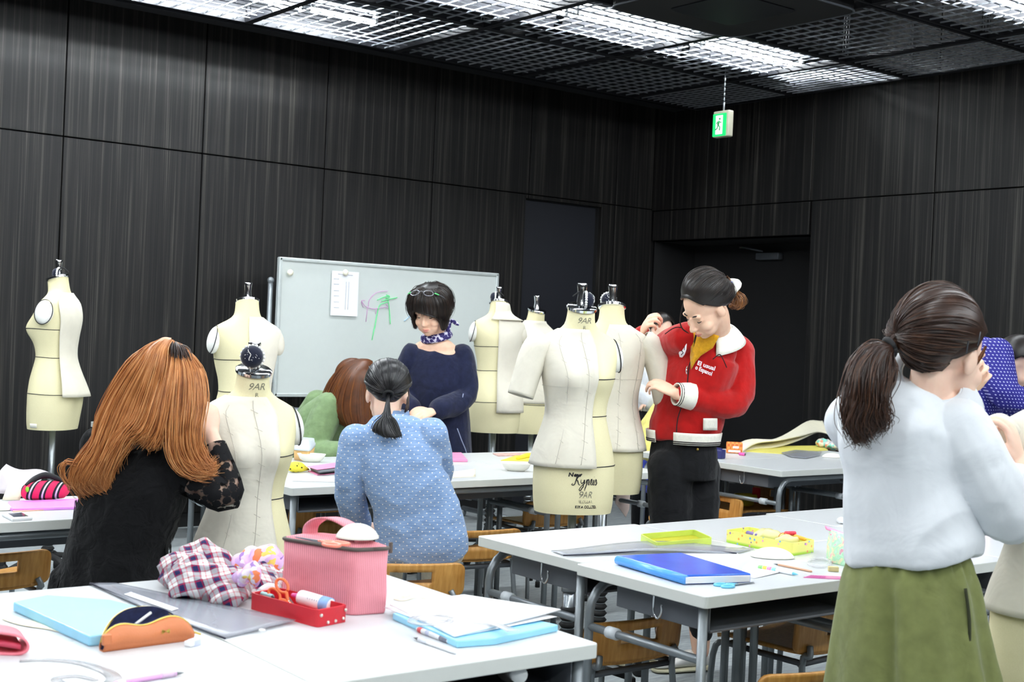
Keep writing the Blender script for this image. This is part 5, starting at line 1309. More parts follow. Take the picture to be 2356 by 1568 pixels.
# ---------------------------------------------------------------- leaning woman in green
M_greenj = cloth('sage_corduroy', (122, 146, 104), var=.14, fold=12, bump=.3)
def simple_body(o, H, hip, chs, nck, arms, f, seat=True, skin=M_skin):
    r = f.cross(UP); b = MB(); H.add(b, False); H.neck(b, nck); b.torso([hip, (hip + chs) * .5, chs, nck], [.14, .115, .13, .06], [.10, .085, .095, .05], r)
    for a in arms: limb(b, a, [.045, .04, .036, .03, .022])
    L = []
    for s in (-1, 1):
        a = hip + r * s * .09
        if seat: k = a + f * .40; k.z = .45; an = V((k.x, k.y, .07))
        else: k = V((a.x, a.y, .46)); an = V((a.x, a.y, .08))
        L.append((a, k, an)); limb(b, [a, k, an], [.085, .07, .055, .045, .036])
    return b, r, L
def garment(o, name, mat, pts, a, bb, r, arms, rr, fold_seed, cut=.9, voxel=.007, amp=.008, extra=None):
    b = MB(); b.torso(pts, a, bb, r)
    for q in arms: limb(b, q[:2] + [q[1] + (q[2] - q[1]) * cut], rr)
    if extra: extra(b)
    return melt(b, name, mat, o, voxel, 6, fold=dict(amp=amp, axis=(.4, .3, .7), across=11, along=4, seed=fold_seed))
def trousers(o, name, mat, hip, L, r, k=1.0):
    b = MB(); b.torso([hip + V((0, 0, -.07)), hip + V((0, 0, .07))], [.15, .145], [.12, .115], r)
    for a, kn, an in L: limb(b, [a, kn, an + V((0, 0, .01))], [.10 * k, .085 * k, .068 * k, .06, .05])
    return melt(b, name, mat, o, .008, 5)
def P2():
    f = (RIGHT * .85 + AWAY * -.5).normalized()
    hip, chs, nck = P(690, 1105, 7.42), P(742, 985, 7.32), P(790, 918, 7.28)
    o = person('woman in a sage green jacket with long brown hair leaning over the table', (hip.x, hip.y, 0)); o['label'] = 'woman in a sage green jacket with long brown hair leaning over the far table'
    H = Head(P(812, 880, 7.26), f + UP * -.5, UP + f * .4, 1.0)
    arms = [[P(760, 935, 7.18), P(722, 1035, 7.10), P(800, 1040, 7.0)], [P(735, 930, 7.5), P(690, 1010, 7.5), P(735, 1035, 7.3)]]
    b, r, L = simple_body(o, H, hip, chs, nck, arms, f)
    hand(b, arms[0][2], RIGHT, UP, 1); hand(b, arms[1][2], RIGHT, UP, -1); melt(b, 'body', M_skin, o, .007, 4)
    garment(o, 'green_jacket', M_greenj, [hip + V((0, 0, .02)), (hip + chs) * .5, chs, P(775, 935, 7.3), nck], [.15, .165, .17, .13, .07], [.14, .15, .15, .11, .06], r, arms, [.085, .085, .08, .07, .055], 41)
    trousers(o, 'trousers', M_jeans, hip, L, r)
    for a, k, an in L: shoe(o, V((an.x, an.y, 0)) - f * .05, f, M_black, M_rubber)
    sc = scalp(H, o, M_brownh, grow=.012)
    def g(*q): return [P(x, y, 7.15 + d) for x, y, d in q]
    G = [g((832, 828, .05), (795, 838, .05), (765, 872, .05), (748, 905, .05), (735, 930, .05), (722, 950, .06)), g((838, 828, .03), (805, 850, -.02), (782, 890, -.02), (772, 930, -.02), (778, 955, -.02), (790, 975, 0)),
         g((842, 828, .02), (820, 855, -.06), (806, 900, -.07), (802, 940, -.07), (808, 970, -.06), (815, 990, -.05)), g((848, 829, .02), (836, 855, -.06), (830, 900, -.07), (830, 940, -.07), (834, 975, -.06), (838, 995, -.05)), g((855, 832, .03), (856, 860, -.02), (856, 900, -.03), (856, 940, -.03), (854, 980, -.03), (850, 1000, -.03))]
    hair('long_hair', sc, M_brownh, G, 700, .0022, .006, .004, .1, 17, .02)
P2()
# ---------------------------------------------------------------- person in a blue dotted shirt far right
def tinydots():
    t = NT('royal_blue_dotted'); co = t.coord(); u = t.dot(co, tuple(RIGHT)); z = t.dot(co, (0, 0, 1)); sp = .0145
    a = t.math('SUBTRACT', t.math('FRACT', t.math('ADD', t.math('DIVIDE', u, sp), t.math('MULTIPLY', t.math('DIVIDE', z, sp), .5))), .5); c = t.math('SUBTRACT', t.math('FRACT', t.math('DIVIDE', z, sp)), .5)
    k = t.math('LESS_THAN', t.math('SQRT', t.math('ADD', t.math('MULTIPLY', a, a), t.math('MULTIPLY', c, c))), .2); t.col(t.mix(k, lin((34, 32, 128)), lin((176, 176, 226)))); t.set(.8); return t.m
def P7():
    f = (RIGHT * .7 - AWAY * .5).normalized()
    hip, chs, nck = P(2215, 1010, 6.0), P(2262, 870, 6.0), P(2300, 800, 6.0)
    o = person('person in a royal blue dotted shirt bending behind the woman in the white blouse', (hip.x, hip.y, 0))
    H = Head(P(2342, 838, 6.0), f + UP * -.8, UP + f * .4, 1.0); arms = [[P(2290, 815, 5.88), P(2310, 900, 5.8), P(2380, 930, 5.8)], [P(2260, 812, 6.15), P(2285, 920, 6.2), P(2380, 940, 6.1)]]
    b, r, L = simple_body(o, H, hip, chs, nck, arms, f, False); hand(b, arms[0][2], RIGHT, UP, 1); hand(b, arms[1][2], RIGHT, UP, -1); melt(b, 'body', M_skin, o, .008, 4)
    garment(o, 'blue_dotted_shirt', tinydots(), [hip + V((0, 0, -.05)), (hip + chs) * .5, chs, P(2285, 825, 6.0), P(2298, 806, 6.0)], [.155, .15, .165, .135, .08], [.12, .12, .13, .10, .07], r, arms, [.08, .075, .068, .06, .05], 51)
    trousers(o, 'trousers', M_jeans, hip, L, r); sc = scalp(H, o, M_dkblack, grow=.012)
    for a, k, an in L: shoe(o, V((an.x, an.y, 0)) - f * .05, f, M_black, M_rubber)
P7()
# ---------------------------------------------------------------- two people behind the red jacket
M_greyw = cloth('pale_grey_sweat', (214, 218, 226), var=.05); M_yellow = cloth('yellow_sweater', (240, 228, 130), var=.08); M_blue = cloth('blue_denim', (48, 66, 178), var=.25, fold=20)
def P8():
    f = (-AWAY * .8 + RIGHT * .5).normalized(); hip, chs, nck = P(1508, 965, 8.45), P(1512, 850, 8.45), P(1518, 785, 8.45)
    o = person('dark haired person in pale grey top standing behind the red jacket', (hip.x, hip.y, 0)); H = Head(P(1521, 762, 8.42), f + UP * -.3, UP, .9)
    arms = [[P(1485, 815, 8.45), P(1478, 890, 8.4), P(1500, 925, 8.3)], [P(1545, 815, 8.5), P(1552, 890, 8.45), P(1520, 930, 8.3)]]
    b, r, L = simple_body(o, H, hip, chs, nck, arms, f, False); hand(b, arms[0][2], RIGHT, UP, 1); hand(b, arms[1][2], -RIGHT, UP, -1); melt(b, 'body', M_skin, o, .008, 4)
    garment(o, 'grey_top', M_greyw, [P(1508, 945, 8.45), (hip + chs) * .5, chs, nck + V((0, 0, -.04)), nck], [.16, .155, .16, .13, .07], [.13, .125, .13, .1, .06], r, arms, [.085, .08, .075, .07, .06], 61)
    trousers(o, 'trousers', M_jeans, hip, L, r); scalp(H, o, M_dkblack, grow=.014)
    for a, k, an in L: shoe(o, V((an.x, an.y, 0)) - f * .05, f, M_black, M_rubber)
def P9():
    f = V((-.25, -1, 0)).normalized(); hip, chs, nck = P(1500, 1085, 8.0), P(1530, 990, 8.0), P(1560, 925, 8.0)
    o = person('seated person in a pale yellow sweater and bright blue jeans behind the red jacket', (hip.x, hip.y, 0)); H = Head(P(1590, 890, 8.0), f + UP * -.7, UP + f * .4, .95)
    arms = [[P(1522, 955, 7.84), P(1495, 1030, 7.78), P(1545, 1035, 7.73)], [P(1540, 940, 8.18), P(1530, 1030, 8.15), P(1570, 1030, 7.98)]]
    b, r, L = simple_body(o, H, hip, chs, nck, arms, f); hand(b, arms[0][2], RIGHT, UP, 1); hand(b, arms[1][2], RIGHT, UP, -1); melt(b, 'body', M_skin, o, .008, 4)
    garment(o, 'yellow_sweater', M_yellow, [P(1498, 1075, 8.0), (hip + chs) * .5, chs, P(1550, 945, 8.0), nck], [.14, .15, .155, .13, .07], [.12, .13, .13, .1, .06], r, arms, [.08, .08, .075, .065, .055], 71)
    trousers(o, 'blue_jeans', M_blue, hip, L, r, 1.05); scalp(H, o, M_dkblack, grow=.014)
    for a, k, an in L: shoe(o, V((an.x, an.y, 0)) - f * .05, f, M_white, M_white)
P8(); P9()
# ================================================================== things on the tables
def bil(c, u, v):
    L_, F_, R_, B_ = c          # left, front, right, back corners; u: L->F side, v: front->back
    return (L_ * (1 - u) + F_ * u) * (1 - v) + (B_ * (1 - u) + R_ * u) * v
def four(L_, F_, R_): return [V(L_), V(F_), V(R_), V(L_) + V(R_) - V(F_)]
def ringq(c, z, k=1.0, p=5.0, n=40, bulge=0.0):
    out = []
    for i in range(n):
        a = 2 * pi * i / n; x = math.copysign(abs(cos(a)) ** (2 / p), cos(a)) * k; y = math.copysign(abs(sin(a)) ** (2 / p), sin(a)) * k
        q = bil(c, .5 + .5 * x * (1 + bulge), .5 + .5 * y * (1 + bulge)); out.append(V((q.x, q.y, z)))
    return out
def flat(name, label, cat, pts, h, mat, group=None, z=TZ, lift=None, bevel=0.0, build_only=False, par=None):
    """thin thing lying on a surface: outline seen in the photograph, h thick; lift(i) raises corners"""
    q = [T(x, y, z + h) for x, y in pts]
    b = MB(); lo = [b.bm.verts.new((p.x, p.y, z + .0004 + (lift[i] if lift else 0))) for i, p in enumerate(q)]; hi = [b.bm.verts.new((p.x, p.y, z + h + (lift[i] if lift else 0))) for i, p in enumerate(q)]
    b.ringface(lo, hi); b.bm.faces.new(list(reversed(lo))); b.bm.faces.new(hi)
    o = b.build(name, mat, par, smooth=False, bevel=bevel)
    if par is None: tag(o, label, cat, group)
    return o
def tubed(b, pts, r, z, n=6, sub=1): b.tube([T(x, y, z) for x, y in pts], r, n, sub)
def trayq(o, name, c, h, mat, t=.003, z=TZ, n=24, p=14, kin=.94):
    b = MB(); vs = b.loft([ringq(c, z + .0005, 1, p, n), ringq(c, z + h, 1, p, n), ringq(c, z + h, kin, p, n), ringq(c, z + t, kin, p, n)], cap=True)
    return b.build(name, mat, o, angle=30)
M_orangep = plain('orange_plastic', (240, 122, 70), .35); M_coral = plain('coral_plastic', (246, 140, 118), .4); M_skyp = plain('sky_blue_plastic', (112, 200, 232), .35); M_blade = plain('scissor_steel', (150, 156, 164), .3, .7)
def scissors(name, label, pos, dirv, handle, k=1.0, tilt=0.0, group=None, spread=.12, up=UP):
    o = thing(name, label, 'scissors', pos, 0, group); x = V(dirv).normalized(); z = V(up); z = (z - x * z.dot(x)).normalized(); y = z.cross(x); L = lambda a, c, e=0: (x * a + y * c + z * (e + .004)) * k
    b = MB()
    for s in (-1, 1):
        b.loft([[L(-.012, s * -.006 + d, s * .0012 + e) for d, e in ((-.006, -.001), (.006, -.001), (.006, .001), (-.006, .001))], [L(.03, s * spread * .03 + d, s * .0012 + e) for d, e in ((-.007, -.001), (.007, -.001), (.007, .001), (-.007, .001))], [L(.098, s * spread * .085 + d, s * .0012 + e) for d, e in ((-.001, -.0006), (.001, -.0006), (.001, .0006), (-.001, .0006))]])
    b.build('blades', M_blade, None, smooth=False); bl = bpy.context.scene.objects[-1] if False else None
    ob = [q for q in COL.objects if q.name.startswith('blades') and q.parent is None][-1]; ob.location = pos; adopt(ob, o)
    b = MB(); b.lathe([(0, -.003), (.004, -.003), (.004, .003), (0, .003)], L(0, 0), 10, Matrix((x, y, z)).transposed()); q = b.build('pivot', M_chrome); q.location = pos; adopt(q, o)
    for s in (-1, 1):
        b = MB(); c0 = (-.058, s * .019); rx, ry = .027, .0155 + (.002 if s > 0 else 0)
        b.tube([L(c0[0] + rx * cos(a), c0[1] + ry * sin(a)) for a in [2 * pi * i / 20 for i in range(21)]], .0048 * k, 8)
        b.tube([L(c0[0] + rx, c0[1] * .8), L(-.012, s * .004), L(.008, -s * .003)], [.006 * k, .006 * k, .004 * k], 8, 3); q = b.build('handle_loop', handle); q.location = pos; adopt(q, o)
    return o
def pen(name, label, a, b_, r, body, tip=None, z=TZ, cat='pen', grip=None, group=None, bands=None):
    p, q = T(*a, z + r), T(*b_, z + r); o = thing(name, label, cat, (p + q) * .5, 0, group); d = q - p; g = lambda t_: p + d * t_
    b = MB(); b.tube([g(.0), g(.03), g(.86), g(.88)], [r * .7, r, r, r * .85], 10); b.build('barrel', body, o)
    b = MB(); b.tube([g(.87), g(.95), g(1.0)], [r * .85, r * .45, r * .12], 10); b.build('tip', tip or M_steeld, o)
    if bands:
        for i, m in enumerate(bands):
            b = MB(); b.tube([g(.05 + .11 * i), g(.15 + .11 * i)], r * 1.03, 10); b.build('colour_band', m, o)
    if grip:
        b = MB(); b.tube([g(.66), g(.86)], r * 1.12, 10); b.build('grip', grip, o)
    return o
def dome(label, px, py, w, Z_unused=None, z=TZ, mat=None, hgt=.5, asp=.72, rz=0.0, name='bust_pad', cat='pad', depth=0):
    """white half-egg pad, base centre at px,py (table), half-width w metres"""
    c = T(px, py, z); b = MB(); n = 28
    prof = [(1.0, 0.0), (1.01, .06), (.97, .22), (.86, .48), (.68, .72), (.42, .92), (.15, 1.0), (.001, 1.01)]
    b.loft([[c + RIGHT * (w * r_ * cos(2 * pi * k / n)) + AWAY * (w * asp * r_ * sin(2 * pi * k / n)) + UP * (.0005 + w * hgt * 1.1 * z_) for k in range(n)] for r_, z_ in prof]); o = b.build(name, mat or M_pad, None, subsurf=1)
    return tag(o, label, cat)
M_pad = plain('ivory_pad', (240, 238, 226), .5, var=.01)
M_paper = plain('white_paper', (246, 247, 250), .7, var=0); M_lbl = plain('light_blue_folder', (150, 214, 242), .35, var=.03); M_beigec = cloth('beige_calico', (240, 232, 208), var=.04)
def clearmat(name, rgb, alpha, rough=.2):
    t = NT(name); t.col(lin(rgb)); t.set(rough, 0, .5); t.b.inputs['Alpha'].default_value = alpha; return t.m
M_clear = clearmat('clear_plastic', (226, 226, 230), .38); M_greyv = clearmat('grey_vinyl', (168, 172, 182), .62); M_edgeb = plain('dark_edge', (20, 22, 44), .5); M_ruler = clearmat('ruler_plastic', (206, 204, 206), .45)

# ---- nearest tables
flat('folder', 'light blue plastic folder full of papers, left of the brown pencil pouch', 'folder', [(30, 1383), (108, 1367), (255, 1378), (385, 1410), (432, 1436), (205, 1462)], .022, M_lbl, bevel=.004)
fo_ = COL.objects[-1]
b = MB(); q = [T(210, 1462, TZ + .003), T(300, 1450, TZ + .003), T(300, 1450, TZ + .016), T(210, 1462, TZ + .014)]; b.loft([q, [v - AWAY * .003 for v in q]]); b.build('inserted_pages', M_paper, fo_, smooth=False)
b = MB(); b.grid(lambda u, v: T(5 + 225 * u + 20 * v, 1424 - 10 * v + 54 * u - 8 * u * v + 3 * sin(9 * u), TZ + .002 + .002 * sin(7 * u) * sin(5 * v)), 14, 8); tag(b.build('calico_cloth', M_beigec, None, solid=.001), 'cream calico piece under the light blue folder', 'cloth')
M_pinkl = plain('pink_leather', (240, 128, 142), .45, var=.04); M_crim = plain('crimson_lining', (206, 70, 96), .6)
o = thing('pink_case', 'pink folded case at the lower left corner of the nearest table', 'case', T(10, 1500))
e0 = T(60, 1509); cr = catmull([V((-.16, 0, .047)), V((-.06, 0, .043)), V((-.012, 0, .036)), V((.004, 0, .019)), V((-.010, 0, .004)), V((-.06, 0, .002)), V((-.16, 0, .002))], 6)
dy = AWAY * .085 - RIGHT * .045
b = MB(); b.grid(lambda u, v: e0 + RIGHT * (cr[int(u * (len(cr) - 1) + .5)].x) + UP * (cr[int(u * (len(cr) - 1) + .5)].z * (1 - .12 * v)) + dy * v, len(cr) - 1, 6); b.build('cover', M_pinkl, o, solid=.004)
b = MB(); b.grid(lambda u, v: e0 + RIGHT * (-.165 + .155 * u) + UP * (.026 - .010 * u * u) + dy * (.03 + .9 * v), 8, 3); b.build('lining', M_crim, o, solid=.008)
# brown pencil pouch
M_tan = plain('tan_leather', (206, 122, 76), .5, var=.05, bump=.15, bscale=300); M_navl = plain('navy_lining', (40, 46, 84), .8, var=.3, scale=90); M_gold = plain('gold_zip', (222, 196, 96), .35, .5)
o = thing('pencil_pouch', 'open tan leather pencil pouch with navy lining', 'pencil case', T(340, 1492))
A, B_ = T(236, 1500), T(445, 1472); ax = (B_ - A); dd = V((-ax.y, ax.x, 0)).normalized()
if dd.dot(AWAY) < 0: dd = -dd
def pouch(inn):
    def f(u, v):
        e = sin(pi * min(1, max(0, .02 + .96 * u))) ** .55; w = .062 * e * (1 if not inn else .9); hf = (.056 - .016 * exp(-((u - .45) / .22) ** 2) - .032 * abs(2 * u - 1) ** 4); hb = .056 + .010 * sin(pi * u) - .040 * abs(2 * u - 1) ** 3
        base = A + ax * (u * .99 + .005)
        if v < .35: k = v / .35; y, z = .004 - .012 * sin(pi * k) + .006 * (1 - k), hf * (1 - k)
        elif v < .65: k = (v - .35) / .3; y, z = w * k, 0
        else: k = (v - .65) / .35; y, z = w * (1 - .10 * k) + .004 * sin(pi * k), hb * k
        z = max(z, .0) + .001 + (.003 if inn else 0)
        if inn: y = y * .94 + .003
        return base + dd * y + UP * z
    return f
b = MB(); b.grid(pouch(False), 26, 20); b.build('leather_body', M_tan, o, solid=.0022); b = MB(); b.grid(pouch(True), 22, 18); b.build('lining', M_navl, o)
b = MB(); b.tube([pouch(False)(u / 20, 0) for u in range(21)], .0022, 6); b.tube([pouch(False)(u / 20, 1) for u in range(21)], .0022, 6); b.tube([pouch(False)(.97, 1) , pouch(False)(.99, .9) + ax * .04 - dd * .01, pouch(False)(1, .6) + ax * .06 - dd * .02 + UP * .012], .0022, 6); b.build('zip', M_gold, o)
b = MB(); b.box(pouch(False)(.02, .1) + UP * .004 - dd * .004, (.018, .010, .022), Matrix.Rotation(atan2(ax.y, ax.x), 3, 'Z'), bevel=.003); b.build('pull_tab', M_tan, o)
b = MB(); cc = pouch(False)(.66, .16) - dd * .004
for s in (-1, 1): b.loft([[cc, cc + UP * .0005, cc + UP * .001], [cc + ax.normalized() * s * .008 + UP * .005, cc + ax.normalized() * s * .009, cc + ax.normalized() * s * .008 - UP * .005]])
b.build('gold_bow', M_gold, o)
b = MB(); b.tube([pouch(True)(.4, .5) + UP * .035, pouch(True)(.62, .6) + UP * .052], .003, 6); b.tube([pouch(True)(.5, .45) + UP * .03, pouch(True)(.8, .5) + UP * .036], .006, 6); b.build('pens_inside', M_paper, o)
def eraser(label, px, py, ang, m1=None, sz=(.034, .017, .011), z=TZ, slv=True):
    o = thing('eraser', label, 'eraser', T(px, py, z), ang, None); b = MB(); b.box((0, 0, sz[2] / 2 + .0005), sz, bevel=.0018); adopt_local(b.build('rubber_block', m1 or M_paper), o)
    if slv: b = MB(); b.box((.005, 0, sz[2] / 2 + .0005), (sz[0] * .62, sz[1] + .0012, sz[2] + .001), bevel=.001); adopt_local(b.build('sleeve', M_slv), o)
M_slv = plain('eraser_sleeve', (206, 212, 236), .5, var=0)
eraser('white eraser in a pale blue sleeve right of the tan pencil pouch', 443, 1484, radians(28))
def french(label, pts, wd, z, hole=None):
    c = catmull([T(x, y, z) for x, y in pts], 6); n = len(c); ws = lerpl(wd, n); b = MB()
    def f(u, v):
        i = min(n - 1, int(u * (n - 1) + .5)); t_ = (c[min(i + 1, n - 1)] - c[max(i - 1, 0)]).normalized(); s = V((-t_.y, t_.x, 0)); return c[i] + s * (ws[i] * (v - .5)) + UP * .001
    b.grid(f, n - 1, 2); return tag(b.build('french_curve', M_ruler, None, solid=.002), label, 'ruler')
french('clear french curve ruler at the bottom edge, left of the pink pen', [(45, 1521), (110, 1519), (180, 1525), (245, 1545), (262, 1566), (225, 1580), (150, 1575), (130, 1562), (175, 1556), (222, 1566)], [.012, .018, .022, .026, .030, .026, .022, .018, .016, .01], TZ)
M_pinkp = plain('pink_pen_plastic', (226, 170, 220), .35); M_redp = plain('red_dot', (232, 96, 100), .4)
pen('pen', 'pink mechanical pencil at the bottom edge of the photo', (262, 1572), (424, 1546), .0048, M_pinkp, M_steel, grip=M_clear, bands=[M_paper])
# grey vinyl case
o = thing('vinyl_case', 'long grey see-through vinyl case lying before the plaid bundle', 'case', T(430, 1410))
b = MB(); b.grid(lambda u, v: T((207 + 63 * v) * (1 - u) + (520 + 160 * v) * u, (1341 + 0 * v) * (1 - u) + (1468 - 40 * v) * u + 3 * sin(4 * u) - 6 * u * (1 - u) * 4 * (v - .3), TZ + .003 + .004 * abs(sin(3 * u + 2 * v))), 22, 6); b.build('sheet', M_greyv, o, solid=.0015)
b = MB(); tubed(b, [(207, 1341), (300, 1380), (420, 1430), (518, 1468)], .0022, TZ + .005, 6, 3); tubed(b, [(207, 1341), (268, 1341)], .0018, TZ + .005); b.build('dark_edge', M_edgeb, o)
b = MB(); b.lathe([(0, 0), (.008, 0), (.007, .003), (0, .004)], T(603, 1450, TZ + .0075), 14); b.build('snap_button', M_white, o)
b = MB(); b.grid(lambda u, v: T(285 + 110 * u + 16 * v, 1366 + 38 * u - 5 * v, TZ + .0085), 4, 1); b.build('label_strip', M_paper, o)
# plaid bundle and printed cloth
def plaid():
    t = NT('tartan_flannel'); co = t.coord(); n = t.noise(co, 9, 2); 
    u = t.math('ADD', t.math('ADD', t.dot(co, tuple(RIGHT * .95 + UP * .35)), t.math('MULTIPLY', t.dot(co, tuple(AWAY)), .3)), t.math('MULTIPLY', n, .02)); v = t.math('ADD', t.math('ADD', t.dot(co, tuple(UP * .8 - RIGHT * .3)), t.math('MULTIPLY', t.dot(co, tuple(AWAY)), .75)), t.math('MULTIPLY', n, .02)); sp = .043
    def band(x):
        f = t.math('FRACT', t.math('DIVIDE', x, sp))
        nv = t.ramp(f, [(0, (1, 1, 1)), (.46, (1, 1, 1)), (.47, (0, 0, 0))], 'CONSTANT'); rd = t.ramp(f, [(0, (0, 0, 0)), (.02, (1, 1, 1)), (.07, (0, 0, 0)), (.36, (1, 1, 1)), (.44, (0, 0, 0)), (.68, (1, 1, 1)), (.75, (0, 0, 0))], 'CONSTANT'); return nv, rd
    (a, ra), (c, rc) = band(u), band(v); base = lin((228, 226, 224)); x = t.mix(t.math('MULTIPLY', t.math('ADD', a, c), .5), base, lin((28, 36, 84)))
    x = t.mix(t.math('MULTIPLY', t.math('ADD', ra, rc), .45), x, lin((196, 30, 62))); t.col(x); t.bump(t.noise(co, 30, 3), .3, .01); t.set(.9); return t.m
M_plaid = plaid()
o = thing('plaid_bundle', 'crumpled red, navy and white plaid shirt bundled on the table', 'shirt', T(500, 1380))
b = MB(); E_ = lambda px, py, z, rx, ry, rz_: b.ball(T(px, py, TZ) + UP * z, (rx, ry, rz_), Matrix((RIGHT, AWAY, UP)).transposed(), 24, 16)
E_(440, 1372, .040, .068, .055, .042); E_(500, 1374, .036, .072, .05, .040); E_(560, 1365, .030, .07, .06, .032); E_(610, 1350, .025, .05, .05, .026); E_(420, 1350, .045, .045, .05, .045); E_(525, 1390, .02, .03, .022, .022); E_(470, 1340, .05, .07, .04, .045)
for v in b.bm.verts: v.co.z = max(v.co.z, TZ + .001)
fl = melt(b, 'flannel', M_plaid, o, .0035, 8, fold=dict(amp=.020, axis=(.5, .3, .2), across=17, along=6, seed=77)); fl.parent = None; folds(fl, .009, (.2, -.6, .4), 10, 38, 12); adopt(fl, o)
for p in fl.data.vertices: p.co.z = max(p.co.z, TZ + .0008)
b = MB(); b.bm.free()
def floral():
    t = NT('printed_lilac_cloth'); co = t.coord(); v = t.add('ShaderNodeTexVoronoi'); v.inputs['Scale'].default_value = 62; w_ = t.add('ShaderNodeVectorMath', operation='ADD'); nz = t.add('ShaderNodeTexNoise'); nz.inputs['Scale'].default_value = 22; t.link(co, nz.inputs['Vector']); ms = t.add('ShaderNodeVectorMath', operation='SCALE'); ms.inputs['Scale'].default_value = .05; t.link(nz.outputs['Color'], ms.inputs[0]); t.link(co, w_.inputs[0]); t.link(ms.outputs[0], w_.inputs[1]); t.link(w_.outputs[0], v.inputs[0]); s = t.add('ShaderNodeSeparateColor'); t.link(v.outputs['Color'], s.inputs[0])
    x = t.ramp(s.outputs[0], [(0, lin((226, 190, 232))), (.45, lin((240, 226, 240))), (.62, lin((240, 214, 110))), (.74, lin((236, 130, 84))), (.84, lin((206, 168, 226))), (.95, lin((150, 110, 180)))], 'CONSTANT')
    e = t.math('LESS_THAN', v.outputs['Distance'], .0); t.col(x); t.set(.75); return t.m
M_flo = floral()
o = thing('printed_cloth', 'lilac, yellow and orange printed cloth roll on the plaid bundle', 'cloth', T(600, 1352, TZ + .05))
b = MB(); E_(612, 1345, .062, .044, .032, .038); E_(586, 1345, .060, .040, .030, .036); E_(562, 1345, .050, .034, .028, .030)
b.tube([T(556, 1340, TZ + .055), T(566, 1320, TZ + .085), T(583, 1300, TZ + .10)], [.010, .012, .010], 10, 4); b.tube([T(583, 1345, TZ + .06), T(588, 1318, TZ + .09), T(586, 1297, TZ + .105)], [.010, .011, .008], 10, 4); b.tube([T(545, 1330, TZ + .06), T(552, 1318, TZ + .075)], [.012, .009], 10)
melt(b, 'rolled_cloth', M_flo, o, .0035, 3, fold=dict(amp=.006, axis=(.2, .3, .9), across=40, along=10, seed=9))
# pink bag
HB = .148; c = four(T(650, 1240, TZ + HB), T(806, 1416, TZ), T(897, 1262, TZ + HB)); c = [V((p.x, p.y, TZ)) for p in c]
_d1 = (c[1] - c[0]).normalized(); _d2 = (c[2] - c[1]); _d2 = (_d2 - _d1 * _d2.dot(_d1)).normalized()
def pinkstripe():
    t = NT('pink_pinstripe'); co = t.coord(); u = t.math('ADD', t.dot(co, tuple(_d1)), t.dot(co, tuple(_d2))); f = t.math('FRACT', t.math('DIVIDE', u, .0062))
    t.col(t.ramp(f, [(0, lin((238, 158, 168))), (.55, lin((238, 158, 168))), (.7, lin((196, 104, 120))), (.95, lin((238, 158, 168)))])); t.bump(t.noise(co, 14, 2), .45, .02); t.set(.75, 0, .2); return t.m
M_pinks = pinkstripe(); M_zipb = plain('brown_zip', (84, 76, 70), .6)
o = thing('lunch_bag', 'pink pinstriped cool bag with a zip lid and carrying handle', 'bag', (sum(c, V()) / 4))
b = MB(); b.loft([ringq(c, TZ + .001, 1.02, 8, 64), ringq(c, TZ + .006, 1.04, 8, 64), ringq(c, TZ + .05, 1.06, 7.5, 64), ringq(c, TZ + .10, 1.04, 7.5, 64), ringq(c, TZ + HB, 1.05, 8, 64)]); body = b.build('bag_body', M_pinks, o)
b = MB(); b.tube([p for p in ringq(c, TZ + HB + .002, 1.05, 8)] + [ringq(c, TZ + HB + .002, 1.05, 8)[0]], .0045, 8); b.build('zip', M_zipb, o)
b = MB(); b.loft([ringq(c, TZ + HB + .002, 1.045, 8), ringq(c, TZ + HB + .008, 1.01, 7), ringq(c, TZ + HB + .017, .72, 4), ringq(c, TZ + HB + .019, .3, 3)]); lid = b.build('lid', M_pinks, o)
b = MB(); hs = [bil(c, .14, .48) + UP * (HB + .012), bil(c, .16, .48) + UP * (HB + .036), bil(c, .32, .47) + UP * (HB + .056), bil(c, .55, .46) + UP * (HB + .058), bil(c, .80, .45) + UP * (HB + .040), bil(c, .90, .45) + UP * (HB + .012)]
sd = (c[3] - c[0]).normalized(); hp = catmull(hs, 5); b.grid(lambda u, v: hp[int(u * (len(hp) - 1) + .5)] + sd * (.036 * (v - .5)), len(hp) - 1, 3); b.build('handle', M_pinks, o, solid=.004)
b = MB(); b.box(T(899, 1259, TZ + HB - .012), (.008, .008, .026), bevel=.002); b.build('zip_pull', M_zipb, o)
zt = TZ + HB + .019
dm = dome('ivory half-egg pad lying under the handle of the pink bag', 822, 1238, .050, z=zt + .002, hgt=.62, asp=.8)
scissors('scissors', 'coral handled scissors on the lid of the pink bag', T(738, 1248, zt + .002), T(672, 1236, zt + .002) - T(800, 1258, zt + .002), M_coral, .80, spread=.02)
# red tray box
M_redb = plain('red_card_box', (206, 34, 48), .45, var=.05); M_stud = plain('silver_stud', (222, 218, 208), .3, .6)
HT = .038; c = [V((p.x, p.y, TZ)) for p in four(T(573, 1400), T(730, 1444), T(799, 1430))]
o = thing('red_box', 'red open box with silver studs in front of the pink bag', 'box', sum(c, V()) / 4); trayq(o, 'box_shell', c, HT, M_redb)
b = MB()
for u, z in ((.12, .026), (.35, .008), (.60, .008), (.86, .010), (.93, .028)): b.ball(c[1] + (c[2] - c[1]) * u + UP * z - AWAY * .001, .0038, u=10, v=8)
b.build('studs', M_stud, o)
bc = sum(c, V()) / 4
scissors('scissors', 'orange handled scissors standing in the red box', bil(c, .38, .5) + UP * .024, (c[1] - c[0]).normalized() * .8 - UP * .45 + AWAY * .1, M_orangep, .72, spread=.02, up=-AWAY)
o = thing('glue_bottle', 'white glue bottle with a pink cap and blue print in the red box', 'bottle', bil(c, .70, .5)); p, q = T(688, 1372, TZ + .034), T(762, 1393, TZ + .026); d = q - p
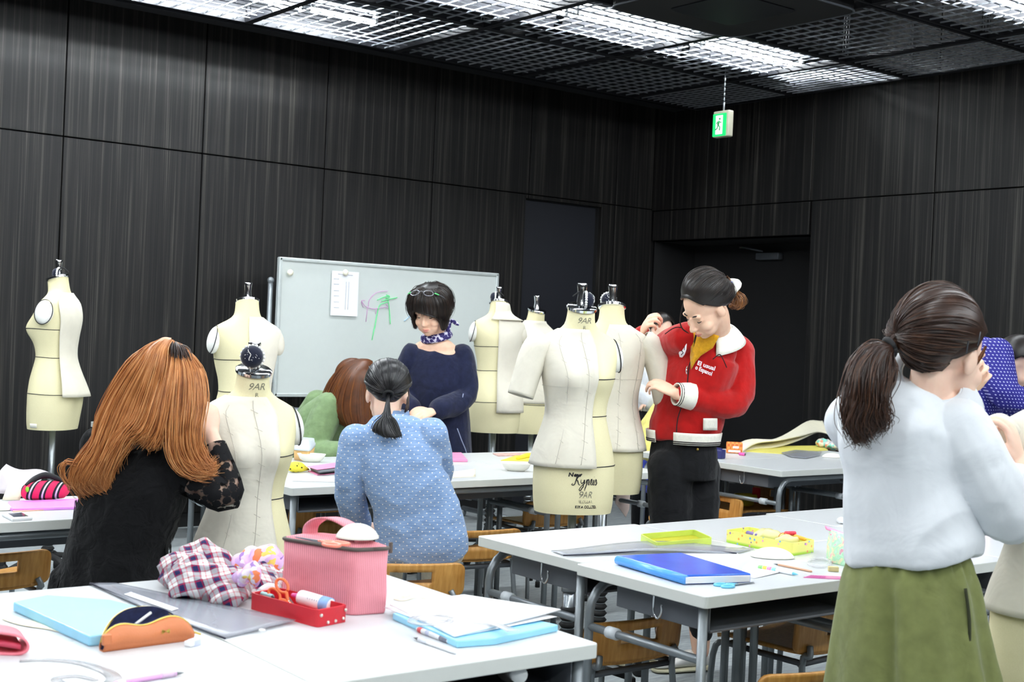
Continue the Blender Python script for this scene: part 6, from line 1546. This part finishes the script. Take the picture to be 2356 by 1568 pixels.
b = MB(); b.tube([p, p + d * .03, p + d * .08, p + d * .97, p + d], [.010, .0155, .017, .017, .012], 16); b.build('bottle_body', M_paper, o)
b = MB(); b.tube([p - d * .22, p - d * .12, p], [.004, .006, .007], 10); b.build('cap', plain('magenta_cap', (226, 84, 160), .4), o)
b = MB(); b.tube([p + d * .72, p + d * .98], .0174, 16); b.build('blue_base', plain('blue_label', (140, 186, 238), .5), o)
b = MB()
for k in range(5): b.tube([p + d * (.30 + .07 * k) - AWAY * .0165 + UP * .007, p + d * (.33 + .07 * k) - AWAY * .0172 + UP * .002], .0014, 5)
b.build('label_print', plain('label_print', (70, 84, 120), .6), o)
pen('marker', 'teal capped stick in the left end of the red box', (592, 1362), (632, 1374), .006, plain('teal_plastic', (150, 206, 206), .4), z=TZ + .026, cat='pen')
b = MB(); b.tube([T(600, 1358, TZ + .03), T(618, 1350, TZ + .034), T(640, 1352, TZ + .032)], [.008, .010, .008], 10, 3); tag(b.build('chalk_holder', M_paper), 'white tape roll end in the red box behind the orange scissors', 'tape')
# papers on the right of the bag
flat('folder', 'light blue clear folder under the stacked white papers', 'folder', [(903, 1409), (1062, 1385), (1285, 1436), (1142, 1466), (1052, 1473)], .016, M_lbl, bevel=.003)
b = MB(); b.grid(lambda u, v: T((897 * (1 - u) + 1290 * u) * (1 - v) * 0 + ((897 + 171 * v) * (1 - u) + (1046 + 244 * v) * u), ((1390 - 22 * v) * (1 - u) + (1464 - 62 * v) * u), TZ + .019 + .012 * u * v), 8, 8); tag(b.build('paper_stack', M_paper, None, solid=.0035), 'stack of white pattern papers at the right end of the nearest table', 'paper')
b = MB(); b.grid(lambda u, v: T((884 + 176 * v) * (1 - u) + (1060 + 222 * v) * u, (1397 - 20 * v) * (1 - u) + (1462 - 44 * v) * u, TZ + .0175 + .004 * u * v), 6, 6); tag(b.build('paper_sheet', M_paper, None, solid=.0008), 'lower white sheet sticking out left of the paper stack', 'paper')
french('clear french curve ruler lying on the stacked white papers', [(1180, 1452), (1140, 1436), (1080, 1424), (1010, 1416), (960, 1420), (950, 1431), (985, 1437), (1030, 1432), (1034, 1422), (1000, 1416)], [.03, .022, .018, .016, .02, .022, .020, .016, .012, .008], TZ + .030)
pen('pen', 'multi-colour ball pen with a black grip end beside the papers', (960, 1446), (1044, 1478), .0058, M_paper, plain('pen_black', (30, 32, 40), .4), bands=[M_redp, M_paper, M_slv], grip=plain('smoke_grip', (120, 124, 140), .3))
pen('pen', 'plain white mechanical pencil nearest the table edge', (1048, 1499), (952, 1466), .0048, M_paper, M_steeld, grip=plain('pale_grip', (214, 218, 226), .4))
eraser('small white eraser in front of the light blue clear folder', 1137, 1472, radians(60), sz=(.022, .018, .013))
b = MB(); b.grid(lambda u, v: T(905 + 85 * u + 10 * v, 1378 - 12 * v + 4 * sin(7 * u), TZ + .001 + .012 * max(0, sin(6 * u + 1)) * v), 14, 6); tag(b.build('calico_scrap', M_beigec, None, solid=.001), 'crumpled cream calico scrap behind the stacked papers', 'cloth')
# under the nearest table
o = thing('bottle', 'drink bottle with a white cap in the tray of the nearest table', 'bottle', P(1196, 1556, 2.72)); d = (AWAY * .8 + RIGHT * -.3).normalized(); p = P(1196, 1553, 2.72)
b = MB(); b.tube([p, p + d * .022], .0175, 18); b.build('cap', M_white, o); b = MB(); b.tube([p + d * .022, p + d * .04, p + d * .16], [.016, .030, .031], 18); b.build('bottle_body', plain('smoked_bottle', (70, 66, 62), .2), o)

# ---- blue binder table pair
M_bind = plain('blue_binder', (52, 110, 222), .15, var=.08, scale=12); M_bindl = plain('binder_spine_blue', (92, 168, 246), .25)
o = thing('binder', 'glossy blue file binder with a light blue spine', 'binder', T(1560, 1310)); 
q = [(1422, 1277), (1567, 1270), (1728, 1318), (1578, 1322)]; flat('cover', '', '', q, .026, M_bind, par=o, bevel=.003)
b = MB(); p0, p1 = T(1422, 1278, TZ + .026), T(1578, 1323, TZ + .026); b.tube([p0 - UP * .012, p1 - UP * .012], .0128, 10); b.build('spine', M_bindl, o)
b = MB(); p2 = T(1726, 1319, TZ + .026); b.loft([[p1 - UP * .022 - AWAY * .001, p2 - UP * .022 - AWAY * .001, p2 - UP * .005 - AWAY * .001, p1 - UP * .005 - AWAY * .001], [p1 - UP * .022 + AWAY * .004, p2 - UP * .022 + AWAY * .004, p2 - UP * .005 + AWAY * .004, p1 - UP * .005 + AWAY * .004]]); b.build('pages', M_paper, o, smooth=False)
b = MB(); d = (p1 - p0); b.loft([[p0 + d * .16 - UP * .004 - AWAY * .0122, p0 + d * .32 - UP * .004 - AWAY * .0122, p0 + d * .32 - UP * .016 - AWAY * .0122, p0 + d * .16 - UP * .016 - AWAY * .0122], [p0 + d * .16 - UP * .004 - AWAY * .0132, p0 + d * .32 - UP * .004 - AWAY * .0132, p0 + d * .32 - UP * .016 - AWAY * .0132, p0 + d * .16 - UP * .016 - AWAY * .0132]]); b.build('spine_label', plain('label_pinkish', (226, 206, 216), .6), o, smooth=False)
scissors('scissors', 'light blue handled scissors by the front of the blue binder', T(1692, 1346, TZ), T(1735, 1341, TZ) - T(1650, 1350, TZ), M_skyp, .72, spread=.02)
b = MB(); b.grid(lambda u, v: T((1535 + 150 * v) * (1 - u) + (1735 + 0 * v + 60 * v) * u, (1272 - 7 * v) * (1 - u) + (1330 - 18 * v) * u + 3 * sin(8 * u) * v, TZ + .0015 + .002 * sin(6 * u + 2 * v)), 12, 6); tag(b.build('paper_sheet', M_paper, None, solid=.0006), 'large white pattern sheet partly under the blue binder', 'paper')
o = thing('file_case', 'long grey vinyl file lying across the table before the green tin lid', 'file', T(1500, 1268))
b = MB(); b.grid(lambda u, v: T((1268 + 28 * v) * (1 - u) + (1735 - 40 * v) * u, (1268 + 10 * v - 2) * (1 - u) + (1262 + 10 * v) * u - (20 - 12 * v) * sin(pi * u) ** 1.5, TZ + .004 + .008 * sin(pi * u)), 26, 4); b.build('sheet', M_greyv, o, solid=.0015)
b = MB(); tubed(b, [(1296, 1277), (1400, 1272), (1500, 1265), (1600, 1264), (1695, 1272)], .0022, TZ + .006, 6, 4); b.build('dark_edge', M_edgeb, o)
M_lime = plain('lime_tin', (196, 214, 92), .4, var=.05); M_olt = plain('olive_tin_inside', (176, 172, 30), .4)
c = [V((p.x, p.y, TZ)) for p in four(T(1471, 1243), T(1510, 1264), T(1640, 1252))]; o = thing('green_tin', 'empty lime green tin cover behind the grey file', 'tin', sum(c, V()) / 4); trayq(o, 'lid_shell', c, .022, M_lime, kin=.96)
b = MB(); b.loft([ringq(c, TZ + .004, .95, 14, 24), ringq(c, TZ + .0045, .95, 14, 24)]); b.build('inside_face', M_olt, o, smooth=False)
flat('printed_card', 'printed grey card leaning behind the lime tin lid', 'card', [(1505, 1236), (1580, 1233), (1612, 1236), (1530, 1240)], .002, plain('card_grey', (190, 186, 184), .6, var=.2, scale=60))
def tinmat():
    t = NT('yellow_party_tin'); co = t.coord(); v = t.add('ShaderNodeTexVoronoi'); v.inputs['Scale'].default_value = 75; t.link(co, v.inputs[0]); s = t.add('ShaderNodeSeparateColor'); t.link(v.outputs['Color'], s.inputs[0])
    z = t.dot(co, (0, 0, 1)); g = t.ramp(t.math('SUBTRACT', t.math('MULTIPLY', z, 40), TZ * 40), [(.18, lin((168, 210, 60))), (.45, lin((238, 232, 130)))])
    d = t.math('LESS_THAN', v.outputs['Distance'], .30); c = t.ramp(s.outputs[0], [(0, lin((236, 120, 90))), (.3, lin((240, 150, 200))), (.5, lin((120, 180, 220))), (.7, lin((240, 170, 70))), (.85, lin((150, 110, 190)))], 'CONSTANT'); pick = t.math('MULTIPLY', d, t.math('GREATER_THAN', s.outputs[1], .45))
    t.col(t.mix(pick, g, c)); t.set(.35); return t.m
c = [V((p.x, p.y, TZ)) for p in four(T(1667, 1246), T(1822, 1279), T(1876, 1270))]; o = thing('tin_box', 'yellow party patterned open tin box full of sewing things', 'tin', sum(c, V()) / 4); M_tin = tinmat(); trayq(o, 'tin_shell', c, .040, M_tin, kin=.96)
M_ybag = clearmat('yellow_clear_bag', (240, 232, 170), .8); o = thing('zip_bag', 'yellowish clear bag with a rubber band in the party tin', 'bag', bil(c, .5, .5))
b = MB(); b.ball(bil(c, .45, .55) + UP * .035, (.055, .04, .020), Matrix.Rotation(-.5, 3, 'Z')); b.ball(bil(c, .75, .5) + UP * .034, (.04, .022, .015), Matrix.Rotation(-.6, 3, 'Z')); melt(b, 'bag_film', M_ybag, o, .004, 3, fold=dict(amp=.006, axis=(1, .2, .3), across=40, along=15, seed=3))
b = MB(); b.tube([bil(c, .70, .52) + V((0, .022 * cos(a), .036 + .018 * sin(a))) for a in [2 * pi * k / 14 for k in range(15)]], .0012, 5); b.build('rubber_band', M_orangep, o)
b = MB(); b.tube([bil(c, .62, .85) + UP * .045, bil(c, .72, .9) + UP * .05], [.008, .007], 10, round_=True); tag(b.build('red_spool', plain('red_spool', (232, 60, 84), .4)), 'red plastic piece at the back of the party tin', 'spool')
b = MB(); b.tube([bil(c, .78, .80) + UP * .043, bil(c, .93, .72) + UP * .042], [.007, .006], 10, round_=True); tag(b.build('orange_marker', plain('yellow_orange', (250, 176, 60), .4)), 'orange plastic stick at the right of the party tin', 'pen')
b = MB(); b.tube([bil(c, .22, .35) + UP * .036, bil(c, .42, .22) + UP * .036], .007, 10); tag(b.build('purple_ribbon', plain('purple_ribbon', (130, 110, 180), .6)), 'purple ribbon roll at the front of the party tin', 'ribbon')
dome('ivory half-egg pad in front of the party tin', 1777, 1282, .068, hgt=.42, asp=.62)
M_pk = plain('pink_band', (246, 150, 190), .4, var=0); M_gr = plain('green_band', (150, 220, 130), .4, var=0); M_ye = plain('yellow_band', (246, 210, 90), .4, var=0); M_aq = plain('aqua_band', (150, 220, 226), .4, var=0)
pen('pen', 'rainbow banded multi-colour pen near the ivory pad', (1742, 1302), (1836, 1321), .0058, M_paper, M_skyp, bands=[M_gr, M_ye, M_pk, M_aq])
pen('pencil', 'thin brown pencil with a clear cap right of the ivory pad', (1868, 1314), (1780, 1296), .0032, plain('brown_pencil', (206, 160, 130), .5), cat='pencil')
eraser('worn beige eraser beside the pink and green pouch', 1917, 1314, radians(-40), plain('beige_eraser', (206, 192, 140), .8), slv=False, sz=(.03, .016, .014))
flat('pink_ruler', 'pink clear ruler at the front of the table by the olive culottes', 'ruler', [(1848, 1327), (1866, 1322), (1985, 1327), (1990, 1334)], .002, clearmat('pink_clear', (236, 120, 190), .6))
b = MB(); b.tube([T(1885 + 26 * cos(a), 1293 + 9 * sin(a), TZ + .006) for a in [2 * pi * k / 20 for k in range(21)]], .0045, 8); tag(b.build('tape_ring', M_clear), 'ring of clear tape left of the pink and green pouch', 'tape')
def pouchmat():
    t = NT('pastel_pouch'); co = t.coord(); n = t.noise(co, 34, 2, .5, .8); t.col(t.ramp(n, [(.30, lin((240, 160, 180))), (.42, lin((236, 236, 190))), (.5, lin((176, 232, 190))), (.6, lin((206, 240, 214))), (.7, lin((236, 150, 176)))])); t.set(.5); return t.m
o = thing('zip_pouch', 'pink and mint green printed pouch half behind the olive culottes', 'pouch', T(1945, 1298)); p = T(1913, 1295); q = T(1985, 1312); h = .098
b = MB(); dp = AWAY * .07; b.loft([[p, q, q + dp, p + dp], [p + UP * .05 - AWAY * .004, q + UP * .05 - AWAY * .004, q + dp + UP * .05, p + dp + UP * .05], [p + dp * .42 + UP * h, q + dp * .42 + UP * h * .9, q + dp * .58 + UP * h * .9, p + dp * .58 + UP * h]]); b.build('pouch_body', pouchmat(), o, subsurf=0, bevel=.004)
b = MB(); b.grid(lambda u, v: p + dp * .5 + (q - p) * (u * 1.15 - .16) + UP * (h - .002 + .008 * v) + AWAY * (.014 * (v - .5)) - UP * (.018 * u), 8, 2); b.build('zip_edge', M_pk, o, solid=.003)
b = MB(); b.ball(T(1942, 1197, TZ + .012), (.028, .02, .012)); b.ball(T(1960, 1192, TZ + .014), (.02, .02, .014)); tag(melt(b, 'crumpled_tissue', M_paper, None, .003, 2, fold=dict(amp=.007, axis=(1, 0, 0), across=60, along=40, seed=2)), 'crumpled white tissue left of the white blouse', 'tissue')
def foxmat():
    t = NT('pink_animal_print'); co = t.coord(); v = t.add('ShaderNodeTexVoronoi'); v.inputs['Scale'].default_value = 42; t.link(co, v.inputs[0]); s = t.add('ShaderNodeSeparateColor'); t.link(v.outputs['Color'], s.inputs[0]); d = t.math('MULTIPLY', t.math('LESS_THAN', v.outputs['Distance'], .36), t.math('GREATER_THAN', s.outputs[0], .3)); t.col(t.mix(d, lin((244, 196, 232)), lin((232, 136, 74)))); t.set(.6); return t.m
o = thing('drawstring_pouch', 'lilac pink pouch with orange print and a black strap, right of the white blouse', 'pouch', T(2262, 1226)); p = T(2215, 1222); q = T(2282, 1228); dp = AWAY * .06
b = MB(); b.loft([[p, q, q + dp, p + dp], [p + UP * .07, q + UP * .07, q + dp + UP * .07, p + dp + UP * .07], [p + UP * .11 + dp * .4, q + UP * .10 + dp * .4, q + UP * .10 + dp * .6, p + UP * .11 + dp * .6]]); b.build('pouch_body', foxmat(), o, bevel=.006)
b = MB(); b.tube([T(2271, 1189, TZ + .03) - AWAY * .002, T(2262, 1205, TZ + .02) - AWAY * .006, T(2266, 1216, TZ + .01) - AWAY * .006, T(2276, 1208, TZ + .012) - AWAY * .006, T(2278, 1196, TZ + .02) - AWAY * .004], .005, 8, 4); b.build('black_strap', M_tape, o)

# ---- middle tables
o = thing('food_container', 'clear container of orange contents with a pale lid, beside the lettered form at left', 'container', T(706, 1060)); c = [V((p_.x, p_.y, TZ)) for p_ in four(T(672, 1058), T(712, 1062), T(726, 1046))]
b = MB(); b.loft([ringq(c, TZ + .001, .92, 6), ringq(c, TZ + .05, 1, 6)]); b.build('tub', plain('orange_contents', (244, 196, 128), .4), o); b = MB(); b.loft([ringq(c, TZ + .05, 1.06, 6), ringq(c, TZ + .062, 1.06, 6), ringq(c, TZ + .064, .98, 6), ringq(c, TZ + .085, .9, 6)]); b.build('lid', plain('pale_lid', (222, 232, 240), .3), o)
def bowl(label, px, py, w, tail=True):
    c_ = T(px, py); o = thing('magnetic_bowl', label, 'pin dish', c_); b = MB(); n = 28
    b.loft([[c_ + RIGHT * (w * r_ * cos(2 * pi * k / n)) + AWAY * (w * .62 * r_ * sin(2 * pi * k / n)) + UP * z_ for k in range(n)] for r_, z_ in ((.55, .001), (.8, .014), (1.0, .037), (1.0, .039), (.93, .036), (.6, .026), (.01, .024))]); b.build('dish', M_pad, o)
    b = MB(); b.box(c_ + UP * .032, (w * .5, w * .3, .008), bevel=.002); b.build('label_plate', plain('dish_label', (176, 206, 196), .5), o)
bowl('ivory pin dish beside the orange container', 716, 1062, .068); bowl('ivory pin dish left of the middle lettered dress form', 1187, 1083, .072)
def dotty():
    t = NT('yellow_dotted_cloth'); co = t.coord(); v = t.add('ShaderNodeTexVoronoi'); v.inputs['Scale'].default_value = 60; t.link(co, v.inputs[0]); t.col(t.mix(t.math('LESS_THAN', v.outputs['Distance'], .22), lin((236, 220, 66)), lin((50, 46, 26)))); t.set(.7); return t.m
b = MB(); b.ball(T(680, 1086) + UP * .024, (.045, .03, .024)); b.tube([T(690, 1086) + UP * .022, T(712, 1083) + UP * .006], [.022, .003], 10); tag(melt(b, 'dotted_pouch', dotty(), None, .004, 4), 'yellow pouch with black dots beside the lettered form at left', 'pouch')
fp = thing('file_stack', 'stack of grey files with pink edges under the dotted woman\'s left arm', 'files', T(745, 1085))
flat('pink_file', '', '', [(708, 1082), (800, 1070), (830, 1082), (730, 1092)], .003, M_pk, par=fp)
for k in range(4): flat('grey_file', '', '', [(714, 1078 - 1 * k), (800, 1067 - k), (826, 1078 - k), (735, 1088 - k)], .0035, M_tray, par=fp, z=TZ + .0035 + .004 * k)
flat('pink_file', '', '', [(706, 1072), (800, 1060), (822, 1068), (730, 1080)], .002, M_pk, par=fp, z=TZ + .0205)
b = MB(); b.grid(lambda u, v: T(672 + 190 * u + 12 * v, 1106 - 12 * v + 4 * u, TZ + .0015), 6, 3); tag(b.build('paper_sheet', M_paper, None, solid=.0005), 'white sheet at the near edge, left of the seated dotted woman', 'paper')
o = thing('ring_folder', 'pink folder lying right of the dotted woman\'s elbow', 'folder', T(1050, 1055)); flat('cover', '', '', [(1010, 1056), (1040, 1040), (1062, 1040), (1076, 1056)], .014, M_pk, par=o, bevel=.003)
b = MB(); p0, p1 = T(1020, 1058, TZ + .007), T(1074, 1058, TZ + .007); b.loft([[p0 - UP * .004 - AWAY * .001, p1 - UP * .004 - AWAY * .001, p1 + UP * .004 - AWAY * .001, p0 + UP * .004 - AWAY * .001], [p0 - UP * .004, p1 - UP * .004, p1 + UP * .004, p0 + UP * .004]]); b.build('pages', M_paper, o, smooth=False)
scissors('scissors', 'orange handled scissors on the pink folder', T(1030, 1049, TZ + .014), T(1048, 1053, TZ) - T(1020, 1046, TZ), M_orangep, .6, spread=.02)
b = MB(); b.grid(lambda u, v: T(1018 + 76 * u, 1100 - 12 * v - 6 * u * v - 4 * u, TZ + .001 + .003 * max(0, sin(6 * u)) * v), 10, 4); tag(b.build('calico_scrap', M_beigec, None, solid=.001), 'cream calico scrap at the near edge, right of the seated dotted woman', 'cloth')
M_yel = cloth('yellow_felt', (242, 226, 60), var=.06); flat('yellow_folder', 'yellow folder behind the ivory pin dish in the middle', 'folder', [(1152, 1058), (1190, 1046), (1240, 1048), (1236, 1060)], .003, M_yel)
b = MB(); b.tube([T(1190, 1054, TZ + .010), T(1215, 1047, TZ + .014), T(1240, 1050, TZ + .012)], [.008, .014, .010], 10, 4); tag(b.build('yellow_cloth', M_yel), 'rolled yellow cloth on the yellow folder', 'cloth')
flat('fabric_strip', 'pinkish brown fabric strips at the back of the middle table', 'fabric', [(1134, 1042), (1146, 1047), (1230, 1045), (1226, 1040)], .006, plain('rose_brown', (206, 170, 160), .8, var=.2, scale=40))
b = MB(); q = [(1442, 1128), (1450, 1150), (1448, 1185), (1440, 1204), (1430, 1190), (1416, 1172), (1420, 1140)]; pl = [P(x, y - 14, 6.68) for x, y in q]; b.loft([pl, [v + AWAY * .02 for v in pl]]); pk = b.build('cloth_bag', plain('pale_pink_cloth', (238, 214, 204), .9, var=.08), None, bevel=.004); tag(pk, 'pale pink cloth bag hanging from the table hook beside the black jeans', 'bag')
# ---- left edge table
b = MB(); b.grid(lambda u, v: P(-40 + 100 * u, 1150 - 66 * u * v + 0 * v - 20 * v + 8 * u, 4.42 + .10 * v) if False else (T(-30 + 105 * u, 1150 - 8 * u, TZ) + AWAY * (.16 * v) + UP * (.012 + .095 * v ** .7 * (1 - .45 * u) + .008 * sin(6 * u + 3 * v))), 10, 8); tag(b.build('vinyl_bag', clearmat('milky_vinyl', (226, 220, 228), .75), None, solid=.002), 'crumpled milky vinyl bag behind the striped pouch at left', 'bag')
b = MB(); b.grid(lambda u, v: T(5 + 40 * u, 1152, TZ) + AWAY * (.05 * v) + UP * (.004 + .05 * v), 6, 4); tag(b.build('cream_packet', M_beigec, None, solid=.004), 'cream packet between the vinyl bag and the striped pouch', 'packet')
def strp():
    t = NT('red_woven_stripes'); co = t.coord(); u = t.math('ADD', t.dot(co, tuple(RIGHT)), t.math('MULTIPLY', t.dot(co, (0, 0, 1)), -.25)); f = t.math('FRACT', t.math('DIVIDE', u, .036)); t.col(t.ramp(f, [(0, lin((232, 44, 96))), (.5, lin((232, 44, 96))), (.52, lin((30, 30, 36))), (.68, lin((30, 30, 36))), (.70, lin((216, 214, 220))), (.82, lin((216, 214, 220))), (.84, lin((30, 30, 36))), (.97, lin((30, 30, 36)))], 'CONSTANT')); t.bump(t.noise(co, 200, 1), .3, .003); t.set(.85); return t.m
o = thing('striped_pouch', 'red, black and white striped woven pouch left open', 'pouch', T(94, 1148)); p, q = T(45, 1150, TZ + .012), T(146, 1146, TZ + .012); d = q - p
b = MB(); n = 20; rr = lambda i: [.6, 1, 1.05, 1.0, .85, .5][i]
b.loft([[p + d * u_ + AWAY * (.045 * k_ * cos(a) + .04) + UP * (.026 + .032 * k_ * sin(a)) for a in [2 * pi * i / n for i in range(n)]] for u_, k_ in ((0, .7), (.08, .95), (.35, 1.05), (.65, 1.05), (.92, .9), (1, .55))]); b.build('woven_body', strp(), o)
b = MB(); b.tube([p + d * .10 + UP * .050 + AWAY * .01, p + d * .2 + UP * .066 + AWAY * .05, p + d * .45 + UP * .078 + AWAY * .05, p + d * .75 + UP * .066 + AWAY * .04, p + d * .95 + UP * .05 + AWAY * .03], [.004, .010, .012, .009, .004], 8, 4); b.build('open_zip_edge', M_tape, o)
b = MB(); b.ball(p + d * .17 + UP * .036 - AWAY * .003, (.006, .005, .010)); b.build('green_bead', plain('lime_bead', (130, 226, 40), .3), o)
flat('file', 'violet pink plastic file under the striped pouch', 'file', [(10, 1163), (20, 1152), (205, 1145), (205, 1164), (30, 1169)], .010, plain('violet_file', (234, 150, 240), .35), bevel=.002)
flat('wood_ruler', 'thin tan wooden ruler in front of the violet file', 'ruler', [(28, 1172), (112, 1168), (100, 1172), (30, 1176)], .003, plain('tan_wood', (224, 176, 146), .5))
o = thing('smartphone', 'white smartphone lying near the table edge at left', 'phone', T(40, 1190)); flat('case', '', '', [(4, 1180), (50, 1176), (75, 1189), (28, 1193)], .009, M_white, par=o, bevel=.002); flat('screen', '', '', [(18, 1180.5), (50, 1178), (66, 1186.5), (32, 1188.5)], .0006, plain('screen_glass', (84, 88, 100), .08, var=0), par=o, z=TZ + .0092)
dome('ivory half-egg pad cut off by the left edge', -8, 1172, .05, hgt=.55)
# ---- cream cloth table
b = MB(); b.box(T(1657, 1044, TZ + .026), (.05, .045, .052), Matrix.Rotation(.2, 3, 'Z'), bevel=.006); b.box(T(1645, 1040, TZ + .03), (.09, .05, .05), Matrix.Rotation(.2, 3, 'Z'), bevel=.008); tag(melt(b, 'navy_pouch', plain('navy_vinyl', (42, 44, 104), .4), None, .004, 3), 'navy pouch beside the orange box', 'pouch')
def ormat():
    t = NT('orange_checked_print'); co = t.coord('Object', (60, 60, 60)); c = t.add('ShaderNodeTexChecker'); c.inputs['Scale'].default_value = 1.0; t.link(co, c.inputs[0]); c.inputs[1].default_value = (*lin((246, 158, 72)), 1); c.inputs[2].default_value = (*lin((214, 108, 48)), 1); t.col(c.outputs[0]); t.set(.5); return t.m
o = thing('snack_box', 'small orange patterned box with a white label', 'box', T(1689, 1044)); b = MB(); cb = T(1689, 1042, TZ) + UP * .033; Rz = Matrix.Rotation(radians(-52 + 6), 3, 'Z'); b.box(cb, (.094, .05, .064), Rz, bevel=.006); b.build('carton', ormat(), o); b = MB(); b.box(cb - UP * .019 - (Rz @ V((0, .0255, 0))), (.07, .002, .012), Rz); b.box(cb + UP * .004 - (Rz @ V((-.008, .0255, 0))), (.034, .002, .012), Rz); b.build('white_label', M_paper, o, smooth=False)
pen('marker', 'short pink marker in front of the cream cloth pile', (1701, 1043), (1716, 1045), .009, plain('hot_pink', (244, 96, 176), .4), cat='pen')
M_creamc = cloth('cream_cotton', (246, 240, 214), var=.03, fold=20)
b = MB(); pts = [(1706, 1036, .010), (1740, 1028, .028), (1790, 1026, .036), (1840, 1018, .050), (1880, 1010, .070), (1910, 1010, .062)]
sp = catmull([T(x, y + 6, TZ) + UP * z_ for x, y, z_ in pts], 4); n = len(sp); b.grid(lambda u, v: sp[int(u * (n - 1) + .5)] + AWAY * (.26 * (v - .05)) + UP * (.018 * sin(3.0 * v + 4 * u) + .045 * v * u * 1.4 + .012 * sin(11 * u) * v), n - 1, 10)
b.grid(lambda u, v: sp[int(u * (n - 1) + .5)] + AWAY * (.012 + .2 * v) + UP * (-.014 - .010 * sin(5 * u) + .02 * v), n - 1, 6)
tag(b.build('cream_cloth', M_creamc, None, solid=.008), 'loose pile of cream cloth on the far right table', 'cloth')
flat('clear_file', 'clear file with yellow papers under the cream cloth', 'file', [(1716, 1037), (1800, 1042), (1905, 1034), (1890, 1024), (1740, 1026)], .005, plain('yellow_paper', (226, 216, 110), .6))
flat('grey_file', 'rounded grey vinyl file sticking out below the cream cloth', 'file', [(1798, 1040), (1820, 1049), (1855, 1052), (1885, 1046), (1890, 1038), (1830, 1034)], .004, M_greyv, z=TZ + .0056)
def confm():
    t = NT('bag_of_notions'); co = t.coord(); v = t.add('ShaderNodeTexVoronoi'); v.inputs['Scale'].default_value = 45; t.link(co, v.inputs[0]); s = t.add('ShaderNodeSeparateColor'); t.link(v.outputs['Color'], s.inputs[0]); t.col(t.ramp(s.outputs[0], [(0, lin((226, 216, 200))), (.4, lin((214, 140, 110))), (.55, lin((240, 232, 190))), (.7, lin((130, 206, 190))), (.85, lin((200, 196, 204)))], 'CONSTANT')); t.set(.25); return t.m
b = MB(); b.ball(T(1925, 1034, TZ) + UP * .026, (.09, .06, .028)); b.ball(T(1895, 1030, TZ) + UP * .03, (.05, .05, .03)); tag(melt(b, 'notions_bag', confm(), None, .005, 3, fold=dict(amp=.008, axis=(1, 0, .3), across=40, along=20, seed=6)), 'clear bag of colourful sewing notions beside the cream cloth', 'bag')
dome('ivory half-egg pad at the right end of the cream cloth table', 1915, 1052, .062, hgt=.4, asp=.6)
o = thing('yellow_slippers', 'yellow folded bag with a red strip on the chair seat', 'bag', P(1716, 1145, 7.75)); p = P(1716, 1150, 7.72); p.z = .418
b = MB(); b.ball(p, (.055, .05, .02)); b.tube([p + UP * .045 + RIGHT * (.06 * cos(a)) + AWAY * (.03 * sin(a)) for a in [2 * pi * k / 16 for k in range(17)]], .012, 8); b.build('yellow_cloth', M_yel, o); b = MB(); b.box(p + RIGHT * .06 + UP * .05, (.02, .05, .09), bevel=.004); b.build('red_strip', plain('red_strip', (206, 36, 40), .6), o)
# ---- by the whiteboard
b = MB(); b.box((4.13, 7.58, TZ + .0505), (.17, .10, .10), bevel=.008); tag(b.build('grey_case', plain('pale_grey_case', (190, 198, 210), .4)), 'pale grey box on the table below the whiteboard', 'box')
mk = thing('marker', 'red marker lying on the table below the whiteboard', 'pen', (4.26, 7.5, TZ + .010)); b = MB(); b.tube([(4.20, 7.48, TZ + .0105), (4.32, 7.52, TZ + .0105)], .010, 10); b.build('barrel', plain('marker_red', (214, 36, 60), .4), mk); b = MB(); b.tube([(4.32, 7.52, TZ + .0105), (4.34, 7.527, TZ + .0105)], .007, 10); b.build('cap', M_white, mk)
